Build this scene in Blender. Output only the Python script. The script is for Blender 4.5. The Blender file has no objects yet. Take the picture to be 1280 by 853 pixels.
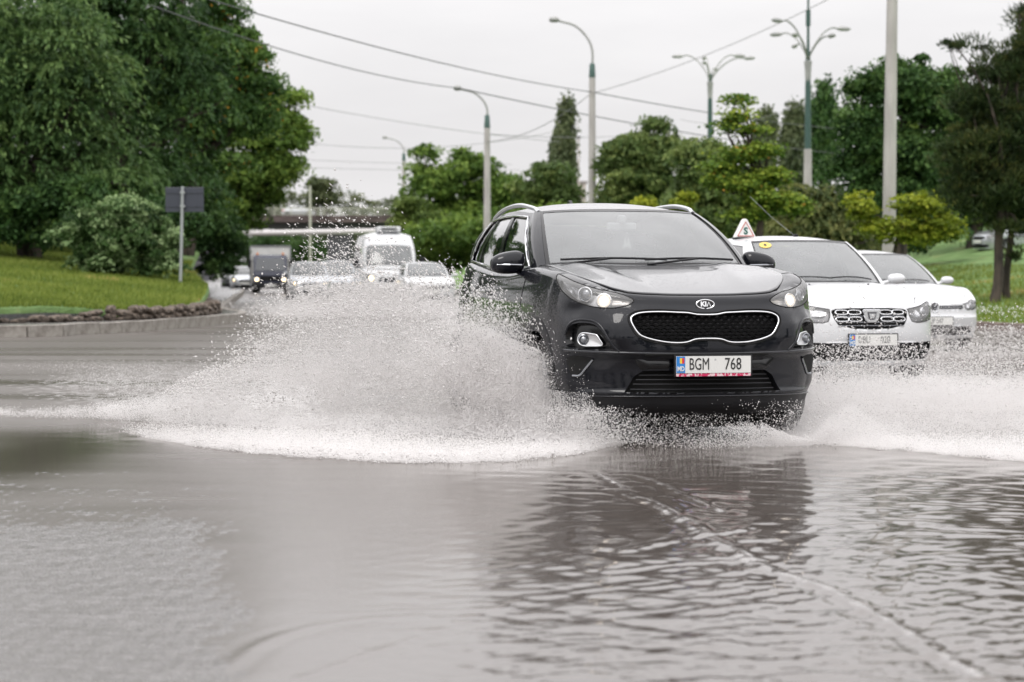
import bpy, bmesh, math, random
import numpy as np
from mathutils import Vector, Matrix, noise

R = math.radians
sc = bpy.context.scene
C = sc.collection

# ------------------------------------------------------------------ camera, world, sun, exposure
FPX, HOR, CAMH = 3022.0, 340.0, 1.14          # focal length in 1280-wide pixels, horizon row, eye height (m)
cam_data = bpy.data.cameras.new('camera')
cam_data.sensor_width = 36.0
cam_data.lens = FPX / 1280.0 * 36.0
cam_data.clip_start = 0.1
cam_data.clip_end = 6000.0
cam_data.dof.use_dof = True
cam_data.dof.focus_distance = 16.6
cam_data.dof.aperture_fstop = 3.2
cam_data.dof.aperture_blades = 9
cam = bpy.data.objects.new('camera', cam_data)
C.objects.link(cam)
cam.location = (0, 0, CAMH)
cam.rotation_euler = (R(90) - math.atan((426.5 - HOR) / FPX), 0, 0)
sc.camera = cam

SUN_EL, SUN_AZ = 55.0, 200.0                   # high soft sun behind the clouds
world = bpy.data.worlds.new('World')
sc.world = world
world.use_nodes = True
wn, wl = world.node_tree.nodes, world.node_tree.links
wn.clear()
w_out = wn.new('ShaderNodeOutputWorld')
w_bg = wn.new('ShaderNodeBackground')
w_sky = wn.new('ShaderNodeTexSky')
w_sky.sky_type = 'NISHITA'
w_sky.sun_disc = False
w_sky.sun_elevation = R(SUN_EL)
w_sky.sun_rotation = R(SUN_AZ)
w_sky.air_density = 1.0
w_sky.dust_density = 3.0
w_tc = wn.new('ShaderNodeTexCoord')
w_sep = wn.new('ShaderNodeSeparateXYZ')
w_map = wn.new('ShaderNodeMapping')
w_map.inputs['Scale'].default_value = (1.0, 1.0, 4.5)
w_n1 = wn.new('ShaderNodeTexNoise')
w_n1.inputs['Scale'].default_value = 2.6
w_n1.inputs['Detail'].default_value = 6.0
w_n1.inputs['Roughness'].default_value = 0.55
w_cr = wn.new('ShaderNodeValToRGB')            # cloud deck: slightly darker and lighter greys
w_cr.color_ramp.elements[0].position = 0.30
w_cr.color_ramp.elements[0].color = (8.35, 8.2, 8.3, 1)
w_cr.color_ramp.elements[1].position = 0.72
w_cr.color_ramp.elements[1].color = (10.5, 10.3, 10.35, 1)
w_gr = wn.new('ShaderNodeMapRange')            # an overcast sky is brighter overhead than at the horizon
w_gr.inputs['From Min'].default_value = 0.0
w_gr.inputs['From Max'].default_value = 1.0
w_gr.inputs['To Min'].default_value = 1.0
w_gr.inputs['To Max'].default_value = 1.75
w_mul = wn.new('ShaderNodeMixRGB'); w_mul.blend_type = 'MULTIPLY'; w_mul.inputs[0].default_value = 1.0
w_mix = wn.new('ShaderNodeMixRGB'); w_mix.inputs[0].default_value = 0.93
wl.new(w_tc.outputs['Generated'], w_map.inputs['Vector'])
wl.new(w_map.outputs['Vector'], w_n1.inputs['Vector'])
wl.new(w_n1.outputs['Fac'], w_cr.inputs['Fac'])
wl.new(w_tc.outputs['Generated'], w_sep.inputs[0])
w_s2 = wn.new('ShaderNodeMapRange'); w_s2.interpolation_type = 'SMOOTHSTEP'
w_s2.inputs['From Min'].default_value = .07; w_s2.inputs['From Max'].default_value = .34
w_s2.inputs['To Min'].default_value = 0.0; w_s2.inputs['To Max'].default_value = .62
w_ad = wn.new('ShaderNodeMath'); w_ad.operation = 'ADD'
wl.new(w_sep.outputs['Z'], w_gr.inputs['Value']); wl.new(w_sep.outputs['Z'], w_s2.inputs['Value'])
wl.new(w_gr.outputs['Result'], w_ad.inputs[0]); wl.new(w_s2.outputs['Result'], w_ad.inputs[1])
wl.new(w_cr.outputs['Color'], w_mul.inputs[1])
wl.new(w_ad.outputs[0], w_mul.inputs[2])
wl.new(w_sky.outputs['Color'], w_mix.inputs[1])
wl.new(w_mul.outputs['Color'], w_mix.inputs[2])
wl.new(w_mix.outputs['Color'], w_bg.inputs['Color'])
w_bg.inputs['Strength'].default_value = 0.09
wl.new(w_bg.outputs['Background'], w_out.inputs['Surface'])

sun_d = bpy.data.lights.new('sun', 'SUN')
sun_d.energy = 1.2
sun_d.angle = R(25)
sun_d.color = (1.0, 0.97, 0.93)
sun = bpy.data.objects.new('sun', sun_d)
C.objects.link(sun)
_az = R(SUN_AZ)
_sd = Vector((math.sin(_az) * math.cos(R(SUN_EL)), math.cos(_az) * math.cos(R(SUN_EL)), math.sin(R(SUN_EL))))
sun.rotation_euler = _sd.to_track_quat('Z', 'Y').to_euler()

sc.view_settings.view_transform = 'Standard'
sc.view_settings.look = 'None'
sc.view_settings.exposure = 0.08
sc.view_settings.gamma = 1.0
sc.cycles.max_bounces = 8
sc.cycles.diffuse_bounces = 5
sc.cycles.glossy_bounces = 4
sc.cycles.transmission_bounces = 4
sc.cycles.transparent_max_bounces = 12
sc.cycles.sample_clamp_indirect = 6.0
sc.cycles.caustics_reflective = False
sc.cycles.caustics_refractive = False
sc.cycles.use_denoising = True
sc.cycles.use_adaptive_sampling = True
sc.cycles.adaptive_threshold = 0.02

# ------------------------------------------------------------------ small helpers
def at(px, py, Y):
    """the world point that lies Y metres out and shows at that pixel of the 1280-wide photograph"""
    return Vector(((px - 640.0) * Y / FPX, Y, CAMH - (py - HOR) * Y / FPX))

def gx(px, Y):
    return (px - 640.0) * Y / FPX

def npmesh(name, V, F, mat=None, parent=None, smooth=True):
    V = np.asarray(V, dtype=np.float32); F = np.asarray(F, dtype=np.int32)
    k = F.shape[1]
    me = bpy.data.meshes.new(name)
    me.vertices.add(len(V)); me.vertices.foreach_set('co', V.ravel())
    me.loops.add(F.size); me.loops.foreach_set('vertex_index', F.ravel())
    me.polygons.add(len(F))
    me.polygons.foreach_set('loop_start', np.arange(0, F.size, k, dtype=np.int32))
    me.polygons.foreach_set('loop_total', np.full(len(F), k, dtype=np.int32))
    me.polygons.foreach_set('use_smooth', np.full(len(F), smooth))
    me.update(calc_edges=True)
    me.validate()
    return link(name, me, mat, parent)

def link(name, me, mat=None, parent=None):
    o = bpy.data.objects.new(name, me)
    if mat is not None:
        for m in (mat if isinstance(mat, (list, tuple)) else [mat]):
            me.materials.append(m)
    C.objects.link(o)
    if parent is not None:
        o.parent = parent
    return o

def tag(o, label=None, cat=None, group=None, kind=None):
    if label: o['label'] = label
    if cat: o['category'] = cat
    if group: o['group'] = group
    if kind: o['kind'] = kind
    return o

def empty(name, loc=(0, 0, 0), rz=0.0):
    o = bpy.data.objects.new(name, None)
    o.empty_display_size = 0.3
    C.objects.link(o)
    o.location = loc; o.rotation_euler = (0, 0, rz)
    return o

def copy_tree(o, parent=None):
    c = o.copy(); C.objects.link(c); c.parent = parent
    for ch in list(o.children):
        copy_tree(ch, c)
    return c

class MB:
    """collects simple solids and links them as one mesh"""
    def __init__(s): s.v = []; s.f = []
    def add(s, V, F):
        b = len(s.v)
        s.v += [tuple(map(float, p)) for p in V]
        s.f += [tuple(int(i) + b for i in f) for f in F]
        return s
    def box(s, c, d, rz=0.0, rx=0.0, taper=1.0):
        M = Matrix.Translation(c) @ Matrix.Rotation(rz, 4, 'Z') @ Matrix.Rotation(rx, 4, 'X')
        P = []
        for z in (-.5, .5):
            k = 1.0 if z < 0 else taper
            for x, y in ((-.5, -.5), (.5, -.5), (.5, .5), (-.5, .5)):
                P.append(M @ Vector((x * d[0] * k, y * d[1] * k, z * d[2])))
        return s.add(P, [(3, 2, 1, 0), (4, 5, 6, 7), (0, 1, 5, 4), (1, 2, 6, 5), (2, 3, 7, 6), (3, 0, 4, 7)])
    def tube(s, pts, r, n=8, caps=True):
        pts = [Vector(p) for p in pts]
        rr = r if isinstance(r, (list, tuple)) else [r] * len(pts)
        V = []; F = []
        prev = None
        for i, p in enumerate(pts):
            t = (pts[min(i + 1, len(pts) - 1)] - pts[max(i - 1, 0)]).normalized()
            if prev is None:
                a = Vector((0, 0, 1)) if abs(t.z) < .9 else Vector((1, 0, 0))
                u = t.cross(a).normalized()
            else:
                u = (prev - t * prev.dot(t)).normalized()
            prev = u
            w = t.cross(u)
            for k in range(n):
                an = 2 * math.pi * k / n
                V.append(p + (u * math.cos(an) + w * math.sin(an)) * rr[i])
        for i in range(len(pts) - 1):
            for k in range(n):
                F.append((i * n + k, i * n + (k + 1) % n, (i + 1) * n + (k + 1) % n, (i + 1) * n + k))
        if caps:
            F.append(tuple(range(n - 1, -1, -1)))
            F.append(tuple((len(pts) - 1) * n + k for k in range(n)))
        return s.add(V, F)
    def lathe(s, prof, n=24, M=None):
        """profile of (radius, height) turned round the local z axis"""
        M = M or Matrix.Identity(4)
        V = []; F = []
        for r, z in prof:
            for k in range(n):
                a = 2 * math.pi * k / n
                V.append(M @ Vector((r * math.cos(a), r * math.sin(a), z)))
        for i in range(len(prof) - 1):
            for k in range(n):
                F.append((i * n + k, i * n + (k + 1) % n, (i + 1) * n + (k + 1) % n, (i + 1) * n + k))
        return s.add(V, F)
    def prism(s, poly, d0, d1, M=None):
        """a closed 2-D outline extruded along local z"""
        M = M or Matrix.Identity(4)
        n = len(poly)
        V = [M @ Vector((x, y, d0)) for x, y in poly] + [M @ Vector((x, y, d1)) for x, y in poly]
        F = [tuple(range(n - 1, -1, -1)), tuple(range(n, 2 * n))]
        F += [(k, (k + 1) % n, n + (k + 1) % n, n + k) for k in range(n)]
        return s.add(V, F)
    def build(s, name, mat=None, parent=None, smooth=False, bevel=0.0, angle=None):
        me = bpy.data.meshes.new(name)
        me.from_pydata(s.v, [], s.f)
        bm = bmesh.new(); bm.from_mesh(me)
        bmesh.ops.recalc_face_normals(bm, faces=bm.faces)
        bm.to_mesh(me); bm.free()
        if smooth:
            me.polygons.foreach_set('use_smooth', [True] * len(me.polygons))
            if angle is None: angle = 40
            me.set_sharp_from_angle(angle=R(angle))
        o = link(name, me, mat, parent)
        if bevel:
            md = o.modifiers.new('bevel', 'BEVEL'); md.width = bevel; md.segments = 2; md.limit_method = 'ANGLE'
        return o

def pchip(xs, ys):
    """smooth monotone interpolation through a table"""
    xs = np.asarray(xs, float); ys = np.asarray(ys, float)
    h = np.diff(xs); d = np.diff(ys) / h
    m = np.zeros_like(xs)
    for i in range(1, len(xs) - 1):
        if d[i - 1] * d[i] > 0:
            w1, w2 = 2 * h[i] + h[i - 1], h[i] + 2 * h[i - 1]
            m[i] = (w1 + w2) / (w1 / d[i - 1] + w2 / d[i])
    m[0], m[-1] = d[0], d[-1]
    def f(q):
        q = np.clip(np.asarray(q, float), xs[0], xs[-1])
        i = np.clip(np.searchsorted(xs, q) - 1, 0, len(h) - 1)
        t = (q - xs[i]) / h[i]
        return ((2 * t**3 - 3 * t**2 + 1) * ys[i] + (t**3 - 2 * t**2 + t) * h[i] * m[i]
                + (-2 * t**3 + 3 * t**2) * ys[i + 1] + (t**3 - t**2) * h[i] * m[i + 1])
    return f

def catmull(P, u):
    """uniform Catmull-Rom through the rows of P at float indices u"""
    P = np.asarray(P, float); u = np.asarray(u, float)
    n = len(P)
    ext = np.vstack([2 * P[0] - P[1], P, 2 * P[-1] - P[-2]])
    i = np.clip(np.floor(u).astype(int), 0, n - 2)
    t = (u - i)[..., None]
    a, b, c, d = ext[i], ext[i + 1], ext[i + 2], ext[i + 3]
    return 0.5 * (2 * b + (c - a) * t + (2 * a - 5 * b + 4 * c - d) * t**2 + (3 * b - a - 3 * c + d) * t**3)

def smooth_closed(poly, n=6):
    """Catmull-Rom through a closed outline"""
    P = np.asarray(poly, float); m = len(P); out = []
    for i in range(m):
        a, b, c, d = P[(i - 1) % m], P[i], P[(i + 1) % m], P[(i + 2) % m]
        for k in range(n):
            t = k / n
            out.append(0.5 * (2 * b + (c - a) * t + (2 * a - 5 * b + 4 * c - d) * t**2 + (3 * b - a - 3 * c + d) * t**3))
    return np.array(out)

def densify(poly, n=5):
    P = np.asarray(poly, float); Q = np.roll(P, -1, 0)
    return np.concatenate([P[i] + (Q[i] - P[i]) * np.linspace(0, 1, n + 1)[:-1, None] for i in range(len(P))])

def smooth_open(poly, n=6):
    P = np.asarray(poly, float)
    return catmull(P, np.linspace(0, len(P) - 1, (len(P) - 1) * n + 1))

def in_poly(px, py, poly):
    inside = np.zeros(px.shape, bool)
    m = len(poly); j = m - 1
    for i in range(m):
        xi, yi = poly[i]; xj, yj = poly[j]
        c = ((yi > py) != (yj > py)) & (px < (xj - xi) * (py - yi) / (yj - yi + 1e-12) + xi)
        inside ^= c
        j = i
    return inside

def nearest_on(px, py, poly):
    A = np.asarray(poly); B = np.roll(A, -1, 0)
    best = np.full(px.shape, 1e9); bx = px.copy(); by = py.copy()
    for a, b in zip(A, B):
        d = b - a; L = d @ d + 1e-12
        t = np.clip(((px - a[0]) * d[0] + (py - a[1]) * d[1]) / L, 0, 1)
        qx, qy = a[0] + t * d[0], a[1] + t * d[1]
        r = np.hypot(px - qx, py - qy)
        m = r < best
        best[m] = r[m]; bx[m] = qx[m]; by[m] = qy[m]
    return best, bx, by

# ------------------------------------------------------------------ car body surface
class Body:
    """lower body of a car. Front bumper at y = 0, rear at +y; s = arc length round the plan from the
    front centre (negative on the -x side); z = height. spec keys: plan, pf, ps, pr (recess tables by height),
    zc, ze (bonnet centre and edge height by y), zb (bottom by y), wheels, arch, ro, rz, w"""
    def __init__(self, sp):
        self.sp = sp
        P = np.asarray(sp['plan'], float)
        Q = catmull(P, np.linspace(0, len(P) - 1, 600))
        d = np.r_[0, np.cumsum(np.hypot(*np.diff(Q, axis=0).T))]
        self.S = d; self.L = d[-1]
        t = np.gradient(Q, d, axis=0)
        t /= np.linalg.norm(t, axis=1)[:, None]
        t[0] = (1, 0); t[-1] = (-1, 0)
        self.Q, self.T = Q, t
        self.pf, self.ps, self.pr = (pchip(*zip(*sp[k])) for k in ('pf', 'ps', 'pr'))
        self.zc, self.ze = (pchip(*zip(*sp[k])) for k in ('zc', 'ze'))
        self.zb0 = pchip(*zip(*sp['zb']))
        self.ro, self.rz = sp.get('ro', .07), sp.get('rz', .06)
        self.w = sp.get('w', .85)
        # shoulder height round the plan
        n = np.c_[t[:, 1], -t[:, 0]]
        rec = self._rec(n, np.full(len(Q), sp.get('zmid', .9)))
        E = Q - n * (rec + self.ro)[:, None]
        self.ZT = self.top(np.abs(E[:, 0]), E[:, 1])
        self.feat = sp.get('feat')
    def top(self, x, y):
        a = self.zc(y); b = self.ze(y)
        z = a + (b - a) * (np.abs(x) / self.w)**self.sp.get('crown_pow', 2.2)
        if self.sp.get('crease'):
            xl, h, wd = self.sp['crease']
            q = np.clip((np.asarray(y) - .1) / .5, 0, 1)
            z = z + h * np.exp(-((np.abs(x) - (xl * (.55 + .45 * np.clip(np.asarray(y), 0, 1.2)))) / wd)**2) * q
        return z
    def _rec(self, n, z):
        nx2, ny2 = n[..., 0]**2, n[..., 1]**2
        fr = np.where(n[..., 1] < 0, self.pf(z), self.pr(z))
        return nx2 * self.ps(z) + ny2 * fr
    def plan(self, s):
        a = np.abs(s)
        q = np.stack([np.interp(a, self.S, self.Q[:, k]) for k in (0, 1)], -1)
        t = np.stack([np.interp(a, self.S, self.T[:, k]) for k in (0, 1)], -1)
        t /= np.linalg.norm(t, axis=-1)[..., None]
        n = np.stack([t[..., 1], -t[..., 0]], -1)
        return q, n
    def zt(self, s): return np.interp(np.abs(s), self.S, self.ZT)
    def zb(self, s):
        q, n = self.plan(s)
        y = q[..., 1]
        z = self.zb0(y)
        side = np.clip((q[..., 0] - .72 * self.w) / .05, 0, 1)
        for yw in self.sp['wheels']:
            r = self.sp['arch']; zc = self.sp.get('hub', .33)
            k = r * r - (y - yw)**2
            a = zc + np.sqrt(np.clip(k, 0, None))
            z = np.where((k > 0) & (a > z), z + (a - z) * side, z)
        return z
    def raw(self, s, z):
        s = np.asarray(s, float); z = np.asarray(z, float)
        q, n = self.plan(s)
        zt = self.zt(s); zs = zt - self.rz
        rec = self._rec(n, np.minimum(z, zs))
        k = np.clip((z - zs) / self.rz, 0, 1)
        rec = rec + self.ro * (1 - np.sqrt(1 - k * k))
        if self.feat is not None:
            rec = rec + self.feat(np.abs(s), z)
        p = q - n * rec[..., None]
        x = np.where(s < 0, -p[..., 0], p[..., 0])
        return np.stack([x, p[..., 1], np.minimum(z, zt)], -1)
    def pt(self, s, z, off=0.0):
        p = self.raw(s, z)
        e = .006
        zz = np.minimum(z, self.zt(s) - .004)
        a = self.raw(np.asarray(s) + e, zz) - self.raw(np.asarray(s) - e, zz)
        b = self.raw(s, zz + e * .5) - self.raw(s, zz - e * .5)
        n = np.cross(a, b); n /= np.linalg.norm(n, axis=-1)[..., None] + 1e-12
        return p + n * np.asarray(off)[..., None]
    def nrm(self, s, z):
        return self.pt(s, z, 1.0) - self.pt(s, z, 0.0)

def grid_faces(nu, nv):
    i = np.arange(nu - 1)[:, None] * nv + np.arange(nv - 1)[None, :]
    return np.stack([i, i + nv, i + nv + 1, i + 1], -1).reshape(-1, 4)

def shell(B, holes, name, mat, parent, ds=.02, nz=40, deck=.3, ndeck=8):
    """painted skin of the lower body with real openings; holes are outlines in (s, z)"""
    ns = int(2 * B.L / ds) | 1
    s = np.linspace(-B.L, B.L, ns)
    zb, zt = B.zb(s), B.zt(s)
    zs = zt - B.rz
    v = np.linspace(0, 1, nz)
    kk = np.sin(np.linspace(0, math.pi / 2, 7)[1:])
    Z = np.concatenate([zb[:, None] + (zs - zb)[:, None] * v[None], zs[:, None] + B.rz * kk[None]], 1)
    Sg = np.repeat(s[:, None], Z.shape[1], 1)
    cell = ds * .62
    for h in holes:
        for hh in (h, h * [-1, 1]):
            dist, bx, bz = nearest_on(Sg, Z, hh)
            m = (dist < cell) & (np.arange(Z.shape[1])[None] > 0)
            Sg[m], Z[m] = bx[m], bz[m]
    P = B.raw(Sg, Z)
    q, n = B.plan(s)
    top = P[:, -1]
    nx = np.where(s < 0, -n[:, 0], n[:, 0])
    nn = np.stack([nx, n[:, 1]], -1)
    rows = [P]
    for k in range(1, ndeck + 1):
        d = deck * (k / ndeck)
        xy = top[:, :2] - nn * d
        xy[:, 0] = np.where(s < 0, np.minimum(xy[:, 0], 0), np.maximum(xy[:, 0], 0))
        z = B.top(xy[:, 0], xy[:, 1])
        w = min(1, k / 2)
        z = z * w + top[:, 2] * (1 - w)
        rows.append(np.concatenate([xy, z[:, None]], 1)[:, None])
    G = np.concatenate(rows, 1)
    F = grid_faces(G.shape[0], G.shape[1])
    V = G.reshape(-1, 3)
    nzt = Z.shape[1]
    ii = np.arange(ns - 1)[:, None].repeat(G.shape[1] - 1, 1).ravel()
    jj = np.arange(G.shape[1] - 1)[None].repeat(ns - 1, 0).ravel()
    lower = jj < nzt - 1
    cs = np.zeros(len(F)); cz = np.full(len(F), 9.)
    il, jl = ii[lower], jj[lower]
    cs[lower] = (Sg[il, jl] + Sg[il + 1, jl] + Sg[il + 1, jl + 1] + Sg[il, jl + 1]) / 4
    cz[lower] = (Z[il, jl] + Z[il + 1, jl] + Z[il + 1, jl + 1] + Z[il, jl + 1]) / 4
    kill = np.zeros(len(F), bool)
    for h in holes:
        kill |= in_poly(np.abs(cs), cz, h)
    F = F[~kill]
    return npmesh(name, V, F, mat, parent)

def fan(B, poly, off, name, mat, parent, rings=8, side=1, dome=0.0, rim=None, rimname=None, rimmat=None):
    """a patch of the body surface inside an outline in (s, z); off = how far proud, dome = extra at its middle"""
    P0 = np.asarray(poly, float)
    area = np.sum(P0[:, 0] * np.roll(P0[:, 1], -1) - np.roll(P0[:, 0], -1) * P0[:, 1])
    if area < 0: P0 = P0[::-1]
    P = P0 * [side, 1]
    c = P.mean(0)
    V = []; n = len(P)
    for k in range(rings + 1):
        t = k / rings
        Q = P + (c - P) * t
        o = off + dome * (1 - (1 - t)**2)
        V.append(B.pt(Q[:, 0], Q[:, 1], np.full(n, o)))
    G = np.stack(V, 0)
    F = []
    for k in range(rings):
        for i in range(n):
            j = (i + 1) % n
            f = (k * n + i, k * n + j, (k + 1) * n + j, (k + 1) * n + i)
            F.append(f if side > 0 else f[::-1])
    o = npmesh(name, G.reshape(-1, 3), F, mat, parent)
    return o

def rimwall(B, poly, o0, o1, name, mat, parent, side=1, shrink=0.0):
    """the side wall of a recess: joins the outline at offset o0 to the same outline at offset o1"""
    P = np.asarray(poly) * [side, 1]
    c = P.mean(0); n = len(P)
    A = B.pt(P[:, 0], P[:, 1], np.full(n, o0))
    Q = P + (c - P) * shrink
    D = B.pt(Q[:, 0], Q[:, 1], np.full(n, o1))
    V = np.concatenate([A, D])
    F = [(i, (i + 1) % n, n + (i + 1) % n, n + i) for i in range(n)]
    return npmesh(name, V, F, mat, parent, smooth=True)

def strip_tube(B, poly, r, off, name, mat, parent, side=1, closed=True, n=6, flat=1.0, mb=None, wid=None):
    """a trim strip that follows the body surface; wid = per-point half widths"""
    P = np.asarray(poly) * [side, 1]
    p = B.pt(P[:, 0], P[:, 1], np.full(len(P), off))
    nn = B.nrm(P[:, 0], P[:, 1])
    if closed:
        t = np.roll(p, -1, 0) - np.roll(p, 1, 0)
    else:
        t = np.gradient(p, axis=0)
    t /= np.linalg.norm(t, axis=1)[:, None] + 1e-9
    b = np.cross(t, nn)
    rr = np.full(len(P), r) if wid is None else np.asarray(wid)
    V = []
    for k in range(n):
        a = 2 * math.pi * k / n
        V.append(p + b * (math.cos(a) * rr)[:, None] + nn * (math.sin(a) * rr * flat)[:, None])
    V = np.stack(V, 1); m = len(P)
    F = []
    for i in range(m if closed else m - 1):
        j = (i + 1) % m
        for k in range(n):
            l = (k + 1) % n
            F.append((i * n + k, i * n + l, j * n + l, j * n + k))
    if mb is not None:
        mb.add(V.reshape(-1, 3), F); return None
    return npmesh(name, V.reshape(-1, 3), F, mat, parent)

class Glasshouse:
    """cabin above the beltline: two rails of control points (base, top), u along both, t upward"""
    def __init__(self, base, top, bulge=.03):
        self.b, self.t, self.bulge = np.asarray(base, float), np.asarray(top, float), bulge
        self.n = len(base) - 1
    def pt(self, u, t, off=0.0):
        u = np.asarray(u, float); t = np.asarray(t, float)
        u, t = np.broadcast_arrays(u, t)
        def raw(u, t):
            sg = np.where(u < 0, -1.0, 1.0); a = np.abs(u)
            B_, T_ = catmull(self.b, a), catmull(self.t, a)
            p = B_ + (T_ - B_) * t[..., None]
            p[..., 0] = np.maximum(p[..., 0], 0) * sg
            return p
        p = raw(u, t)
        e = .02
        a = raw(u + e, t) - raw(u - e, t)
        b = raw(u, np.minimum(t + e, 1.0)) - raw(u, np.minimum(t + e, 1.0) - 2 * e)
        n = np.cross(a, b); n /= np.linalg.norm(n, axis=-1)[..., None] + 1e-12
        return p + n * (self.bulge * 4 * t * (1 - t) + off)[..., None]
    def patch(self, ul, ur, t0, t1, off, name, mat, parent, nu=10, nt=8, side=1):
        """four-sided patch; ul, ur are (u at t0, u at t1); t0, t1 numbers or (left, right) pairs"""
        a = np.linspace(0, 1, nu)[:, None]; b = np.linspace(0, 1, nt)[None]
        t0 = t0 if isinstance(t0, (tuple, list)) else (t0, t0)
        t1 = t1 if isinstance(t1, (tuple, list)) else (t1, t1)
        u = (ul[0] + (ul[1] - ul[0]) * b) * (1 - a) + (ur[0] + (ur[1] - ur[0]) * b) * a
        t = (t0[0] + (t0[1] - t0[0]) * a) * (1 - b) + (t1[0] + (t1[1] - t1[0]) * a) * b
        G = self.pt(u * side, t, off)
        F = grid_faces(nu, nt)
        if side < 0: F = F[:, ::-1]
        return npmesh(name, G.reshape(-1, 3), F, mat, parent)
    def outline(self, ul, ur, t0, t1, side=1, off=.004, n=14):
        """points round the edge of such a patch"""
        t0 = t0 if isinstance(t0, (tuple, list)) else (t0, t0)
        t1 = t1 if isinstance(t1, (tuple, list)) else (t1, t1)
        k = np.linspace(0, 1, n)[:-1]
        u = np.concatenate([ul[0] + (ur[0] - ul[0]) * k, ur[0] + (ur[1] - ur[0]) * k, ur[1] + (ul[1] - ur[1]) * k, ul[1] + (ul[0] - ul[1]) * k])
        t = np.concatenate([t0[0] + (t0[1] - t0[0]) * k, t0[1] + (t1[1] - t0[1]) * k, t1[1] + (t1[0] - t1[1]) * k, t1[0] + (t0[0] - t1[0]) * k])
        return self.pt(u * side, t, off)
    def roof(self, crown, name, mat, parent, n=12, drop=.012):
        m = 60
        u = np.linspace(0, self.n, m)
        e = catmull(self.t, u)
        e[:, 0] = np.maximum(e[:, 0], 0)
        y0, y1 = e[0, 1], e[-1, 1]
        a = np.linspace(-1, 1, 2 * n + 1)
        q = (e[:, 1] - y0) / (y1 - y0)
        c = crown * np.clip(1 - np.abs(2 * np.clip(q, 0, 1)**.8 - 1)**2.6, 0, 1) * np.minimum(1, e[:, 0] / .45)
        yy = e[:, 1]
        X = e[:, 0, None] * a[None]
        Y = np.repeat(yy[:, None], 2 * n + 1, 1)
        ez = e[:, 2]
        Zc = np.repeat(ez[:, None], 2 * n + 1, 1) + c[:, None] * (1 - np.abs(a[None])**2.4)
        G = np.stack([X, Y, Zc], -1)
        # a turned-down lip round the edge so that it meets the glass
        return npmesh(name, G.reshape(-1, 3), grid_faces(m, 2 * n + 1)[:, ::-1], mat, parent)

def bonnet(B, yf, yc, hw, name, mat, parent, off=.004, na=33, nb=24, gapmat=None):
    """yf(x): front edge, yc(x): rear edge, hw(b): half width at 0..1 from front to rear"""
    a = np.linspace(-1, 1, na)[:, None]; b = np.linspace(0, 1, nb)[None]
    x = a * hw(b)
    y = yf(x) + (yc(x) - yf(x)) * b
    z = B.top(x, y) + off
    G = np.stack([x, y, z], -1)
    # folded edge all round
    G2 = np.empty((na + 2, nb + 2, 3))
    G2[1:-1, 1:-1] = G
    G2[0, 1:-1] = G[0] - [0, 0, .02]; G2[-1, 1:-1] = G[-1] - [0, 0, .02]
    G2[1:-1, 0] = G[:, 0] - [0, 0, .02]; G2[1:-1, -1] = G[:, -1] - [0, 0, .02]
    for i, j in ((0, 0), (0, -1), (-1, 0), (-1, -1)):
        G2[i, j] = G2[i, 1 if j == 0 else -2]
    o = npmesh(name, G2.reshape(-1, 3), grid_faces(na + 2, nb + 2), mat, parent)
    edge = np.concatenate([G[:, 0], G[-1, 1:], G[::-1, -1][1:], G[0, ::-1][1:]])
    if gapmat is not None:
        mb = MB(); mb.tube([tuple(p - [0, 0, off + .001]) for p in edge], .0045, 5)
        mb.build('shut_line', gapmat, o)
    return o

def tube_along(pts, r, name, mat, parent, n=6, closed=False):
    pts = [tuple(p) for p in pts]
    if closed: pts = pts + [pts[0]]
    mb = MB(); mb.tube(pts, r, n)
    return mb.build(name, mat, parent, smooth=True, angle=60)

# ------------------------------------------------------------------ the black car
KIA = dict(
    plan=[(0, 0), (.30, .012), (.54, .065), (.73, .175), (.85, .33), (.91, .56), (.938, .90), (.938, 1.6), (.925, 2.6), (.895, 3.3),
          (.83, 3.85), (.71, 4.20), (.48, 4.40), (0, 4.48)],
    pf=[(.15, .16), (.20, .10), (.26, .045), (.34, .03), (.45, .03), (.56, .015), (.62, 0), (.75, .01), (.86, .038), (.92, .075), (1.2, .20)],
    ps=[(.15, .10), (.22, .06), (.30, .035), (.42, -.012), (.60, -.018), (.75, -.012), (.90, .004), (1.0, .02), (1.15, .06), (1.25, .08)],
    pr=[(.2, .10), (.35, .02), (.6, 0), (.8, .06), (1.0, .10), (1.3, .16)],
    zc=[(0, .945), (.08, .970), (.2, 1.000), (.4, 1.045), (.7, 1.103), (1.0, 1.155), (1.3, 1.198), (3, 1.2), (4.5, 1.2)],
    ze=[(0, .93), (.08, .965), (.15, 1.01), (.25, 1.05), (.4, 1.095), (.6, 1.13), (.9, 1.158), (1.25, 1.178), (1.5, 1.165), (2.0, 1.14), (2.4, 1.145), (3.2, 1.19), (3.9, 1.23), (4.5, 1.22)],
    zb=[(0, .20), (.4, .20), (.9, .24), (3.6, .24), (4.5, .28)],
    wheels=(.90, 3.57), arch=.39, hub=.345, ro=.075, rz=.06, w=.86, zmid=.9, crease=(.50, .010, .07), crown_pow=3.4)

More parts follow.
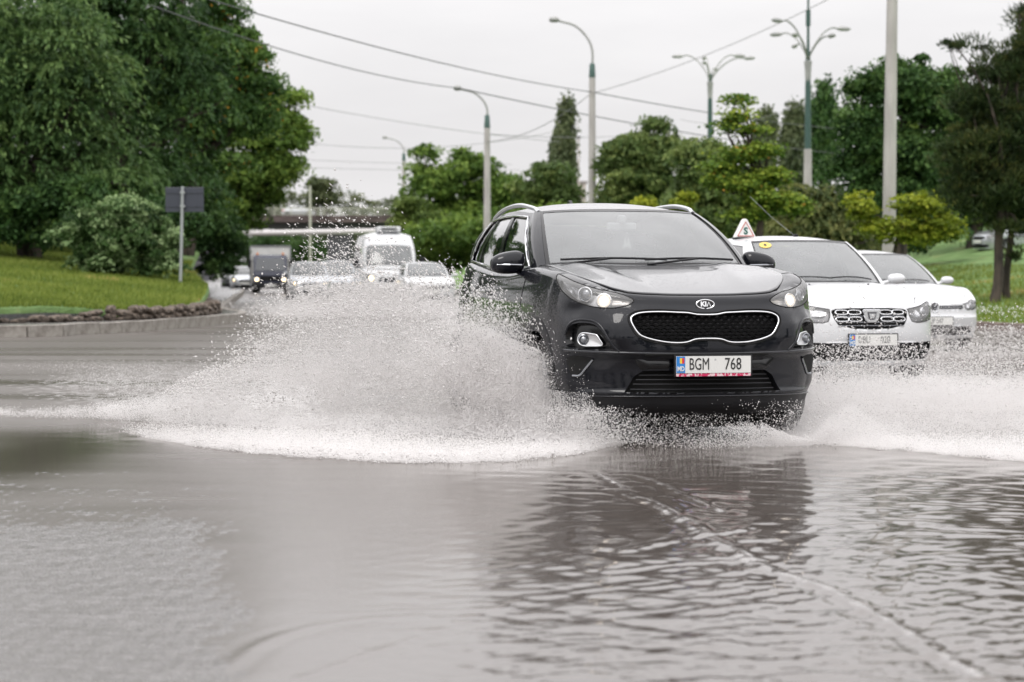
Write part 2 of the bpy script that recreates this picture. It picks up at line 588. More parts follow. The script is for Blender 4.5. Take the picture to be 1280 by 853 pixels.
# ------------------------------------------------------------------ materials
M = {}
def mat(name, col=(.5, .5, .5), rough=.5, metal=0.0, spec=None, coat=0.0, coat_rough=.03, emit=None, estr=0.0, ior=None, trans=0.0):
    m = bpy.data.materials.new(name); m.use_nodes = True
    b = m.node_tree.nodes['Principled BSDF']
    b.inputs['Base Color'].default_value = (*col, 1)
    b.inputs['Roughness'].default_value = rough
    b.inputs['Metallic'].default_value = metal
    if spec is not None: b.inputs['Specular IOR Level'].default_value = spec
    b.inputs['Coat Weight'].default_value = coat
    b.inputs['Coat Roughness'].default_value = coat_rough
    if ior: b.inputs['IOR'].default_value = ior
    if trans: b.inputs['Transmission Weight'].default_value = trans
    if emit:
        b.inputs['Emission Color'].default_value = (*emit, 1); b.inputs['Emission Strength'].default_value = estr
    M[name] = m
    return m

def nodes(m):
    t = m.node_tree
    return t.nodes, t.links, t.nodes['Principled BSDF']

def add_noise_color(m, c0, c1, scale=5.0, detail=6.0, lo=.35, hi=.65, coord='Object', stretch=None, rough=None):
    n, l, b = nodes(m)
    tc = n.new('ShaderNodeTexCoord'); mp = n.new('ShaderNodeMapping'); nz = n.new('ShaderNodeTexNoise'); cr = n.new('ShaderNodeValToRGB')
    nz.inputs['Scale'].default_value = scale; nz.inputs['Detail'].default_value = detail
    if stretch: mp.inputs['Scale'].default_value = stretch
    cr.color_ramp.elements[0].position = lo; cr.color_ramp.elements[0].color = (*c0, 1)
    cr.color_ramp.elements[1].position = hi; cr.color_ramp.elements[1].color = (*c1, 1)
    l.new(tc.outputs[coord], mp.inputs[0]); l.new(mp.outputs[0], nz.inputs['Vector']); l.new(nz.outputs['Fac'], cr.inputs[0])
    l.new(cr.outputs[0], b.inputs['Base Color'])
    if rough:
        mr = n.new('ShaderNodeMapRange'); mr.inputs['To Min'].default_value, mr.inputs['To Max'].default_value = rough
        l.new(nz.outputs['Fac'], mr.inputs['Value']); l.new(mr.outputs[0], b.inputs['Roughness'])
    return nz

def add_bump(m, scale=50.0, strength=.3, dist=.01, detail=4.0, coord='Object', kind='noise', stretch=None, chain=None):
    n, l, b = nodes(m)
    tc = n.new('ShaderNodeTexCoord'); mp = n.new('ShaderNodeMapping')
    if stretch: mp.inputs['Scale'].default_value = stretch
    if kind == 'noise':
        t = n.new('ShaderNodeTexNoise'); t.inputs['Detail'].default_value = detail; out = t.outputs['Fac']
    else:
        t = n.new('ShaderNodeTexVoronoi'); out = t.outputs['Distance']
    t.inputs['Scale'].default_value = scale
    bp = n.new('ShaderNodeBump'); bp.inputs['Strength'].default_value = strength; bp.inputs['Distance'].default_value = dist
    l.new(tc.outputs[coord], mp.inputs[0]); l.new(mp.outputs[0], t.inputs['Vector'])
    if kind == 'drops':      # separate round beads of rain
        cr = n.new('ShaderNodeMapRange'); cr.inputs['From Min'].default_value = .05; cr.inputs['From Max'].default_value = .30
        cr.inputs['To Min'].default_value = 1; cr.inputs['To Max'].default_value = 0; cr.interpolation_type = 'SMOOTHSTEP'
        l.new(out, cr.inputs['Value']); out = cr.outputs[0]
    l.new(out, bp.inputs['Height'])
    if chain is not None: l.new(chain.outputs['Normal'], bp.inputs['Normal'])
    l.new(bp.outputs['Normal'], b.inputs['Normal'])
    return bp

black = mat('black_paint', (.0055, .0062, .0095), .45, .0, coat=1.0, coat_rough=.03)
black.node_tree.nodes['Principled BSDF'].inputs['Coat IOR'].default_value = 1.42
black.node_tree.nodes['Principled BSDF'].inputs['Specular IOR Level'].default_value = 0.05
_bp = add_bump(black, 60, .25, .0016, kind='drops')
black.node_tree.links.new(_bp.outputs[0], black.node_tree.nodes['Principled BSDF'].inputs['Coat Normal'])
wet = mat('black_paint_beaded_sheen', (.010, .011, .015), .30, .0, spec=.38, coat=1.0, coat_rough=.04)      # bonnet and roof: rain beads, plus sky sheen lifted into base and specular
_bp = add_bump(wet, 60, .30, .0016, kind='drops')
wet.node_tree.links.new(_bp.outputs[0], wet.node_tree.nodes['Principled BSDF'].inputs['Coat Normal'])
white = mat('white_paint', (.62, .63, .645), .35, coat=.7, coat_rough=.05)
add_bump(white, 85, .25, .002, kind='drops')
mat('silver_paint', (.50, .52, .55), .3, .6, coat=.8)
mat('navy_paint', (.008, .012, .035), .35, coat=.4)
mat('grey_paint', (.10, .105, .11), .35, .3, coat=.8)
mat('gloss_black', (.006, .006, .007), .15)
mat('black_plastic', (.010, .010, .012), .42, spec=.35)
mat('rubber', (.02, .02, .02), .7)
mat('gap', (.004, .004, .004), .9)
mat('chrome', (.82, .83, .85), .12, 1.0)
mat('dark_chrome', (.30, .31, .33), .2, 1.0)
mat('steel', (.45, .46, .48), .35, 1.0)
mat('interior', (.03, .03, .032), .8)
mat('seat_grey', (.10, .10, .11), .8)
mat('tinted_glass', (.006, .008, .008), .03, coat=1.0, spec=.6)
mat('reflector', (.75, .76, .78), .18, .9)
mat('lamp_dark', (.10, .10, .11), .3, .5)
mat('lamp_lit', (1, .95, .85), .3, emit=(1.0, .86, .70), estr=3.2)
mat('lamp_glow', (.9, .88, .85), .25, .3, emit=(1.0, .84, .66), estr=.55)
mat('lamp_lit_far', (1, .9, .7), .3, emit=(1.0, .78, .45), estr=5.0)
mat('orange_lens', (.75, .22, .03), .25, coat=.6)
mat('red_lens', (.45, .02, .02), .25, coat=.6)
mat('plate_white', (.72, .72, .70), .4)
mat('plate_black', (.02, .02, .02), .5)
mat('plate_grey', (.17, .17, .17), .5)
mat('plate_blue', (.03, .22, .60), .4)
mat('plate_yellow', (.80, .58, .05), .4)
mat('plate_red', (.65, .03, .05), .4)
mat('dark_green', (.01, .10, .08), .5)
mat('sign_red', (.50, .12, .10), .5)
mat('sticker_yellow', (.75, .55, .12), .5)

def glass_mix(name, tint, haze_col, haze, rough=.04, gloss_ior=1.5):
    """clear pane with a film of rain on it: part see-through, part milky, mirror reflection on top"""
    m = bpy.data.materials.new(name); m.use_nodes = True
    n, l = m.node_tree.nodes, m.node_tree.links
    n.clear()
    out = n.new('ShaderNodeOutputMaterial')
    tr = n.new('ShaderNodeBsdfTransparent'); tr.inputs[0].default_value = (*tint, 1)
    df = n.new('ShaderNodeBsdfPrincipled'); df.inputs['Base Color'].default_value = (*haze_col, 1); df.inputs['Roughness'].default_value = .35
    gl = n.new('ShaderNodeBsdfGlossy'); gl.inputs['Roughness'].default_value = rough
    fr = n.new('ShaderNodeFresnel'); fr.inputs['IOR'].default_value = gloss_ior
    m1 = n.new('ShaderNodeMixShader'); m2 = n.new('ShaderNodeMixShader')
    m1.inputs[0].default_value = haze
    tc = n.new('ShaderNodeTexCoord'); nz = n.new('ShaderNodeTexNoise'); nz.inputs['Scale'].default_value = 3.0; nz.inputs['Detail'].default_value = 5
    mr = n.new('ShaderNodeMapRange'); mr.inputs['From Min'].default_value = .3; mr.inputs['From Max'].default_value = .7
    mr.inputs['To Min'].default_value = haze * .9; mr.inputs['To Max'].default_value = min(1, haze * 1.1)
    l.new(tc.outputs['Object'], nz.inputs['Vector']); l.new(nz.outputs['Fac'], mr.inputs['Value']); l.new(mr.outputs[0], m1.inputs[0])
    l.new(tr.outputs[0], m1.inputs[1]); l.new(df.outputs[0], m1.inputs[2])
    l.new(fr.outputs[0], m2.inputs[0]); l.new(m1.outputs[0], m2.inputs[1]); l.new(gl.outputs[0], m2.inputs[2])
    l.new(m2.outputs[0], out.inputs[0])
    M[name] = m
    return m
glass_mix('windscreen', (.80, .84, .84), (.50, .52, .53), .36, gloss_ior=1.6)
glass_mix('lens', (.97, .97, .97), (.8, .8, .8), .16, rough=.02, gloss_ior=1.5)

# red and white advertising strip under the number plate
m = mat('plate_strip', (.6, .1, .15), .5)
add_noise_color(m, (.55, .02, .10), (.75, .55, .58), 60, 2, .45, .52, stretch=(1, .2, .6))

# ------------------------------------------------------------------ shared car parts
def wheel(parent, x, y, z, r=.345, w=.22, side=1, mt='steel', spokes=10):
    """tyre and rim; a part with two sub-parts would be too deep, so tyre carries the rim"""
    M0 = Matrix.Translation((x, y, z)) @ Matrix.Rotation(R(90) * side, 4, 'Y')
    h = w / 2
    t = MB()
    t.lathe([(r * .62, -h), (r * .93, -h), (r * .985, -h * .8), (r, -h * .4), (r, h * .4), (r * .985, h * .8), (r * .93, h), (r * .62, h)], 36, M0)
    to = t.build('wheel', M['rubber'], parent, smooth=True)
    m = MB()
    m.lathe([(r * .62, -h * .9), (r * .60, h * .2), (r * .60, h * .9), (r * .64, h * .98), (r * .66, h * .9)], 36, M0)
    for k in range(spokes):
        a = 2 * math.pi * k / spokes
        p0 = M0 @ Vector((.04 * math.cos(a), .04 * math.sin(a), h * .75)); p1 = M0 @ Vector((r * .61 * math.cos(a + .12), r * .61 * math.sin(a + .12), h * .7))
        m.tube([p0, p1], [.02, .014], 6)
    m.lathe([(0, h * .82), (.06, h * .8), (.07, h * .6)], 20, M0)
    m.build('rim', M[mt], to, smooth=True)
    d = MB(); d.lathe([(0, -h * .1), (r * .6, -h * .1)], 24, M0); d.build('brake_disc', M['black_plastic'], to)
    return to

def text_obj(body, size, name, mat_, parent, M0, sx=1.0, ext=.0012, bold=0.0, align='CENTER'):
    cu = bpy.data.curves.new(name, 'FONT')
    cu.body = body; cu.size = size; cu.align_x = align; cu.align_y = 'CENTER'; cu.extrude = ext; cu.offset = bold
    cu.resolution_u = 3
    tmp = bpy.data.objects.new(name, cu); C.objects.link(tmp)
    dg = bpy.context.evaluated_depsgraph_get()
    me = bpy.data.meshes.new_from_object(tmp.evaluated_get(dg))
    bpy.data.objects.remove(tmp)
    me.transform(Matrix.Diagonal((sx, 1, 1, 1)))
    me.transform(M0)
    me.materials.clear()
    me.name = name
    return link(name, me, mat_, parent)

FRONT = Matrix(((1, 0, 0, 0), (0, 0, -1, 0), (0, 1, 0, 0), (0, 0, 0, 1)))   # lays x-y drawings upright, facing -y

def front_M(x, y, z, rz=0.0, tilt=0.0):
    return Matrix.Translation((x, y, z)) @ Matrix.Rotation(rz, 4, 'Z') @ Matrix.Rotation(tilt, 4, 'X') @ FRONT

def number_plate(parent, x, y, z, text, w=.52, h=.112, flag=True, strip=False, rz=0.0, gap=True, tilt=0.0, textsize=.098):
    Mx = front_M(x, y, z, rz, tilt)
    fr = MB(); fr.prism([(-w/2-.012, -h/2-.024), (w/2+.012, -h/2-.024), (w/2+.012, h/2+.010), (-w/2-.012, h/2+.010)], -.014, -.001, Mx)
    f = fr.build('number_plate', M['black_plastic'], parent, bevel=.003)
    p = MB(); p.prism([(-w/2, -h/2), (w/2, -h/2), (w/2, h/2), (-w/2, h/2)], -.001, .002, Mx)
    p.build('plate_face', M['plate_white'], f)
    if strip:
        s = MB(); s.prism([(-w/2, -h/2-.021), (w/2, -h/2-.021), (w/2, -h/2-.003), (-w/2, -h/2-.003)], -.001, .0015, Mx)
        s.build('dealer_strip', M['plate_strip'], f)
    x0 = -w / 2
    if flag:
        b = MB(); b.prism([(x0+.002, -h/2+.002), (x0+.062, -h/2+.002), (x0+.062, h/2-.002), (x0+.002, h/2-.002)], .002, .003, Mx)
        b.build('plate_band', M['plate_blue'], f)
        for k, c in enumerate(('plate_blue', 'plate_yellow', 'plate_red')):
            q = MB(); xa = x0 + .009 + k * .0155
            q.prism([(xa, .008), (xa+.0155, .008), (xa+.0155, .044), (xa, .044)], .003, .004, Mx)
            q.build('flag_stripe', M[c], f)
        text_obj('MD', .044, 'country_letters', M['plate_white'], f, Mx @ Matrix.Translation((x0+.032, -.028, .0045)), sx=.75, bold=.0012)
    return f, Mx

# ------------------------------------------------------------------ the black car driving through the flood
def build_kia():
    root = empty('passenger_car', (1.30, 16.0, 0.0), R(14))
    tag(root, 'shiny black SUV with lit headlamps ploughing through deep water in front', 'car')
    sp = dict(KIA)
    # relief of the front: swept cheeks, a step over the lower bumper
    def feat(s, z):
        f = 0.0
        f = f - .030 * np.exp(-((s - .62) / .10)**2) * np.clip((z - .62) / .08, 0, 1) * np.clip((.90 - z) / .10, 0, 1)      # ridge beside the grille
        f = f + .020 * np.exp(-((s - .95) / .10)**2) * np.exp(-((z - .88) / .05)**2)                # hollow below the headlamp
        f = f + .022 * (1 / (1 + np.exp((z - .575) / .008))) * np.clip((1.0 - s) / .1, 0, 1)         # lower bumper set back
        f = f - .018 * np.exp(-((z - .335) / .018)**2) * np.clip((1.0 - s) / .1, 0, 1)               # lip
        return f
    sp['feat'] = feat
    B = Body(sp)
    zt = lambda s: float(B.zt(s))
    half = [(0, .854), (.07, .856), (.13, .866), (.20, .869), (.30, .873), (.40, .872), (.475, .864), (.518, .843), (.523, .815), (.507, .78), (.475, .735),
            (.44, .712), (.37, .691), (.28, .675), (.20, .671), (.145, .676), (.10, .691), (.06, .697)]
    grille = np.array(half + [(0, .69)] + [(-a, b) for a, b in half[:0:-1]])
    grille = np.array(half + [(0, .698)] + [(-a, b) for a, b in reversed(half[1:])])
    up = [(s_, zt(s_) - .010) for s_ in (1.24, 1.14, 1.02, .88, .76, .66)]
    head = smooth_closed([(.505, .952), (.545, .920), (.655, .901), (.80, .908), (.93, .936), (1.06, .985), (1.19, 1.045), (1.30, zt(1.30) - .014)] + up + [(.57, .982)], 4)
    fog = smooth_closed([(1.00, .745), (.955, .790), (.86, .803), (.77, .790), (.715, .745), (.668, .68), (.632, .632), (.74, .628), (.88, .630), (.985, .640), (1.01, .69)], 4)
    intake = np.array([(-.44, .485), (0, .487), (.44, .485), (.50, .45), (.55, .375), (.57, .345), (.30, .340), (0, .338), (-.30, .340), (-.57, .345), (-.55, .375), (-.50, .45)])
    body = shell(B, [grille, head, fog, intake], 'body', M['black_paint'], root, ds=.014, nz=70, deck=.42, ndeck=10)

    # ---- grille
    fr = rimwall(B, grille, .0, -.05, 'grille', M['gloss_black'], root)
    fan(B, grille, -.05, 'grille_backing', M['gap'], fr, rings=10)
    strip_tube(B, smooth_closed(grille, 3), .0054, .006, 'grille_frame', M['chrome'], fr, flat=.8, n=8)
    c = grille.mean(0)
    strip_tube(B, smooth_closed(c + (grille - c) * [1.035, 1.16], 3), .0045, .003, 'grille_outer_seam', M['gap'], fr, n=5)
    # woven diamond mesh: each stud is a flat faceted diamond
    g = MB()
    pitch, rowh = .054, .0225
    for r_ in range(-2, 12):
        z0 = .648 + r_ * rowh
        for k in range(-13, 14):
            s0 = (k + (.5 if r_ % 2 else 0)) * pitch
            if in_poly(np.array([s0]), np.array([z0]), c + (grille - c) * .97)[0]:
                a, b = pitch * .50, rowh * .92
                q = [(s0 - a, z0), (s0, z0 - b * .55), (s0 + a, z0), (s0, z0 + b * .55)]
                qi = [(s0 - a * .62, z0 + .001), (s0, z0 - b * .26), (s0 + a * .62, z0 + .001), (s0, z0 + b * .30)]
                V = []
                for (S_, Z_), o_ in [(p, -.018) for p in q] + [(p, -.030) for p in qi] + [(p, -.040) for p in q]:
                    V.append(B.pt(np.array(S_), np.array(Z_), np.array(o_)))
                g.add(V, [(0, 1, 5, 4), (1, 2, 6, 5), (2, 3, 7, 6), (3, 0, 4, 7)])
                # bright lower-left chip of the cell
                V2 = [B.pt(np.array(s0 - a * .55), np.array(z0 - b * .05), np.array(-.014)), B.pt(np.array(s0 + a * .35), np.array(z0 - b * .05), np.array(-.014)),
                      B.pt(np.array(s0 + a * .10), np.array(z0 - b * .42), np.array(-.022)), B.pt(np.array(s0 - a * .1), np.array(z0 - b * .46), np.array(-.024))]
                g.add(V2, [(0, 1, 2, 3)])
    g.build('grille_mesh', M['grille_mesh'], fr)

    # ---- headlamps
    for sd in (1, -1):
        hl = rimwall(B, head, .0, -.055, 'headlight', M['lamp_dark'], root, side=sd, shrink=.04)
        fan(B, head, -.055, 'lamp_housing', M['lamp_housing'], hl, rings=8, side=sd)
        # long chromed tray along the upper edge and the outer indicator bowl
        tray = smooth_closed([(1.00, .985), (1.10, 1.025), (1.20, 1.07), (1.16, zt(1.16) - .03), (1.05, zt(1.05) - .03), (.96, zt(.96) - .03)], 3)
        fan(B, tray, -.038, 'indicator_bowl', M['reflector'], hl, rings=4, side=sd, dome=-.012)
        inner = smooth_closed([(.53, .950), (.56, .932), (.64, .928), (.70, .935), (.70, .985), (.62, .982), (.56, .968)], 3)
        fan(B, inner, -.040, 'side_reflector', M['reflector_pleated'], hl, rings=4, side=sd, dome=-.01)
        for (s0, z0, rr, lit) in ((.895, .995, .050, False), (.735, .960, .050, True)):
            cen = B.pt(np.array(s0 * sd), np.array(z0), np.array(-.040))
            q, n_ = B.plan(np.array(s0 * sd))
            nx = n_[0] * (1 if sd > 0 else -1)
            dirv = Vector((nx * .55, n_[1], 0.05)).normalized()
            Mq = Matrix.Translation(cen) @ dirv.to_track_quat('Z', 'Y').to_matrix().to_4x4()
            b = MB(); b.lathe([(rr * 1.0, -.03), (rr * 1.12, .005), (rr * 1.05, .022), (rr * .92, .024), (rr * .80, .008), (rr * .75, -.01)], 28, Mq)
            b.build('projector_ring', M['chrome'], hl, smooth=True)
            b = MB(); b.lathe([(rr * .86, .004), (rr * .70, .018), (rr * .40, .027), (0, .030)], 24, Mq)
            bl_ = b.build('bulb_lens', M['lamp_glow'] if lit else M['projector_glass'], hl, smooth=True)
            if lit:
                b = MB(); b.lathe([(rr * .58, .024), (rr * .45, .030), (rr * .2, .034), (0, .035)], 20, Mq); b.build('bulb', M['lamp_lit'], hl, smooth=True)
        fan(B, head, .0, 'lens', M['lens'], hl, rings=8, side=sd, dome=.012)
        strip_tube(B, head, .0038, .0, 'lamp_seam', M['gap'], hl, side=sd, n=5)

        # ---- fog lamp pocket
        fp = rimwall(B, fog, .0, -.05, 'fog_lamp', M['gloss_black'], root, side=sd, shrink=.12)
        cf = fog.mean(0)
        fan(B, cf + (fog - cf) * .88, -.05, 'pocket', M['gloss_black'], fp, rings=5, side=sd)
        bez = smooth_closed([(.915, .70), (.895, .728), (.86, .736), (.80, .730), (.765, .722), (.742, .690), (.722, .652), (.80, .648), (.865, .650), (.905, .668)], 4)
        fan(B, bez, -.030, 'fog_reflector', M['reflector_soft'], fp, rings=4, side=sd, dome=-.012)
        strip_tube(B, bez, .006, -.026, 'fog_bezel', M['chrome'], fp, side=sd, n=6)
        cen = B.pt(np.array(.872 * sd), np.array(.692), np.array(-.035))
        Mq = Matrix.Translation(cen) @ Vector((.3 * sd, -1, 0)).normalized().to_track_quat('Z', 'Y').to_matrix().to_4x4()
        b = MB(); b.lathe([(.033, 0), (.036, .014), (.030, .018), (.026, .010)], 24, Mq); b.build('fog_ring', M['dark_chrome'], fp, smooth=True)
        b = MB(); b.lathe([(.027, .004), (.018, .014), (0, .018)], 24, Mq); b.build('fog_lens', M['projector_glass'], fp, smooth=True)
        # raised brow over the pocket
        brow = [(1.02, .72), (.985, .785), (.93, .815), (.86, .822), (.78, .812), (.72, .775), (.67, .70), (.635, .645), (.60, .612)]
        strip_tube(B, smooth_open(brow, 4), .010, -.001, 'fog_brow', M['black_paint'], fp, side=sd, closed=False, n=8)
        # dark air slot and silver chip low at the corner
        slot = smooth_closed([(.80, .565), (.985, .575), (.985, .50), (.955, .455), (.90, .47)], 3)
        fan(B, slot, .002, 'air_slot', M['gap'], fp, rings=3, side=sd)
        strip_tube(B, smooth_open([(.79, .56), (.85, .50), (.90, .452), (.955, .448)], 4), .009, .003, 'air_slot_trim', M['dark_chrome'], fp, side=sd, closed=False)

    # ---- lower bumper
    lowi = rimwall(B, intake, .0, -.06, 'lower_intake', M['black_plastic'], root)
    fan(B, intake, -.06, 'intake_backing', M['gap'], lowi, rings=4)
    for k, z in enumerate((.365, .395, .425, .455)):
        w_ = .545 - (z - .345) * .7
        strip_tube(B, [(s_, z) for s_ in np.linspace(-w_, w_, 30)], .0045, -.022, 'intake_slat', M['intake_slat'], lowi, closed=False, n=4)
    fan(B, smooth_closed([(-.50, .565), (.50, .565), (.455, .492), (0, .490), (-.455, .492)], 1), .003, 'plate_panel', M['gloss_black'], root, rings=6)
    line = [(s_, .596 + .020 * abs(s_)**1.5) for s_ in np.linspace(-1.02, 1.02, 60)]  # body ridge; the light it catches is drawn as a paler gloss strip
    strip_tube(B, line, .0105, .0, 'bumper_ridge_sheen', M['bumper_ridge_sheen'], root, closed=False, n=8, flat=.9)
    strip_tube(B, [(s_, .597) for s_ in np.linspace(-.43, .43, 30)], .009, .010, 'radar_slot', M['gap'], root, closed=False, n=6, flat=.5)
    lip = [(s_, .318) for s_ in np.linspace(-1.0, 1.0, 50)]
    strip_tube(B, lip, .006, .004, 'lip_trim', M['bumper_ridge_sheen'], root, closed=False, n=6)
    P = [(s_, z) for s_ in np.linspace(-1.02, 1.02, 50) for z in np.linspace(.195, .312, 6)]
    P = np.array(P); V = B.pt(P[:, 0], P[:, 1], np.full(len(P), .004))
    npmesh('bumper_lip', V, grid_faces(50, 6), M['black_plastic'], root)
    # side cladding over sills and arches
    for sd in (1, -1):
        s0 = float(np.interp(.45, B.Q[:400, 1], B.S[:400])); s1 = float(np.interp(4.1, B.Q[:560, 1], B.S[:560]))
        ss = np.linspace(s0, s1, 260)
        zb = B.zb(ss)
        rows = np.linspace(0, 1, 5)
        Z = zb[:, None] + .012 + rows[None] * .085
        S_ = np.repeat(ss[:, None], 5, 1) * sd
        V = B.pt(S_, Z, np.full(Z.shape, .006) - .004 * (rows[None] == 1))
        F = grid_faces(260, 5)
        npmesh('cladding', V.reshape(-1, 3), F if sd > 0 else F[:, ::-1], M['black_plastic'], root)
    # underside and engine-bay block so that nothing shows through
    u = MB(); u.box((0, 2.35, .36), (1.46, 3.7, .46)); u.box((0, .62, .50), (1.10, .7, .62)); u.box((0, 3.9, .30), (1.3, .5, .42))
    u.build('underbody', M['gap'], root)
    b = MB(); b.box((0, .44, .46), (1.60, .16, .44)); b.build('bumper_core', M['gap'], root, bevel=.03)
    for yy in (1.0, 3.57):
        b = MB(); b.box((0, yy, .20), (1.36, .22, .30)); b.build('axle', M['gap'], root, bevel=.03)

    # ---- badge on the nose
    bx, by, bz = B.pt(np.array(0.0), np.array(.922), np.array(.004))
    bm_ = front_M(bx, by - .002, bz, 0, R(-8))
    e = MB()
    ring = [bm_ @ Vector((.062 * math.cos(a), .030 * math.sin(a), .003)) for a in np.linspace(0, 2 * math.pi, 41)]
    e.tube(ring, .0042, 6, caps=False)
    badge = e.build('badge', M['chrome'], root, smooth=True)
    e = MB(); e.prism([(.060 * math.cos(a), .028 * math.sin(a)) for a in np.linspace(0, 2 * math.pi, 33)[:-1]], -.006, .001, bm_)
    e.build('badge_field', M['gloss_black'], badge)
    text_obj('KI', .044, 'badge_letters', M['badge_white'], badge, bm_ @ Matrix.Translation((-.012, .0, .004)), sx=1.05, ext=.002, bold=.0022)
    e = MB(); e.tube([bm_ @ Vector((.012, -.0155, .005)), bm_ @ Vector((.024, .0145, .005)), bm_ @ Vector((.037, -.0155, .005))], .0042, 5)
    e.build('badge_letters', M['badge_white'], badge)

    # ---- number plate
    pl, Mx = number_plate(root, .030, -.020, .527, '', strip=True, textsize=.1)
    text_obj('BGM', .112, 'plate_letters', M['plate_black'], pl, Mx @ Matrix.Translation((-.100, .0, .0035)), sx=.62)
    text_obj('768', .112, 'plate_letters', M['plate_black'], pl, Mx @ Matrix.Translation((.135, .0, .0035)), sx=.72)
    d = MB(); d.lathe([(0, .003), (.006, .003), (.007, .002)], 12, Mx @ Matrix.Translation((.012, .032, 0))); d.build('plate_seal', M['seal_grey'], pl)

    # ---- bonnet
    q, n = B.plan(np.linspace(0, 1.2, 200))
    rec0 = .055 + B.ro
    ex = q[:, 0] - n[:, 0] * (rec0 + .0); ey = q[:, 1] - n[:, 1] * rec0
    yf0 = lambda x: np.interp(np.abs(x), ex, ey)
    yfront = lambda x: np.where(np.abs(x) < .5, yf0(x) + .004, np.interp(np.abs(x), [.5, .58, .66, .72, .76, .775], [float(yf0(.5)) + .004, .27, .40, .53, .68, .78]))
    hw = pchip([0, .15, .35, .6, 1], [.755, .762, .772, .775, .765])
    ycowl = lambda x: 1.16 + .33 * (np.abs(x) / .8)**2.2
    bonnet(B, yfront, ycowl, hw, 'bonnet', M['black_paint_beaded_sheen'], root, off=.005, na=61, nb=34, gapmat=M['gap'])

    # ---- cabin
    base = [(0, 1.20, 1.188), (.40, 1.245, 1.188), (.745, 1.42, 1.185), (.80, 1.56, 1.145), (.835, 2.35, 1.135), (.80, 3.1, 1.17), (.735, 3.7, 1.20), (.655, 4.10, 1.21), (.38, 4.25, 1.20), (0, 4.29, 1.20)]
    top = [(0, 2.06, 1.605), (.34, 2.08, 1.602), (.59, 2.15, 1.588), (.628, 2.23, 1.575), (.637, 2.65, 1.598), (.62, 3.15, 1.585), (.59, 3.6, 1.545), (.545, 3.88, 1.515), (.30, 3.98, 1.52), (0, 4.0, 1.525)]
    G = Glasshouse(base, top, bulge=.035)
    G.patch((-1.93, -1.93), (1.93, 1.93), .03, .965, -.004, 'windscreen', M['windscreen'], root, nu=30, nt=12)
    # dark frit band round the glass
    for sd in (1, -1):
        G.patch((1.86, 1.88), (2.0, 2.0), 0, 1, -.001, 'windscreen_seal', M['gloss_black'], root, nu=3, nt=12, side=sd)
    G.patch((-1.95, -1.95), (1.95, 1.95), .955, 1.0, -.001, 'windscreen_header', M['gloss_black'], root, nu=30, nt=2)
    for sd in (1, -1):
        G.patch((1.97, 1.97), (3.02, 3.06), 0, 1, .006, 'windscreen_pillar', M['black_paint'], root, nu=7, nt=14, side=sd)
        # door frames and rear pillar in paint, panes set just inside
        G.patch((2.9, 2.9), (9.0, 9.0), 0, .07, .002, 'waist_panel', M['black_paint'], root, nu=50, nt=2, side=sd)
        G.patch((2.9, 2.9), (7.4, 7.4), .90, 1.0, .004, 'roof_side', M['black_paint'], root, nu=50, nt=3, side=sd)
        G.patch((4.02, 3.96), (4.20, 4.12), .06, .92, .002, 'door_pillar', M['gloss_black'], root, nu=3, nt=8, side=sd)
        G.patch((5.28, 5.02), (5.40, 5.14), .06, .92, .002, 'rear_door_pillar', M['gloss_black'], root, nu=3, nt=8, side=sd)
        G.patch((6.15, 5.65), (7.7, 7.5), .05, .93, .003, 'rear_pillar', M['black_paint'], root, nu=14, nt=8, side=sd)
        for ul, ur in (((3.02, 3.06), (4.06, 4.0)), ((4.14, 4.06), (5.32, 5.08)), ((5.36, 5.1), (6.3, 5.8))):
            G.patch(ul, ur, .05, .93, -.006, 'side_window', M['tinted_glass'], root, nu=12, nt=8, side=sd)
        ol = G.outline((3.06, 3.12), (6.15, 5.66), .055, (.91, .91), side=sd, off=.008, n=24)
        tube_along(ol, .009, 'window_trim', M['chrome'], root, n=6, closed=True)
        # rails on the roof
        u_ = np.linspace(2.85, 6.4, 24)
        tp = catmull(G.t, u_)
        rl = []
        for k, p in enumerate(tp):
            f = k / 23
            lift = .030 * min(1, abs(math.sin(math.pi * f))**.35 * 1.0)
            rl.append(((p[0] - .025) * sd, p[1], p[2] + .018 + lift))
        rl = [(rl[0][0], rl[0][1] - .05, rl[0][2] - .012)] + rl + [(rl[-1][0], rl[-1][1] + .03, rl[-1][2] - .02)]
        tube_along(rl, .017, 'roof_rail', M['rail'], root, n=8)
    G.patch((7.6, 7.45), (9.0, 9.0), .06, .98, .0, 'tailgate_glass', M['tinted_glass'], root, nu=10, nt=8, side=1)
    G.patch((7.6, 7.45), (9.0, 9.0), .06, .98, .0, 'tailgate_glass', M['tinted_glass'], root, nu=10, nt=8, side=-1)
    G.roof(.070, 'roof', M['black_paint_beaded_sheen'], root)
    # headlining keeps the cabin dark
    # scuttle and wipers
    V = []; na = 40
    for a in np.linspace(-1, 1, na):
        x = a * .79
        y0 = float(ycowl(x)) - .03; p = G.pt(np.array(a * 2.0), np.array(.04))
        z0 = float(B.top(x, y0)) - .012
        V += [(x, y0, z0), (x * .5 + p[0] * .5, (y0 + p[1]) / 2, (z0 + p[2]) / 2 - .01), tuple(p - [0, 0, .004])]
    npmesh('scuttle', V, grid_faces(na, 3), M['black_plastic'], root)
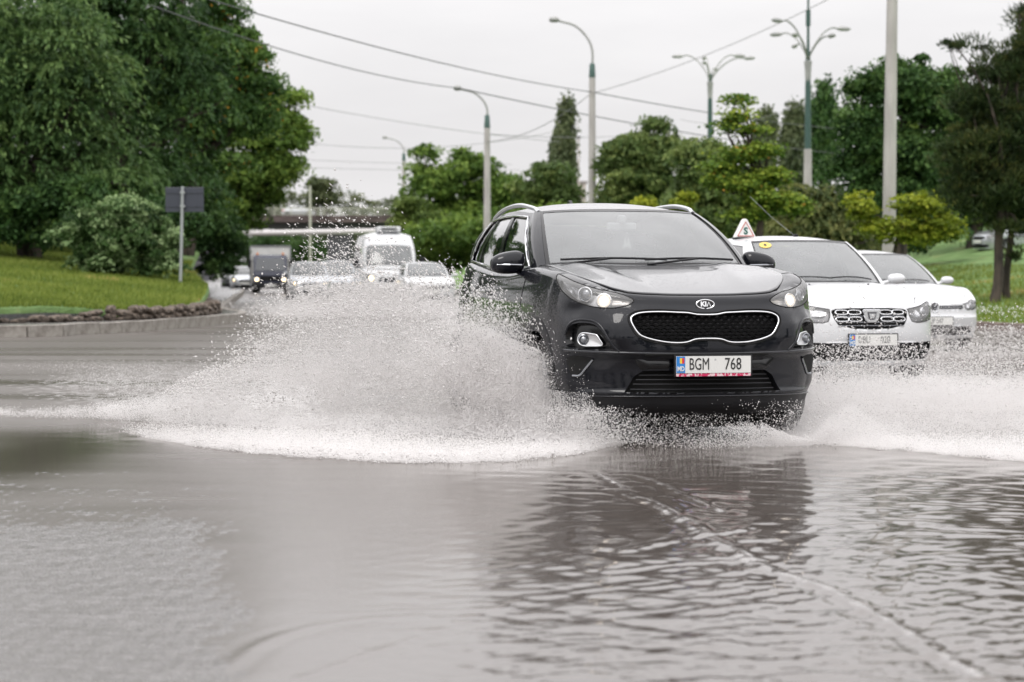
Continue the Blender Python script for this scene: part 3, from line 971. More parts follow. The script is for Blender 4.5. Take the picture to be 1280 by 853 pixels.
    for (xa, xb, xc) in ((-.66, -.30, .10), (-.06, .35, .66)):
        def wp(x, up):
            a = x / .8 * 2.0
            return G.pt(np.array(a), np.array(.035 + up)) + np.array([0, -.02, .012])
        w1 = tube_along([wp(x_, .015 + .02 * math.sin(k_ / 9 * math.pi)) for k_, x_ in enumerate(np.linspace(xa, xc, 10))], .009, 'wiper', M['black_plastic'], root)
        tube_along([wp(xa + (.0 if xa < -.5 else .0), -.03) + [0, -.03, -.01], wp(xb, .02) + [0, -.012, .008]], .009, 'wiper_arm', M['black_plastic'], w1)
    # antenna
    # ---- interior seen through the windscreen
    d = MB(); d.box((0, 1.72, 1.05), (1.42, .55, .12)); d.box((0, 1.55, 1.085), (1.3, .3, .08))
    d.build('dashboard', M['interior'], root, bevel=.03)
    for sx in (-.37, .37):
        st = MB(); st.box((sx, 2.62, .98), (.48, .14, .56), rx=R(-14), taper=.85); st.box((sx, 2.73, 1.34), (.25, .10, .17), rx=R(-10), taper=.9)
        st.build('seat', M['seat_grey'], root, bevel=.03)
    st = MB(); st.tube([(.37 + .18 * math.cos(a), 1.98 + .07 * math.sin(a), 1.06 + .17 * math.sin(a)) for a in np.linspace(0, 2 * math.pi, 25)], .015, 8, caps=False)
    st.build('steering_wheel', M['steer_grey'], root, smooth=True)
    mr = MB(); mr.box((.0, 2.02, 1.475), (.23, .03, .06)); mr.box((0, 2.02, 1.53), (.05, .1, .06)); mr.build('rear_view_mirror', M['steer_grey'], root, bevel=.02)
    hg = MB(); hg.tube([(-.005, 1.86, 1.47), (-.005, 1.86, 1.39)], .002, 4)
    hg.prism([(-.035, -.045), (-.012, .04), (0, -.01), (.012, .04), (.035, -.045), (0, -.03)], -.004, .004, front_M(-.005, 1.86, 1.355))
    hg.build('hanging_ornament', M['plate_white'], root)
    fl = MB(); fl.box((0, 2.75, .72), (1.5, 2.7, .1)); fl.box((0, 3.5, 1.0), (1.4, .2, .55)); fl.build('cabin_floor', M['interior'], root)

    # ---- mirrors
    for sd in (1, -1):
        V = []; nu, nv = 20, 14
        for i in range(nu):
            a = 2 * math.pi * i / nu
            for j in range(nv):
                b = math.pi * j / (nv - 1)
                cx = math.copysign(abs(math.cos(b))**.75, math.cos(b)); sb = abs(math.sin(b))**.72
                ca, sa = math.copysign(abs(math.cos(a))**.8, math.cos(a)), math.copysign(abs(math.sin(a))**.85, math.sin(a))
                x = .125 * cx; k = 1 + .22 * cx
                V.append((sd * (.955 - x * 1.0), 1.68 + .075 * ca * sb, 1.205 + .074 * sa * sb * (1.08 - .25 * (1 - cx) * .5) + .01 * sa * k + .012 * cx))
        F = []
        for i in range(nu):
            for j in range(nv - 1):
                F.append((i * nv + j, i * nv + j + 1, ((i + 1) % nu) * nv + j + 1, ((i + 1) % nu) * nv + j))
        mb_ = MB(); mb_.add(V, F)
        mo = mb_.build('door_mirror', M['black_paint'], root, smooth=True, angle=80)
        a_ = MB(); a_.tube([(sd * .80, 1.72, 1.135), (sd * .87, 1.70, 1.150), (sd * .92, 1.69, 1.165)], [.030, .026, .024], 10)
        a_.build('mirror_arm', M['dark_chrome'], mo, smooth=True)
        t_ = MB(); t_.tube([(sd * .865, 1.615, 1.188), (sd * .955, 1.60, 1.190), (sd * 1.045, 1.625, 1.192)], .008, 6); t_.build('turn_signal', M['dark_chrome'], mo)
        # sail panel in front of the door glass
        G.patch((3.0, 3.04), (3.32, 3.08), .04, .55, .004, 'sail_panel', M['gloss_black'], root, nu=4, nt=5, side=sd)
        for yy in (2.55, 3.55):
            s0 = float(np.interp(yy, B.Q[:500, 1], B.S[:500]))
            hh = strip_tube(B, [(s0 + k, .985 + .004 * k) for k in np.linspace(-.10, .10, 9)], .016, .022, 'door_handle', M['dark_chrome'], root, side=sd, closed=False, n=8)
        for yy, z1 in ((1.38, 1.10), (2.36, 1.10), (3.36, 1.15)):
            s0 = float(np.interp(yy, B.Q[:500, 1], B.S[:500]))
            strip_tube(B, [(s0, z_) for z_ in np.linspace(.42, z1, 14)], .003, .0005, 'door_gap', M['gap'], root, side=sd, closed=False, n=4)
        for yy in (.90, 3.57):
            wheel(root, .80 * sd, yy, .345, side=sd)
        # tail lamp wrapping the rear corner
        s0 = float(np.interp(4.10, B.Q[:590, 1], B.S[:590]))
        fan(B, smooth_closed([(s0 - .20, 1.0), (s0 - .08, 1.06), (s0 + .12, 1.06), (s0 + .3, 1.02), (s0 + .12, .95), (s0 - .05, .95)], 3), .006, 'tail_light', M['red_lens'], root, rings=3, side=sd, dome=.01)
    # shark-fin
    a_ = MB(); a_.prism([(0, 0), (.16, 0), (.15, .07), (.11, .07)], -.012, .012, Matrix.Translation((-.012, 3.3, 1.64)) @ Matrix(((0, 0, 1, 0), (1, 0, 0, 0), (0, 1, 0, 0), (0, 0, 0, 1))))
    a_.build('aerial', M['gloss_black'], root)
    return root

m = mat('grille_mesh', (.06, .06, .065), .22, .6)
mat('lamp_housing', (.66, .66, .67), .35, .35)
mat('reflector_soft', (.62, .62, .63), .3, .4)
m = mat('reflector_pleated', (.5, .48, .46), .35, .6)
add_bump(m, 60, .6, .01, stretch=(.1, .1, 1))
mat('projector_glass', (.25, .26, .28), .05, .6, coat=1)
mat('intake_slat', (.05, .05, .055), .3, .5)
mat('bumper_ridge_sheen', (.02, .021, .025), .18, .3, coat=.4)  # paler gloss grey holding the light caught on the bumper ridge; also the lip
mat('badge_white', (.85, .86, .88), .25, .5)
mat('seal_grey', (.45, .45, .46), .5)
mat('rail', (.62, .63, .65), .35, .8)
mat('steer_grey', (.55, .56, .58), .6)

# ------------------------------------------------------------------ the other cars
def car_body(root, p, detail=1.0):
    """p: W width, L length, hood (z of bonnet front, rear), belt (z front, rear), roof z, screen (y base, y top), paint, style keys"""
    W2, L = p['W'] / 2, p['L']
    hf, hr = p['hood']; bf, br = p['belt']; zr = p['roof']; yb, yt = p['screen']
    nose = p.get('nose', .62)
    sp = dict(
        plan=[(0, 0), (.30, .015), (.52, .07), (W2 - .18, .17), (W2 - .08, .32), (W2 - .025, .55), (W2, .95), (W2, L * .5), (W2 - .01, L * .75), (W2 - .05, L * .88), (W2 - .16, L - .12), (.5, L - .03), (0, L)],
        pf=[(.15, .10), (.24, .05), (.40, .01), (.50, .0), (nose, .01), (hf - .06, .05), (hf, .09), (hf + .4, .22)],
        ps=[(.15, .08), (.24, .04), (.45, .0), (.70, .0), (.85, .02), (1.0, .06), (1.2, .08)],
        pr=[(.15, .10), (.4, 0), (.7, .02), (1.0, .08), (1.2, .12)],
        zc=[(0, hf - .02), (.10, hf + .01), (.3, hf + .07), (yb * .6, hr - .06), (yb, hr), (L * .6, hr + .02), (L, br)],
        ze=[(0, hf - .06), (.12, hf - .04), (.35, hf + .05), (.7, bf - .03), (yb, bf), (L * .5, (bf + br) / 2), (L * .8, br), (L, br)],
        zb=[(0, .19), (.5, .20), (.9, .22), (L - .6, .22), (L, .26)],
        wheels=(p.get('wf', .83), p.get('wr', L - .78)), arch=p.get('arch', .35), hub=.31, ro=.07, rz=.05, w=W2 - .08, zmid=hf, crease=(.45, .008, .08))
    B = Body(sp)
    return B

def generic_car(name, label, loc, rz, p, detail=1, group=None, cat='car'):
    root = empty(name, loc, rz)
    tag(root, label, cat, group)
    B = car_body(root, p)
    W2, L = p['W'] / 2, p['L']
    hf, hr = p['hood']; bf, br = p['belt']; zr = p['roof']; yb, yt = p['screen']
    paint = M[p['paint']]
    head = densify(p['head'], 3)
    grille = np.array(p['grille'] + [(-a, b) for a, b in reversed(p['grille'])])
    low = np.array(p['low'] + [(-a, b) for a, b in reversed(p['low'])])
    ds, nz = (.022, 46) if detail > 1 else (.05, 22)
    shell(B, [grille, head, low], 'body', paint, root, ds=ds, nz=nz, deck=.42, ndeck=8)
    gr = rimwall(B, grille, 0, -.04, 'grille', M['gloss_black'], root)
    fan(B, grille, -.04, 'grille_backing', M['gap'], gr, rings=6)
    lo = rimwall(B, low, 0, -.05, 'lower_grille', M['black_plastic'], root)
    fan(B, low, -.05, 'grille_backing', M['gap'], lo, rings=4)
    lowz = [z for _, z in p['low']]
    for z in np.linspace(min(lowz) + .03, max(lowz) - .03, 3):
        strip_tube(B, [(s_, z) for s_ in np.linspace(-.5, .5, 20)], .007, -.03, 'slat', M['black_plastic'], lo, closed=False, n=4)
    for sd in (1, -1):
        hl = rimwall(B, head, .0, -.045, 'headlight', M['lamp_dark'], root, side=sd, shrink=.04)
        fan(B, head, -.045, 'lamp_housing', M['lamp_smoke'], hl, rings=5, side=sd)
        c = head.mean(0)
        if p.get('head_inner'):
            for q, mt in p['head_inner']:
                fan(B, smooth_closed(q, 2), -.028, 'reflector', M[mt], hl, rings=3, side=sd, dome=-.012)
        lit = p.get('lit')
        for (s0, z0, rr) in p.get('bulbs', [(c[0], c[1], .05)]):
            cen = B.pt(np.array(s0 * sd), np.array(z0), np.array(-.03))
            q, n_ = B.plan(np.array(s0 * sd))
            dirv = Vector((n_[0] * sd * .5, n_[1], .05)).normalized()
            Mq = Matrix.Translation(cen) @ dirv.to_track_quat('Z', 'Y').to_matrix().to_4x4()
            b = MB(); b.lathe([(rr, -.02), (rr * 1.1, .004), (rr * .95, .01), (rr * .7, -.01)], 18, Mq); b.build('bulb_ring', M['chrome'], hl, smooth=True)
            b = MB(); b.lathe([(rr * .8, .0), (rr * .5, .012), (0, .016)], 16, Mq); b.build('bulb', M['lamp_lit_far'] if lit else M['projector_glass'], hl, smooth=True)
        fan(B, head, .0, 'lens', M['lens'], hl, rings=5, side=sd, dome=.008)
        strip_tube(B, head, .004, 0, 'lamp_seam', M['gap'], hl, side=sd, n=4)
    # bonnet
    q, n = B.plan(np.linspace(0, 1.0, 120))
    ex = q[:, 0] - n[:, 0] * .13; ey = q[:, 1] - n[:, 1] * .13
    xm = W2 - .16
    yfront = lambda x: np.interp(np.abs(x), ex[ex < xm * .86], ey[ex < xm * .86]) + np.clip(np.abs(x) - xm * .80, 0, 1) * 1.6
    hw = pchip([0, .3, 1], [xm - .05, xm - .01, xm])
    bonnet(B, yfront, lambda x: yb - .05 + .25 * (np.abs(x) / .75)**2.2, hw, 'bonnet', paint, root, off=.004, na=31, nb=16, gapmat=M['gap'])
    # cabin
    cb = W2 - .09; ct = p.get('roofw', cb - .17); yr = p.get('yr', L - .35); yrt = p.get('yrt', L - .75)
    base = [(0, yb, hr + .005), (.36, yb + .035, hr), (cb - .10, yb + .19, bf + .02), (cb - .03, yb + .33, bf + .0), (cb, (yb + yr) * .47, (bf + br) / 2), (cb - .02, (yb + yr) * .62, br), (cb - .05, yr - .35, br), (cb - .13, yr - .06, br), (.4, yr, br), (0, yr + .02, br)]
    top = [(0, yt, zr - .045), (.30, yt + .015, zr - .047), (ct - .05, yt + .07, zr - .062), (ct - .01, yt + .15, zr - .075), (ct + .01, (yt + yrt) * .48, zr - .045), (ct, (yt + yrt) * .6, zr - .045), (ct - .03, yrt - .25, zr - .07), (ct - .08, yrt - .04, zr - .09), (.35, yrt, zr - .09), (0, yrt + .02, zr - .085)]
    G = Glasshouse(base, top, bulge=.03)
    G.patch((-1.9, -1.9), (1.9, 1.9), .02, .96, -.004, 'windscreen', M[p.get('screenmat', 'windscreen')], root, nu=22, nt=8)
    G.patch((-1.97, -1.97), (1.97, 1.97), .95, 1.0, -.001, 'windscreen_header', M['gloss_black'], root, nu=22, nt=2)
    for sd in (1, -1):
        G.patch((1.86, 1.88), (1.99, 1.99), 0, 1, -.001, 'windscreen_seal', M['gloss_black'], root, nu=3, nt=8, side=sd)
        G.patch((1.96, 1.96), (3.0, 3.05), 0, 1, .005, 'windscreen_pillar', paint, root, nu=6, nt=10, side=sd)
        G.patch((2.9, 2.9), (9, 9), 0, .06, .002, 'waist_panel', paint, root, nu=40, nt=2, side=sd)
        G.patch((2.9, 2.9), (7.4, 7.4), .90, 1, .004, 'roof_side', paint, root, nu=30, nt=3, side=sd)
        G.patch((4.0, 3.95), (4.22, 4.15), .05, .92, .002, 'door_pillar', M['gloss_black'], root, nu=3, nt=5, side=sd)
        G.patch((6.1, 5.7), (7.6, 7.5), .05, .92, .003, 'rear_pillar', paint, root, nu=10, nt=6, side=sd)
        for ul, ur in (((3.0, 3.05), (4.05, 4.0)), ((4.18, 4.1), (6.2, 5.8))):
            G.patch(ul, ur, .05, .92, -.005, 'side_window', M['tinted_glass'], root, nu=10, nt=6, side=sd)
        G.patch((7.5, 7.45), (9, 9), .05, .96, 0, 'rear_glass', M['tinted_glass'], root, nu=8, nt=5, side=sd)
        # mirror
        V = []; nu, nv = 14, 9
        for i in range(nu):
            a = 2 * math.pi * i / nu
            for j in range(nv):
                b = math.pi * j / (nv - 1); sb = abs(math.sin(b))**.7
                V.append((sd * (W2 + .09 + .10 * math.cos(b)), yb + .42 + .06 * math.cos(a) * sb, bf + .075 + .058 * math.sin(a) * sb))
        F = [(i * nv + j, i * nv + j + 1, ((i + 1) % nu) * nv + j + 1, ((i + 1) % nu) * nv + j) for i in range(nu) for j in range(nv - 1)]
        mb_ = MB(); mb_.add(V, F); mb_.tube([(sd * (W2 - .09), yb + .42, bf + .02), (sd * (W2 + .02), yb + .43, bf + .05)], .022, 8)
        mb_.build('door_mirror', M[p.get('mirror', p['paint'])], root, smooth=True, angle=80)
        for yy in sp_wheels(p, L):
            wheel(root, (W2 - .12) * sd, yy, .31, r=.31, w=.19, side=sd, spokes=7)
        for yy, z1 in ((yb + .30, bf - .02), (yb + 1.25, bf - .02), (L * .72, br - .03)):
            s0 = float(np.interp(yy, B.Q[:500, 1], B.S[:500]))
            strip_tube(B, [(s0, z_) for z_ in np.linspace(.35, z1, 8)], .003, .0005, 'door_gap', M['gap'], root, side=sd, closed=False, n=4)
        s0 = float(np.interp(L - .35, B.Q[:590, 1], B.S[:590]))
        fan(B, np.array([(s0 - .05, .72), (s0 + .25, .72), (s0 + .25, .92), (s0 - .0, .92)]), .006, 'tail_light', M['red_lens'], root, rings=2, side=sd)
        if detail > 1:
            for yy in (yb + 1.05, L * .66):
                s0 = float(np.interp(yy, B.Q[:500, 1], B.S[:500]))
                strip_tube(B, [(s0 + k, bf - .10) for k in (-.1, 0, .1)], .015, .02, 'door_handle', paint, root, side=sd, closed=False, n=6)
    G.roof(.05, 'roof', paint, root)
    V = []
    for a in np.linspace(-1, 1, 24):
        x = a * (cb - .08); y0 = yb - .08 + .25 * (abs(x) / .75)**2.2; pq = G.pt(np.array(a * 2.0), np.array(.03))
        V += [(x, y0, float(B.top(x, y0)) - .012), tuple(pq - [0, 0, .004])]
    npmesh('scuttle', V, grid_faces(24, 2), M['black_plastic'], root)
    for xa, xc in ((-.55, .05), (.0, .58)):
        tube_along([G.pt(np.array(x_ / cb * 2), np.array(.05 + .03 * math.sin(k_ / 7 * math.pi))) + np.array([0, -.02, .012]) for k_, x_ in enumerate(np.linspace(xa, xc, 8))], .008, 'wiper', M['black_plastic'], root)
    u = MB(); u.box((0, L / 2, .40), (p['W'] - .36, L - .6, .3)); u.build('underbody', M['gap'], root)
    d = MB(); d.box((0, yb + .5, bf - .02), (p['W'] - .4, .5, .10)); d.build('dashboard', M['interior'], root, bevel=.02)
    for sx in (-.35, .35):
        st = MB(); st.box((sx, yb + 1.35, bf - .08), (.45, .13, .5), rx=R(-14), taper=.85); st.box((sx, yb + 1.44, bf + .24), (.24, .09, .16), rx=R(-10)); st.build('seat', M['seat_grey'], root, bevel=.03)
    st = MB(); st.tube([(.35 + .18 * math.cos(a), yb + .76 + .06 * math.sin(a), bf + .03 + .16 * math.sin(a)) for a in np.linspace(0, 2 * math.pi, 21)], .014, 6, caps=False)
    st.build('steering_wheel', M['interior'], root)
    mr = MB(); mr.box((0, yt - .06, zr - .13), (.22, .03, .065)); mr.build('rear_view_mirror', M['interior'], root, bevel=.015)
    fl = MB(); fl.box((0, L * .6, .6), (p['W'] - .4, L * .55, .08)); fl.build('cabin_floor', M['interior'], root)
    return root, B, G

def sp_wheels(p, L): return (p.get('wf', .83), p.get('wr', L - .78))

DACIA = dict(W=1.735, L=4.06, hood=(.79, 1.03), belt=(.99, 1.05), roof=1.53, screen=(1.12, 1.92), paint='white_paint', roofw=.60, mirror='white_paint',
    grille=[(.03, .775), (.20, .775), (.38, .765), (.435, .75), (.40, .66), (.36, .60), (.20, .568), (.03, .560)],
    low=[(.03, .425), (.50, .425), (.80, .435), (.86, .34), (.76, .26), (.50, .245), (.03, .24)],
    head=[(.445, .762), (.60, .785), (.76, .815), (.90, .835), (.955, .825), (.95, .77), (.90, .70), (.80, .655), (.66, .635), (.52, .625), (.465, .64), (.445, .69)],
    head_inner=[([(.48, .745), (.60, .765), (.64, .70), (.52, .69)], 'reflector'), ([(.67, .79), (.80, .80), (.80, .70), (.69, .69)], 'reflector')],
    bulbs=[(.74, .745, .045)], arch=.36)
VW = dict(W=1.78, L=4.38, hood=(.70, .97), belt=(.94, 1.02), roof=1.46, screen=(1.15, 1.95), paint='white_paint', roofw=.58, yr=3.9, yrt=3.25, nose=.5,
    grille=[(.03, .665), (.25, .665), (.50, .67), (.50, .615), (.25, .60), (.03, .595)],
    low=[(.03, .365), (.45, .365), (.66, .36), (.69, .30), (.60, .245), (.03, .235)],
    head=[(.52, .68), (.62, .70), (.76, .735), (.86, .74), (.88, .69), (.84, .625), (.70, .595), (.58, .595), (.53, .62)],
    head_inner=[([(.56, .67), (.66, .69), (.66, .62), (.57, .615)], 'reflector')], bulbs=[(.74, .665, .05)])
FARCAR = dict(W=1.72, L=4.2, hood=(.76, 1.0), belt=(.97, 1.03), roof=1.46, screen=(1.12, 1.88), paint='white_paint', roofw=.60,
    grille=[(.03, .70), (.25, .70), (.42, .69), (.42, .60), (.25, .58), (.03, .58)],
    low=[(.03, .39), (.45, .39), (.60, .38), (.62, .27), (.45, .25), (.03, .25)],
    head=[(.48, .72), (.60, .74), (.78, .77), (.86, .76), (.84, .66), (.70, .61), (.54, .61), (.48, .65)], bulbs=[(.66, .68, .055)])

def build_dacia():
    root, B, G = generic_car('passenger_car', 'white hatchback with a triangular S sign on its roof, right behind the black car', (gx(1091, 24.3), 24.3, 0), R(15.5), DACIA, detail=2)
    gr = [c for c in root.children if c.name.startswith('grille')][0]
    # chrome loops in the grille, four each side
    for sd in (1, -1):
        for z in (.735, .665):
            for s0 in (.175, .315):
                w_, h_ = .056, .018
                strip_tube(B, smooth_closed([(s0 - w_, z - h_), (s0 + w_, z - h_), (s0 + w_, z + h_), (s0 - w_, z + h_)], 3), .0065, -.006, 'grille_loop', M['chrome'], gr, side=sd, n=6)
    for z in (.70, .60, .635):
        strip_tube(B, [(s_, z) for s_ in np.linspace(-.38, .38, 24)], .006, -.018, 'grille_bar', M['dark_chrome'], gr, closed=False, n=5)
    bx, by, bz = B.pt(np.array(0.), np.array(.69), np.array(.0))
    Mx = front_M(bx, by - .002, bz)
    b = MB(); b.prism([(-.095, .072), (.095, .072), (.075, -.03), (.045, -.062), (-.045, -.062), (-.075, -.03)], -.03, .012, Mx)
    bd = b.build('badge', M['chrome'], root, bevel=.006)
    b = MB(); b.prism([(-.05, .045), (.05, .045), (.035, -.02), (.02, -.034), (-.02, -.034), (-.035, -.02)], .0125, .017, Mx); b.build('badge_core', M['lamp_dark'], bd)
    b = MB(); b.prism([(-.036, .030), (.036, .030), (.022, -.018), (-.022, -.018)], .0172, .022, Mx); b.build('badge_core', M['chrome'], bd)
    pl, Mx = number_plate(root, 0, -.018, .455, '')
    text_obj('DBU', .10, 'plate_letters', M['plate_grey'], pl, Mx @ Matrix.Translation((-.10, 0, .0035)), sx=.66)
    text_obj('028', .10, 'plate_letters', M['plate_grey'], pl, Mx @ Matrix.Translation((.13, 0, .0035)), sx=.72)
    # washer jets on the bonnet
    for x in (-.33, .33):
        j = MB(); j.lathe([(.011, 0), (.010, .010), (0, .014)], 10, Matrix.Translation((x, .86, float(B.top(x, .86)) + .004))); j.build('washer_jet', M['black_plastic'], root)
    # yellow learner sticker at the top of the glass
    c = G.pt(np.array(-1.42), np.array(.86), np.array(.004))
    for i_, (ra, rb, mt) in enumerate(((.085, .05, 'sticker_yellow'), (.02, .02, 'plate_black'))):
        V = [G.pt(np.array(-1.42 + ra * 2.6 * math.cos(a)), np.array(.86 + rb * 1.6 * math.sin(a)), np.array(.003 + .002 * i_)) for a in np.linspace(0, 2 * math.pi, 25)[:-1]]
        b = MB(); b.add(V, [tuple(range(24))]); b.build('round_sticker', M[mt], root)
    # aerial
    tube_along([(.02, 2.12, 1.53), (-.10, 2.55, 1.76), (-.20, 2.9, 1.98)], .0018, 'aerial', M['dark_chrome'], root, n=6)
    a = MB(); a.box((.02, 2.10, 1.535), (.035, .07, .03)); a.build('aerial_base', M['black_plastic'], root, bevel=.006)
    # triangular roof sign, its own thing sitting on the roof
    sg = empty('roof_sign', (0, 0, 0), R(15.5))
    rm = Matrix.Translation(root.location) @ Matrix.Rotation(R(15.5), 4, 'Z')
    sg.location = rm @ Vector((-.42, 2.5, 1.515))
    tag(sg, 'white triangular sign with a green S, standing on the roof of the white hatchback', 'sign')
    tri = [(-.125, 0), (.125, 0), (.022, .198), (0, .21), (-.022, .198)]
    b = MB(); b.prism(tri, -.045, .045, FRONT); b.build('sign_body', M['plate_white'], sg, bevel=.012)
    b = MB()
    inn = [(-.094, .018), (.094, .018), (0, .172)]
    for i in range(3):
        p0, p1 = inn[i], inn[(i + 1) % 3]
        b.tube([FRONT @ Vector((*p0, .046)), FRONT @ Vector((*p1, .046))], .005, 5)
    b.build('sign_border', M['sign_red'], sg)
    text_obj('S', .105, 'sign_letter', M['dark_green'], sg, FRONT @ Matrix.Translation((0, .070, .047)), sx=1.0, bold=.004)
    b = MB(); b.box((0, 0, -.012), (.24, .12, .03)); b.build('sign_foot', M['black_plastic'], sg, bevel=.005)
    return root

def build_vw():
    root, B, G = generic_car('passenger_car', 'white saloon nearest the right kerb, half hidden behind the white hatchback', (gx(1170, 34.3), 34.3, 0), R(17), VW, detail=2)
    gr = [c for c in root.children if c.name.startswith('grille')][0]
    for z, r_ in ((.662, .006), (.635, .004), (.605, .006)):
        strip_tube(B, [(s_, z) for s_ in np.linspace(-.48, .48, 24)], r_, -.006, 'grille_bar', M['chrome'], gr, closed=False, n=5)
    bx, by, bz = B.pt(np.array(0.), np.array(.635), np.array(.0))
    Mx = front_M(bx, by - .008, bz)
    b = MB(); b.tube([Mx @ Vector((.070 * math.cos(a), .070 * math.sin(a), 0)) for a in np.linspace(0, 2 * math.pi, 33)], .008, 6, caps=False)
    bd = b.build('badge', M['chrome'], root, smooth=True)
    b = MB(); b.prism([(.068 * math.cos(a), .068 * math.sin(a)) for a in np.linspace(0, 2 * math.pi, 25)[:-1]], -.02, -.002, Mx); b.build('badge_field', M['lamp_dark'], bd)
    b = MB()
    b.tube([Mx @ Vector(q) for q in ((-.030, .060, 0), (0, .008, 0), (.030, .060, 0))], .006, 5)
    b.tube([Mx @ Vector(q) for q in ((-.062, .028, 0), (-.030, -.058, 0), (0, -.002, 0), (.030, -.058, 0), (.062, .028, 0))], .006, 5)
    b.build('badge_letters', M['chrome'], bd)
    pl, Mx = number_plate(root, 0, -.012, .44, '', flag=False)
    text_obj('LJP 647', .10, 'plate_letters', M['plate_grey'], pl, Mx @ Matrix.Translation((0, 0, .0035)), sx=.72)
    return root

def far_car(px, Y, rz, label, paint, lit=True, name='passenger_car', z=0.0, scale=1.0, group=None, **kw):
    p = dict(FARCAR); p['paint'] = paint; p['lit'] = lit; p.update(kw)
    root, B, G = generic_car(name, label, (gx(px, Y), Y, z), rz, p, detail=1, group=group)
    root.scale = (scale,) * 3
    if lit or True:
        pl, Mx = number_plate(root, 0, -.012, .50, '', flag=False)
    return root

def build_van(px, Y, rz):
    root = empty('passenger_van', (gx(px, Y), Y, 0), rz)
    tag(root, 'tall white minibus with a roof air conditioner and one lit headlamp', 'van')
    p = dict(W=2.0, L=5.9, hood=(1.10, 1.32), belt=(1.30, 1.34), roof=2.56, screen=(.62, 1.15), paint='white_paint', roofw=.80, yr=5.75, yrt=5.70, wf=1.0, wr=4.7, arch=.40,
             grille=[(.03, .95), (.30, .95), (.45, .93), (.42, .78), (.25, .75), (.03, .75)],
             low=[(.03, .55), (.6, .55), (.75, .53), (.75, .38), (.6, .35), (.03, .35)],
             head=[(.55, .95), (.70, 1.04), (.86, 1.10), (.94, 1.05), (.92, .88), (.80, .80), (.62, .80), (.56, .86)], bulbs=[(.72, .92, .07)])
    W2, L = 1.0, 5.9
    sp = dict(plan=[(0, 0), (.35, .02), (.62, .08), (.82, .2), (.92, .38), (.98, .65), (1.0, 1.1), (1.0, 3), (1.0, 5.2), (.98, 5.7), (.90, 5.88), (.5, 5.9), (0, 5.9)],
              pf=[(.2, .08), (.35, .02), (.6, 0), (.8, .02), (1.0, .08), (1.2, .15)], ps=[(.2, .05), (.45, 0), (.9, 0), (1.2, .02), (1.35, .03)], pr=[(.2, .03), (.5, 0), (1.4, 0)],
              zc=[(0, 1.05), (.2, 1.12), (.5, 1.26), (.7, 1.33), (6, 1.33)], ze=[(0, 1.02), (.2, 1.08), (.5, 1.2), (.8, 1.28), (6, 1.30)], zb=[(0, .25), (1, .3), (6, .3)],
              wheels=(1.0, 4.7), arch=.42, hub=.35, ro=.05, rz=.05, w=.92, zmid=1.05)
    B = Body(sp)
    head = smooth_closed(p['head'], 3)
    grille = np.array(p['grille'] + [(-a, b) for a, b in reversed(p['grille'])])
    low = np.array(p['low'] + [(-a, b) for a, b in reversed(p['low'])])
    shell(B, [grille, head, low], 'body', M['white_paint'], root, ds=.05, nz=24, deck=.4, ndeck=5)
    gr = rimwall(B, grille, 0, -.04, 'grille', M['gloss_black'], root); fan(B, grille, -.04, 'grille_backing', M['gap'], gr, rings=3)
    for z in (.81, .87): strip_tube(B, [(s_, z) for s_ in np.linspace(-.4, .4, 16)], .012, -.01, 'grille_bar', M['dark_chrome'], gr, closed=False, n=5)
    lo = rimwall(B, low, 0, -.04, 'lower_grille', M['black_plastic'], root); fan(B, low, -.04, 'grille_backing', M['gap'], lo, rings=3)
    for sd in (1, -1):
        hl = rimwall(B, head, 0, -.05, 'headlight', M['lamp_dark'], root, side=sd); fan(B, head, -.05, 'lamp_housing', M['lamp_housing'], hl, rings=3, side=sd)
        cen = B.pt(np.array(.72 * sd), np.array(.92), np.array(-.01)); Mq = Matrix.Translation(cen) @ Vector((0, -1, .05)).to_track_quat('Z', 'Y').to_matrix().to_4x4()
        b = MB(); b.lathe([(.08, 0), (.05, .02), (0, .03)], 16, Mq); b.build('bulb', M['lamp_lit_far' if sd < 0 else 'projector_glass'], hl, smooth=True)
        fan(B, head, 0, 'lens', M['lens'], hl, rings=3, side=sd, dome=.01)
        wheel(root, .86 * sd, 1.0, .35, r=.35, w=.22, side=sd, spokes=6); wheel(root, .86 * sd, 4.7, .35, r=.35, w=.22, side=sd, spokes=6)
        mm = MB(); mm.box((sd * 1.17, 1.05, 1.48), (.20, .12, .34)); mm.tube([(sd * .98, 1.1, 1.35), (sd * 1.12, 1.07, 1.38)], .03, 6); mm.build('door_mirror', M['black_plastic'], root, bevel=.04)
    base = [(0, .62, 1.34), (.45, .66, 1.335), (.84, .80, 1.31), (.925, 1.0, 1.30), (.965, 1.9, 1.30), (.97, 3.0, 1.30), (.97, 4.4, 1.30), (.95, 5.6, 1.30), (.6, 5.86, 1.30), (0, 5.88, 1.30)]
    top = [(0, 1.42, 2.42), (.40, 1.44, 2.41), (.72, 1.52, 2.38), (.80, 1.62, 2.40), (.83, 2.3, 2.43), (.84, 3.2, 2.43), (.84, 4.4, 2.42), (.80, 5.5, 2.40), (.5, 5.72, 2.40), (0, 5.74, 2.40)]
    G = Glasshouse(base, top, bulge=.07)
    G.patch((-1.93, -1.93), (1.93, 1.93), .02, .66, -.004, 'windscreen', M['windscreen'], root, nu=20, nt=8)
    G.patch((-1.96, -1.96), (1.96, 1.96), .65, 1.0, .004, 'front_header', M['white_paint'], root, nu=20, nt=6)
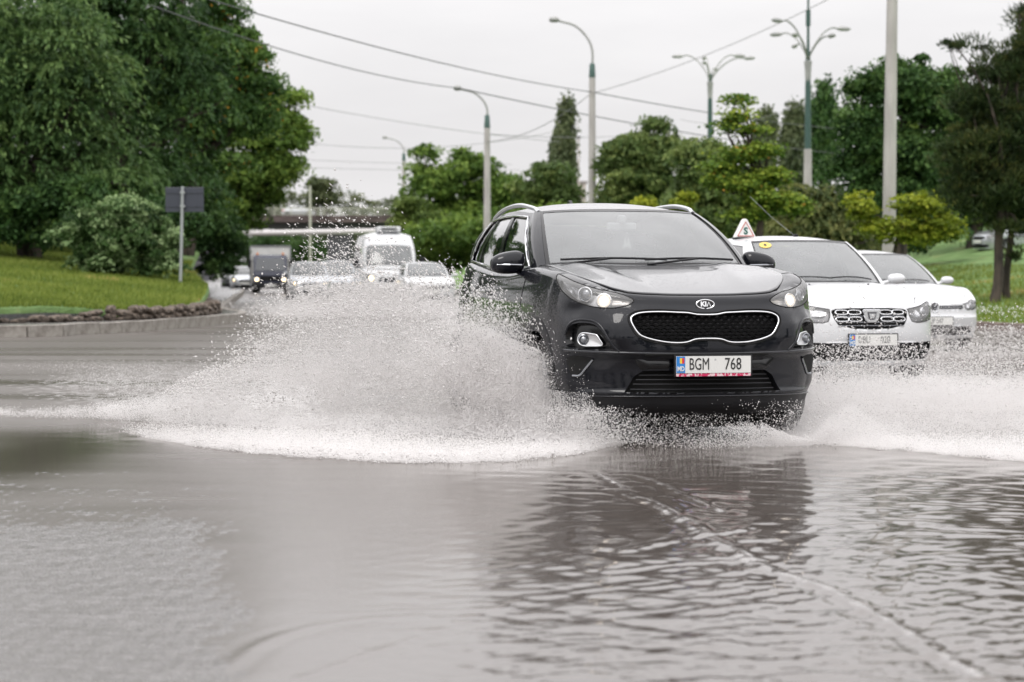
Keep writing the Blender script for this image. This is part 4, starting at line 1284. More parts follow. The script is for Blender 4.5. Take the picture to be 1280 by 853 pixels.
    for sd in (1, -1):
        G.patch((1.9, 1.9), (2.95, 2.95), 0, 1, .005, 'windscreen_pillar', M['white_paint'], root, nu=5, nt=10, side=sd)
        G.patch((2.9, 2.9), (9, 9), 0, .12, .003, 'waist_panel', M['white_paint'], root, nu=30, nt=3, side=sd)
        G.patch((2.9, 2.9), (9, 9), .66, 1, .003, 'upper_side', M['white_paint'], root, nu=30, nt=5, side=sd)
        for a_, b_ in ((3.0, 3.9), (4.05, 5.2), (5.35, 6.3), (6.45, 7.2), (7.6, 9)):
            G.patch((a_, a_ + .03), (b_, b_), .11, .67, -.003, 'side_window', M['tinted_glass'], root, nu=8, nt=5, side=sd)
        for a_, b_ in ((3.85, 4.1), (5.15, 5.4), (6.25, 6.5), (7.15, 7.65)):
            G.patch((a_, a_), (b_, b_), .11, .67, .002, 'side_pillar', M['white_paint'], root, nu=3, nt=5, side=sd)
    G.roof(.14, 'roof', M['white_paint'], root)
    b = MB(); b.box((0.05, 2.25, 2.645), (.86, 1.0, .20)); ac = b.build('air_conditioner', M['white_paint'], root, bevel=.06)
    b = MB()
    for k in range(5): b.box((.05, 1.748, 2.60 + k * .025), (.55, .02, .008))
    b.build('vent', M['black_plastic'], ac)
    b = MB(); b.box((0, 1.72, 2.44), (.10, .06, .05)); b.build('badge', M['dark_green'], root)
    V = []
    for a in np.linspace(-1, 1, 12):
        pq = G.pt(np.array(a * 2.0), np.array(.02)); V += [(pq[0], pq[1] - .25, 1.25), tuple(pq)]
    npmesh('scuttle', V, grid_faces(12, 2), M['white_paint'], root)
    for xa, xc in ((-.6, .0), (.05, .65)):
        tube_along([G.pt(np.array(x_ / .84 * 2), np.array(.05 + .03 * k_ / 5)) + np.array([0, -.03, .012]) for k_, x_ in enumerate(np.linspace(xa, xc, 6))], .012, 'wiper', M['black_plastic'], root)
    u = MB(); u.box((0, 3, .55), (1.7, 5.2, .4)); u.box((0, 1.1, 1.2), (1.7, .4, .15)); u.build('underbody', M['gap'], root)
    for sx in (-.5, .5):
        st = MB(); st.box((sx, 2.0, 1.25), (.5, .14, .8), rx=R(-10)); st.build('seat', M['seat_grey'], root, bevel=.03)
    number_plate(root, 0, -.015, .62, '', flag=False)
    return root

def build_truck(px, Y, rz):
    root = empty('box_truck', (gx(px, Y), Y, 0), rz)
    tag(root, 'box truck with a dark blue cab and a pale cargo box, headlamps on', 'truck')
    prof = [(0, .35), (0, .95), (.06, 1.13), (.40, 1.90), (.60, 2.02), (1.9, 2.02), (1.9, .35)]        # side outline (y, z)
    MX = Matrix(((0, 0, 1, 0), (1, 0, 0, 0), (0, 1, 0, 0), (0, 0, 0, 1)))
    b = MB(); b.prism(prof, -.88, .88, MX); b.build('cab', M['navy_paint'], root, bevel=.06)
    b = MB(); b.add([(-.76, .055, 1.20), (.76, .055, 1.20), (.70, .365, 1.86), (-.70, .365, 1.86)], [(0, 1, 2, 3)])
    ws = b.build('windscreen', M['screen_dark'], root)
    ws.location = (0, -.012, .004)
    b = MB(); b.box((0, 4.4, 1.52), (2.1, 4.8, 1.96)); cb = b.build('cargo_box', M['box_pale'], root, bevel=.03)
    fr = MB()
    for x in (-1.055, 1.055): fr.box((x, 1.985, 1.52), (.06, .05, 2.0))
    for z in (.54, 2.50): fr.box((0, 1.985, z), (2.16, .05, .06))
    fr.build('box_frame', M['steel'], cb)
    b = MB(); b.box((0, 3.6, .5), (.9, 6.4, .2)); b.build('chassis', M['gap'], root)
    b = MB(); b.box((0, -.06, .42), (1.8, .16, .28)); b.build('bumper', M['black_plastic'], root, bevel=.04)
    b = MB(); b.box((0, -.012, .80), (1.1, .04, .22)); b.build('grille', M['gap'], root)
    for sd in (1, -1):
        hl = MB(); hl.box((sd * .70, -.02, .74), (.26, .06, .20)); h = hl.build('headlight', M['lamp_housing'], root, bevel=.02)
        q = MB(); q.lathe([(.08, 0), (.05, .02), (0, .025)], 14, front_M(sd * .70, -.052, .74)); q.build('bulb', M['lamp_lit_far'], h, smooth=True)
        q = MB(); q.box((sd * .66, .62, 2.08), (.10, .10, .12)); q.build('marker_lamp', M['orange_lens'], root, bevel=.02)
        mm = MB(); mm.box((sd * 1.08, .35, 1.55), (.18, .08, .42)); mm.tube([(sd * .86, .4, 1.7), (sd * 1.05, .36, 1.7)], .02, 6); mm.build('door_mirror', M['black_plastic'], root, bevel=.03)
        sw = MB(); sw.box((sd * .882, .95, 1.62), (.012, .95, .62)); sw.build('side_window', M['tinted_glass'], root)
        wheel(root, .80 * sd, .85, .40, r=.40, w=.24, side=sd, spokes=6); wheel(root, .85 * sd, 5.2, .40, r=.40, w=.3, side=sd, spokes=6)
    number_plate(root, 0, -.15, .42, '', flag=False)
    return root

glass_mix('screen_dark', (.4, .45, .5), (.10, .11, .12), .5)
m = mat('box_pale', (.62, .62, .60), .5)
add_noise_color(m, (.52, .52, .50), (.66, .66, .64), 1.5)

mat('lamp_smoke', (.24, .24, .25), .3, .6)

# ------------------------------------------------------------------ materials of the place
m = mat('water', (.105, .090, .080), .06, ior=1.333)
n, l, b = nodes(m)
b.inputs['Specular IOR Level'].default_value = .5
tc = n.new('ShaderNodeTexCoord')
at_f = n.new('ShaderNodeAttribute'); at_f.attribute_name = 'foam'
at_r = n.new('ShaderNodeAttribute'); at_r.attribute_name = 'rough'
nz = n.new('ShaderNodeTexNoise'); nz.inputs['Scale'].default_value = 9.0; nz.inputs['Detail'].default_value = 8; nz.inputs['Roughness'].default_value = .7
mp = n.new('ShaderNodeMapping'); mp.inputs['Scale'].default_value = (1, .45, 1)
l.new(tc.outputs['Object'], mp.inputs[0]); l.new(mp.outputs[0], nz.inputs['Vector'])
ad = n.new('ShaderNodeMath'); ad.operation = 'ADD'
sb = n.new('ShaderNodeMath'); sb.operation = 'SUBTRACT'; sb.inputs[1].default_value = .5
ml = n.new('ShaderNodeMath'); ml.operation = 'MULTIPLY'; ml.inputs[1].default_value = 1.5
l.new(nz.outputs['Fac'], sb.inputs[0]); l.new(sb.outputs[0], ml.inputs[0]); l.new(ml.outputs[0], ad.inputs[1]); l.new(at_f.outputs['Fac'], ad.inputs[0])
mrf = n.new('ShaderNodeMapRange'); mrf.inputs['From Min'].default_value = .35; mrf.inputs['From Max'].default_value = .85
l.new(ad.outputs[0], mrf.inputs['Value'])
mx = n.new('ShaderNodeMixRGB'); mx.inputs[1].default_value = (.105, .090, .080, 1); mx.inputs[2].default_value = (.50, .49, .485, 1)
l.new(mrf.outputs[0], mx.inputs[0]); l.new(mx.outputs[0], b.inputs['Base Color'])
rr = n.new('ShaderNodeMath'); rr.operation = 'MULTIPLY_ADD'; rr.inputs[1].default_value = .5
l.new(mrf.outputs[0], rr.inputs[0]); l.new(at_r.outputs['Fac'], rr.inputs[2]); l.new(rr.outputs[0], b.inputs['Roughness'])
nb = n.new('ShaderNodeTexNoise'); nb.inputs['Scale'].default_value = 5.0; nb.inputs['Detail'].default_value = 7; nb.inputs['Roughness'].default_value = .62
mpb = n.new('ShaderNodeMapping'); mpb.inputs['Scale'].default_value = (1.0, .8, 1)
bp = n.new('ShaderNodeBump'); bp.inputs['Strength'].default_value = .25; bp.inputs['Distance'].default_value = .005
l.new(tc.outputs['Object'], mpb.inputs[0]); l.new(mpb.outputs[0], nb.inputs['Vector']); l.new(nb.outputs['Fac'], bp.inputs['Height']); l.new(bp.outputs[0], b.inputs['Normal'])

m = mat('wet_asphalt', (.06, .057, .055), .35)
add_noise_color(m, (.040, .036, .033), (.16, .147, .138), 130, 9, .36, .64, rough=(.08, .40))
add_bump(m, 110, .45, .004, detail=9)
m = mat('wet_paving', (.16, .155, .15), .22)
add_noise_color(m, (.10, .098, .095), (.22, .21, .20), 3, 6, rough=(.05, .4))
m = mat('kerb_stone', (.27, .25, .22), .6)
add_noise_color(m, (.19, .17, .15), (.33, .31, .28), 7, 8); add_bump(m, 40, .4, .01)
m = mat('kerb_brown', (.20, .15, .13), .6)
add_noise_color(m, (.13, .09, .08), (.25, .20, .17), 6, 8); add_bump(m, 40, .4, .01)
m = mat('wall_stone', (.20, .17, .14), .8)
nzz = add_noise_color(m, (.035, .026, .02), (.24, .19, .15), 5, 8, .36, .72); add_bump(m, 14, .8, .04)
m = mat('earth', (.09, .06, .04), .9)
add_noise_color(m, (.05, .035, .025), (.14, .095, .06), 3, 8)
m = mat('grass_sheet', (.07, .13, .03), .9, spec=.1)
n, l, b = nodes(m)
nzz = add_noise_color(m, (.12, .20, .07), (.21, .32, .13), 1.2, 8, .38, .62)
cr = [x for x in n if x.type == 'VALTORGB'][0]
e = cr.color_ramp.elements.new(.74); e.color = (.26, .22, .10, 1)
cr.color_ramp.elements[1].position = .60
add_bump(m, 25, 1.0, .08, detail=6)
m = mat('ground_far', (.05, .08, .03), .95)
add_noise_color(m, (.035, .06, .02), (.08, .10, .045), .2, 5)
m = mat('concrete', (.42, .40, .38), .7)
add_noise_color(m, (.33, .31, .30), (.48, .46, .44), 2.2, 8, stretch=(1, 1, .25)); add_bump(m, 30, .3, .006)
m = mat('concrete_dark', (.10, .075, .07), .8)
add_noise_color(m, (.05, .035, .035), (.13, .10, .095), .6, 8, stretch=(1, 1, 4))
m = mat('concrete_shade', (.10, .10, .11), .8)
mat('pipe_metal', (.52, .50, .50), .45, .2)
mat('rail_pale', (.45, .46, .38), .6)
m = mat('lamp_metal', (.36, .37, .36), .5, .3)
add_noise_color(m, (.30, .31, .30), (.42, .42, .41), 2, 5)
m = mat('green_metal', (.05, .10, .085), .5, .2)
mat('sign_back', (.045, .050, .068), .45)
mat('galvanised', (.40, .42, .43), .45, .6)
mat('cable', (.05, .055, .055), .6)
mat('cable_pale', (.22, .22, .22), .6)
m = mat('bark', (.045, .035, .028), .9)
add_noise_color(m, (.02, .016, .013), (.075, .058, .045), 6, 8, stretch=(1, 1, .25)); add_bump(m, 18, .8, .03, stretch=(1, 1, .25))
mat('pale_render', (.55, .50, .45), .8)

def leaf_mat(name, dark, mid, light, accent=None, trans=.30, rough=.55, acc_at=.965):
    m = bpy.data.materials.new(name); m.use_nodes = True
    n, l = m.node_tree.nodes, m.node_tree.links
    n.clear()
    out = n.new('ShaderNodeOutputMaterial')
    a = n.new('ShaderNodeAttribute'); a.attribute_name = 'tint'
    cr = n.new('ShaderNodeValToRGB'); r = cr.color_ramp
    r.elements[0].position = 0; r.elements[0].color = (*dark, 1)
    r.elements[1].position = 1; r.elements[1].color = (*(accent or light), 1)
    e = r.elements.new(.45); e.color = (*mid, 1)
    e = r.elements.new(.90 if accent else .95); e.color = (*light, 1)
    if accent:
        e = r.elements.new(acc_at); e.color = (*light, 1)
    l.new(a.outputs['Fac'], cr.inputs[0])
    p = n.new('ShaderNodeBsdfPrincipled'); p.inputs['Roughness'].default_value = rough; p.inputs['Specular IOR Level'].default_value = .18
    t = n.new('ShaderNodeBsdfTranslucent'); mx = n.new('ShaderNodeMixShader'); mx.inputs[0].default_value = trans
    l.new(cr.outputs[0], p.inputs['Base Color']); l.new(cr.outputs[0], t.inputs[0])
    l.new(p.outputs[0], mx.inputs[1]); l.new(t.outputs[0], mx.inputs[2]); l.new(mx.outputs[0], out.inputs[0])
    M[name] = m
leaf_mat('leaf_dark', (0.020, 0.047, 0.015), (0.048, 0.105, 0.030), (0.106, 0.185, 0.049))
leaf_mat('leaf_feather', (0.031, 0.066, 0.024), (0.074, 0.140, 0.042), (0.166, 0.254, 0.078))
leaf_mat('leaf_orange', (0.031, 0.072, 0.019), (0.072, 0.147, 0.034), (0.146, 0.241, 0.055), accent=(.60, .30, .03))
leaf_mat('leaf_mid', (0.056, 0.108, 0.022), (0.121, 0.208, 0.039), (0.241, 0.336, 0.063))
leaf_mat('leaf_olive', (0.057, 0.098, 0.029), (0.114, 0.175, 0.053), (0.229, 0.281, 0.084))
leaf_mat('leaf_yellow', (0.055, 0.120, 0.024), (0.159, 0.250, 0.036), (0.410, 0.481, 0.067), accent=(.48, .26, .05))
leaf_mat('leaf_lime', (0.084, 0.130, 0.014), (0.224, 0.282, 0.027), (0.421, 0.446, 0.046))
leaf_mat('leaf_pale', (0.056, 0.087, 0.029), (0.135, 0.172, 0.058), (0.270, 0.278, 0.094))
leaf_mat('leaf_variegated', (.025, .055, .018), (.08, .15, .045), (.40, .52, .26))
leaf_mat('leaf_pine', (0.018, 0.033, 0.012), (0.044, 0.071, 0.024), (0.128, 0.137, 0.038))
leaf_mat('leaf_far', (0.061, 0.083, 0.045), (0.107, 0.134, 0.065), (0.168, 0.192, 0.090))
leaf_mat('leaf_fresh', (.06, .10, .022), (.12, .18, .04), (.21, .27, .07))
leaf_mat('grass_blade', (0.085, 0.128, 0.020), (0.171, 0.224, 0.040), (0.305, 0.337, 0.080), accent=(0.439, 0.326, 0.128))

rng = np.random.default_rng(7)

# ------------------------------------------------------------------ foliage
def crown_mesh(blobs, n_clump, n_leaf, leaf, clump_r, style='broad', seed=0, hollow=.35, aspect=1.8):
    """leaf faces gathered in clumps through ellipsoids; blobs = (x, y, z, rx, ry, rz, weight)"""
    g = np.random.default_rng(seed)
    bl = np.array(blobs, float)
    n_clump = int(n_clump * 1.25)
    w = bl[:, 6] * (bl[:, 3] * bl[:, 4] * bl[:, 5])**(2 / 3)
    pick = g.choice(len(bl), n_clump, p=w / w.sum())
    d = g.normal(size=(n_clump, 3)); d /= np.linalg.norm(d, axis=1)[:, None]
    r = (hollow + (1 - hollow) * g.random(n_clump))**.6
    lump = 1 + .16 * np.sin(d[:, 0] * 5 + pick) * np.cos(d[:, 2] * 6 + pick * 2) + .10 * g.normal(size=n_clump)
    cc = bl[pick, :3] + d * bl[pick, 3:6] * (r * lump)[:, None]
    if style in ('broad', 'droop'):
        # boughs: domes of foliage, leafy on top and open beneath, so that dark hollows stay between them
        nb_ = max(6, n_clump // 15)
        pb = g.choice(len(bl), nb_, p=w / w.sum())
        db = g.normal(size=(nb_, 3)); db[:, 2] += .15; db[:, 1] -= .35; db /= np.linalg.norm(db, axis=1)[:, None]
        rb = np.minimum(clump_r * (1.2 + 1.3 * g.random(nb_)), .85 * (bl[pb, 3] * bl[pb, 5])**.5)
        bc = bl[pb, :3] + db * np.maximum(bl[pb, 3:6] - rb[:, None] * .8, bl[pb, 3:6] * .25) * (.5 + .5 * g.random(nb_))[:, None] * (1 + .10 * g.normal(size=nb_))[:, None]
        bt = g.normal(size=nb_)
        bi = g.integers(0, nb_, n_clump)
        h = g.normal(size=(n_clump, 3)); h /= np.linalg.norm(h, axis=1)[:, None]
        h[:, 2] = np.abs(h[:, 2])
        drop = (1 - h[:, 2])**2 * (.75 if style == 'droop' else .35)
        cc = bc[bi] + h * rb[bi][:, None] * np.array([1.15, 1.15, .62]); cc[:, 2] -= drop * rb[bi]
        core = g.random(n_clump) < .22
        dc = g.normal(size=(n_clump, 3)); dc /= np.linalg.norm(dc, axis=1)[:, None]
        cc = np.where(core[:, None], bl[pick, :3] + dc * bl[pick, 3:6] * (.62 * g.random(n_clump)**.5)[:, None], cc)
        d = np.where(core[:, None], dc, h)
        clump_r = clump_r * .62
    cr = clump_r * (.45 + 1.25 * g.random(n_clump)**1.5)
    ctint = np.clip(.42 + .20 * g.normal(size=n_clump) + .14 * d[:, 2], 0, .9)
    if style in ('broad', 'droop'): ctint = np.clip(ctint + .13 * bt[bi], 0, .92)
    N = n_clump * n_leaf
    ci = np.repeat(np.arange(n_clump), n_leaf)
    q = g.normal(size=(N, 3)); rad = g.random(N)**.5
    q /= np.linalg.norm(q, axis=1)[:, None]
    q[:, 2] = np.where((q[:, 2] < -.15) & (g.random(N) < .75), -q[:, 2], q[:, 2])      # leaves crowd the upper side of each clump
    q *= (.35 + .65 * rad)[:, None]
    dirs = d[ci]
    L = leaf * (.6 + .8 * g.random(N))
    if style == 'droop':
        # arching sprays: out along a direction and then downward
        k = 6
        sd = g.normal(size=(n_clump * k, 3)); sd[:, 2] = np.abs(sd[:, 2]) * .25 + .05
        sd += np.repeat(d, k, 0) * 1.1
        sd /= np.linalg.norm(sd, axis=1)[:, None]
        si = ci * k + g.integers(0, k, N)
        t = g.random(N)
        P = sd[si] * (t * 1.5)[:, None]; P[:, 2] -= 1.35 * t * t
        P += g.normal(size=(N, 3)) * .07
        pos = cc[ci] + P * cr[ci][:, None]
        ax = sd[si].copy(); ax[:, 2] -= 1.6 * t; ax += g.normal(size=(N, 3)) * .35
    elif style == 'tier':
        pos = cc[ci] + q * np.c_[cr[ci] * 1.2, cr[ci] * 1.2, cr[ci] * .5]
        ax = g.normal(size=(N, 3)); ax[:, 2] *= .35
    elif style == 'pine':
        pos = cc[ci] + q * np.c_[cr[ci], cr[ci], cr[ci] * .55]
        ax = q + g.normal(size=(N, 3)) * .4; ax[:, 2] += .5
    elif style == 'poplar':
        pos = cc[ci] + q * np.c_[cr[ci] * .7, cr[ci] * .7, cr[ci] * 1.5]
        ax = g.normal(size=(N, 3)) * .5; ax[:, 2] += 1
    else:
        pos = cc[ci] + q * cr[ci][:, None] * np.array([1.1, 1.1, .8])
        ax = g.normal(size=(N, 3)); ax[:, 2] -= .2
    ax /= np.linalg.norm(ax, axis=1)[:, None]
    nn = g.normal(size=(N, 3)) * .8 + dirs * .5; nn[:, 2] += .7
    bx = np.cross(ax, nn); bx /= np.linalg.norm(bx, axis=1)[:, None] + 1e-9
    A = ax * (L / 2)[:, None]; B_ = bx * (L / 2 / aspect)[:, None]
    V = np.stack([pos - A, pos + B_, pos + A, pos - B_], 1).reshape(-1, 3)
    F = np.arange(N * 4).reshape(-1, 4)
    tint = np.clip(ctint[ci] + .12 * g.normal(size=N), 0, .93)
    tint = np.where(g.random(N) > .988, 1.0, tint)
    return V, F, tint

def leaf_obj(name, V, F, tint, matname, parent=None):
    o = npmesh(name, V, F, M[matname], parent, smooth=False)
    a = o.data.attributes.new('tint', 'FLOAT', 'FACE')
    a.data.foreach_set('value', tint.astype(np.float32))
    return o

def limb(mb, p0, p1, r0, r1, g, bend=.12, n=6):
    p0, p1 = Vector(p0), Vector(p1)
    L = (p1 - p0).length
    off = [Vector((g.normal(), g.normal(), g.normal())) * L * bend * .5 for _ in range(2)]
    pts = []; rr = []
    for k in range(n + 1):
        t = k / n
        pts.append(p0.lerp(p1, t) + off[0] * math.sin(math.pi * t) + off[1] * math.sin(2 * math.pi * t) * .5)
        rr.append(r0 + (r1 - r0) * t)
    mb.tube(pts, rr, 7)

def tree(name, label, base, blobs, matname, n_clump, n_leaf, leaf, clump_r, style='broad', trunk_r=.18, lean=(0, 0), group=None, cat='tree', seed=1, hollow=.35, split=.35, aspect=1.8, trunks=None, limbs=True):
    """blobs are relative to the base"""
    root = empty(name, base)
    tag(root, label, cat, group)
    g = np.random.default_rng(seed)
    V, F, t = crown_mesh(blobs, n_clump, n_leaf, leaf, clump_r, style, seed, hollow, aspect)
    if '>o' in label: pass
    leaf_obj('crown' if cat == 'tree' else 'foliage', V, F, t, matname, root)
    if limbs:
        bl = np.array(blobs, float)
        c = bl[:, :3].mean(0); zmin = (bl[:, 2] - bl[:, 5]).min()
        mb = MB()
        fork = Vector((c[0] * .5 + lean[0], c[1] * .5 + lean[1], max(.4, zmin + (c[2] - zmin) * split)))
        limb(mb, (0, 0, -.15), fork, trunk_r * 1.15, trunk_r * .75, g, .05, 8)
        for b_ in bl[:14]:
            limb(mb, fork, Vector(b_[:3]) + Vector((0, 0, b_[5] * .4)), trunk_r * .55, trunk_r * .10, g, .15)
            for _ in range(2):
                e_ = Vector(b_[:3]) + Vector((g.normal() * b_[3] * .5, g.normal() * b_[4] * .5, g.normal() * b_[5] * .4))
                limb(mb, Vector(b_[:3]).lerp(fork, .45), e_, trunk_r * .25, trunk_r * .06, g, .2)
        mb.build('trunk' if cat == 'tree' else 'stems', M['bark'], root, smooth=True)
    return root

def pxblobs(base, Y, lst, depth=.8):
    """ellipses read off the photograph as (px, py, half width px, half height px[, weight[, dY]]) turned into blobs at distance Y"""
    out = []
    s = FPX / Y
    for q in lst:
        px, py, a, b_ = q[:4]; w = q[4] if len(q) > 4 else 1.0; dy = q[5] if len(q) > 5 else 0.0
        p = at(px, py, Y + dy) - Vector(base)
        out.append((p.x, p.y, p.z, a / s * .88, max(a, b_ * .7) / s * depth, b_ / s * .88, w))
    return out

def lawn_l(x, y): return np.maximum(.36, .42 + .028 * (y - 46) + .10 * (-x - 8))
KR = [(13.6, 30), (11.9, 37), (9.85, 46.5), (9.4, 48.5), (7.0, 60), (4.9, 75), (2.2, 95), (-1.2, 115), (-5.5, 154), (-11, 207), (-16, 260), (-30, 340)]
xkr = pchip([b_ for a, b_ in KR], [a for a, b_ in KR])
def bank_r(x, y):
    d = np.maximum(x - xkr(y), 0)
    return .135 + .035 * d + .0045 * np.minimum(d, 26)**2

# ------------------------------------------------------------------ ground, road, water
def sheet(name, xs, ys, f, mt, kind='structure', smooth=True):
    X, Y = np.meshgrid(xs, ys, indexing='ij')
    Z = f(X, Y) if callable(f) else np.full(X.shape, f)
    o = npmesh(name, np.stack([X, Y, Z], -1).reshape(-1, 3), grid_faces(len(xs), len(ys)), M[mt], None, smooth)
    return tag(o, kind=kind)
def noise2(x, y, s=1.0, seed=0):
    g = np.random.default_rng(seed); v = np.zeros_like(x)
    for k in range(10):
        a = g.random() * 2 * math.pi; f = (.6 + 1.6 * g.random()) * s * (1.6 if k > 5 else 1); ph = g.random() * 6.28
        v += np.sin((x * math.cos(a) + y * math.sin(a)) * f + ph) * (1 if k < 6 else .5)
    return v / 5

_el = pchip([-9, -6, -4.2, -2.7, -2.03, -1.15, -.19, .3, .62, .85, 1.2], [31, 24.5, 20.5, 16.9, 15.75, 14.65, 14.35, 14.75, 15.6, 16.6, 19])
def EDGE_L(x): return _el(x) + .13 * noise2(x, x * 0, 2.1, 41) + .07 * noise2(x, x * 0, 7.0, 42) + .04 * noise2(x, x * 0, 19.0, 46)
def EDGE_R(x): return np.maximum(16.05 - 1.40 * (x - 1.9), 13.9 + .1 * x) + .13 * noise2(x, x * 0, 2.3, 43) + .07 * noise2(x, x * 0, 7, 44) + .04 * noise2(x, x * 0, 19.0, 47)

def build_ground():
    g = np.linspace(-1, 1, 41); far = np.sign(g) * np.abs(g)**3 * 2500
    sheet('ground', far, far + 200, lambda x, y: np.full(x.shape, -.35), 'ground_far')
    # road: one sheet under the flood; it humps up out of the water near the lower left of the view
    def roadz(x, y):
        z = np.full(x.shape, -.07) + .004 * noise2(x, y, 1.2, 3)
        hump = 1 / (1 + np.exp((x + .60 + .10 * (y - 9) + .08 * noise2(x, y, 3.0, 8)) / .16))
        hump *= 1 / (1 + np.exp(np.clip((y - 14.6 - .35 * noise2(x, y, 2.2, 9)) / .35, -50, 50)))
        fall = .0065 * np.clip((y - 8.0) / 4.5, 0, 1)**.8
        return z + hump * (.0760 - fall + .0030 * noise2(x, y, 1.7, 5) + .0025 * noise2(x, y, 16, 6) + .0040 * noise2(x, y, 52, 7)) 
    xs = np.r_[np.linspace(-60, -5, 12), np.linspace(-4.6, 1.2, 330), np.linspace(2, 60, 14)]
    ys = np.r_[np.linspace(-60, 3, 10), np.linspace(3.5, 15.5, 430), np.linspace(16.5, 400, 60)]
    sheet('road', xs, ys, roadz, 'wet_asphalt')
    # flood water with real ripples, finest where it is nearest
    nr, nc = 640, 660
    u = np.linspace(1 / 4.2, 1 / 420.0, nr)          # even in screen height
    Yr = 1 / u
    t = np.linspace(-1, 1, nc)
    ang = .30 * t + .22 * t**5
    Y = np.repeat(Yr[:, None], nc, 1); X = Y * ang[None]
    spx = np.gradient(Yr)[:, None]; spx = np.abs(spx)
    shoal = 1 / (1 + np.exp((X + .60 + .10 * (Y - 9) + .08 * noise2(X, Y, 3.0, 8)) / .16)) / (1 + np.exp(np.clip((Y - 14.6 - .35 * noise2(X, Y, 2.2, 9)) / .35, -50, 50)))
    Z = np.zeros_like(X)
    gg = np.random.default_rng(11)
    # wind and wheel ripples: strong towards the right and near the car, weak towards the left
    act = .12 + .88 / (1 + np.exp(-(X - (-.35 + .02 * Y)) / .35))
    act = np.where(Y > 16, act * .5 + .45, act)
    act *= 1 - .6 * np.exp(-((X + .9)**2 / .8 + (Y - 11.5)**2 / 6))
    warp = .12 * noise2(X, Y, 1.3, 21); warp2 = .12 * noise2(X, Y, 1.1, 22)
    for k in range(46):
        lam = .045 * (1.055**k) * (.9 + .2 * gg.random())
        a = gg.normal() * 1.15 + (math.pi / 2 if k % 3 else math.pi / 2 + .8)
        amp = lam * .0031 * (1.15 if lam < .14 else (.9 if lam < .26 else .55))
        ph = gg.random() * 6.28
        fade = np.clip(lam / (spx * 2.6) - .6, 0, 1)
        env = .55 + .45 * np.sin(X * (1.1 + gg.random()) + Y * (.7 + gg.random()) + gg.random() * 6)
        arg = ((X + warp) * math.cos(a) + (Y + warp2) * math.sin(a)) * 2 * math.pi / lam + ph
        Z += amp * fade * env * (np.sin(arg) + .35 * np.cos(2 * arg + 1)) * act
    Z *= 1 - .92 * shoal
    foam = np.zeros_like(X)
    # wake lines running from under the car towards the lower right
    def ridge(pts, h, w, fo):
        nonlocal Z, foam
        P = smooth_open(np.array(pts), 8)
        best = np.full(X.shape, 9.0)
        m_ = (Y > min(p[1] for p in pts) - .6) & (Y < max(p[1] for p in pts) + .6) & (X > min(p[0] for p in pts) - .6) & (X < max(p[0] for p in pts) + .6)
        bx = X[m_] + .035 * noise2(X[m_], Y[m_], 2.2, 31); by = Y[m_] + .05 * noise2(X[m_], Y[m_], 1.8, 32)
        bb = np.full(bx.shape, 9.0)
        for a_, c_ in zip(P[:-1], P[1:]):
            d_ = c_ - a_; tt = np.clip(((bx - a_[0]) * d_[0] + (by - a_[1]) * d_[1]) / (d_ @ d_), 0, 1)
            bb = np.minimum(bb, np.hypot(bx - a_[0] - tt * d_[0], by - a_[1] - tt * d_[1]))
        Z[m_] += h * np.exp(-(bb / w)**2) - h * .5 * np.exp(-((bb - 2 * w) / w)**2)
        foam[m_] = np.maximum(foam[m_], fo * np.exp(-(bb / (w * 1.2))**2))
    def gp(px, py): Yq = FPX * CAMH / (py - HOR); return ((px - 640) * Yq / FPX, Yq)
    ridge([gp(742, 590), gp(800, 620), gp(880, 660), gp(960, 710), gp(1040, 740), gp(1130, 790), gp(1240, 852)], .0060, .030, .46)
    ridge([gp(770, 612), gp(830, 640), gp(900, 680), gp(950, 715)], .0055, .028, .42)
    ridge([gp(720, 596), gp(790, 596), gp(840, 612), gp(900, 640)], .0055, .028, .42)
    ridge([gp(780, 690), gp(860, 672), gp(930, 662)], .0045, .03, .30)
    ridge([gp(760, 716), gp(850, 706), gp(950, 700)], .0045, .03, .28)
    ridge([gp(262, 850), gp(330, 805), gp(420, 780), gp(520, 770)], .0012, .03, .0)
    ridge([gp(380, 850), gp(470, 815), gp(640, 755), gp(720, 740)], .0012, .03, .0)
    # broken edge of the sheet of spray, left and right of the car
    def blob(px, py, a, b_, f):
        x0, y0 = gp(px, py)
        nonlocal foam
        foam = np.maximum(foam, f * np.exp(-((X - x0) / a)**2 - ((Y - y0) / b_)**2))
    edge = EDGE_L(X)
    left = 1 / (1 + np.exp(-(Y - edge) / .10)) * 1 / (1 + np.exp((X - .80) / .06))
    left *= np.exp(-np.clip(Y - edge - .8, 0, 60) / (3.6 + 4 * (X < -1))) * (.62 + .38 / (1 + np.exp(-(X + 2.1) / .25)))
    edge2 = EDGE_R(X)
    right = 1 / (1 + np.exp(-(Y - edge2) / .10)) * 1 / (1 + np.exp(-(X - 1.35) / .10)) * np.exp(-np.clip(Y - edge2 - 1.5, 0, 60) / 5.0)
    foam = np.maximum(foam, left * .74 * np.clip(1 - (-X - 2.3) * .5, .35, 1)); foam = np.maximum(foam, right * .70)
    # a thin white film spreads over the water to the left of the fan
    film = .70 / (1 + np.exp(-(Y - EDGE_L(X) - .5) / .5)) * np.clip((-X - .5) / 1.5, 0, 1) * np.exp(-np.clip(Y - 24, 0, 60) / 14) * np.clip(1.25 + X / (.26 * Y), .25, 1)
    foam = np.maximum(foam, film + .10 * noise2(X, Y * .35, 1.6, 58) * (film > .2))
    # wash of the other cars
    for (x0, y0, rx, ry, f) in ((3.0, 24, 2.2, 2.2, .55), (5.6, 33.5, 1.6, 2, .45), (-3, 40, 3.5, 14, .42), (-2.4, 78, 2, 8, .5), (-4.2, 82, 2, 8, .5)):
        foam = np.maximum(foam, f * np.exp(-((X - x0) / rx)**2 - ((Y - y0) / ry)**2))
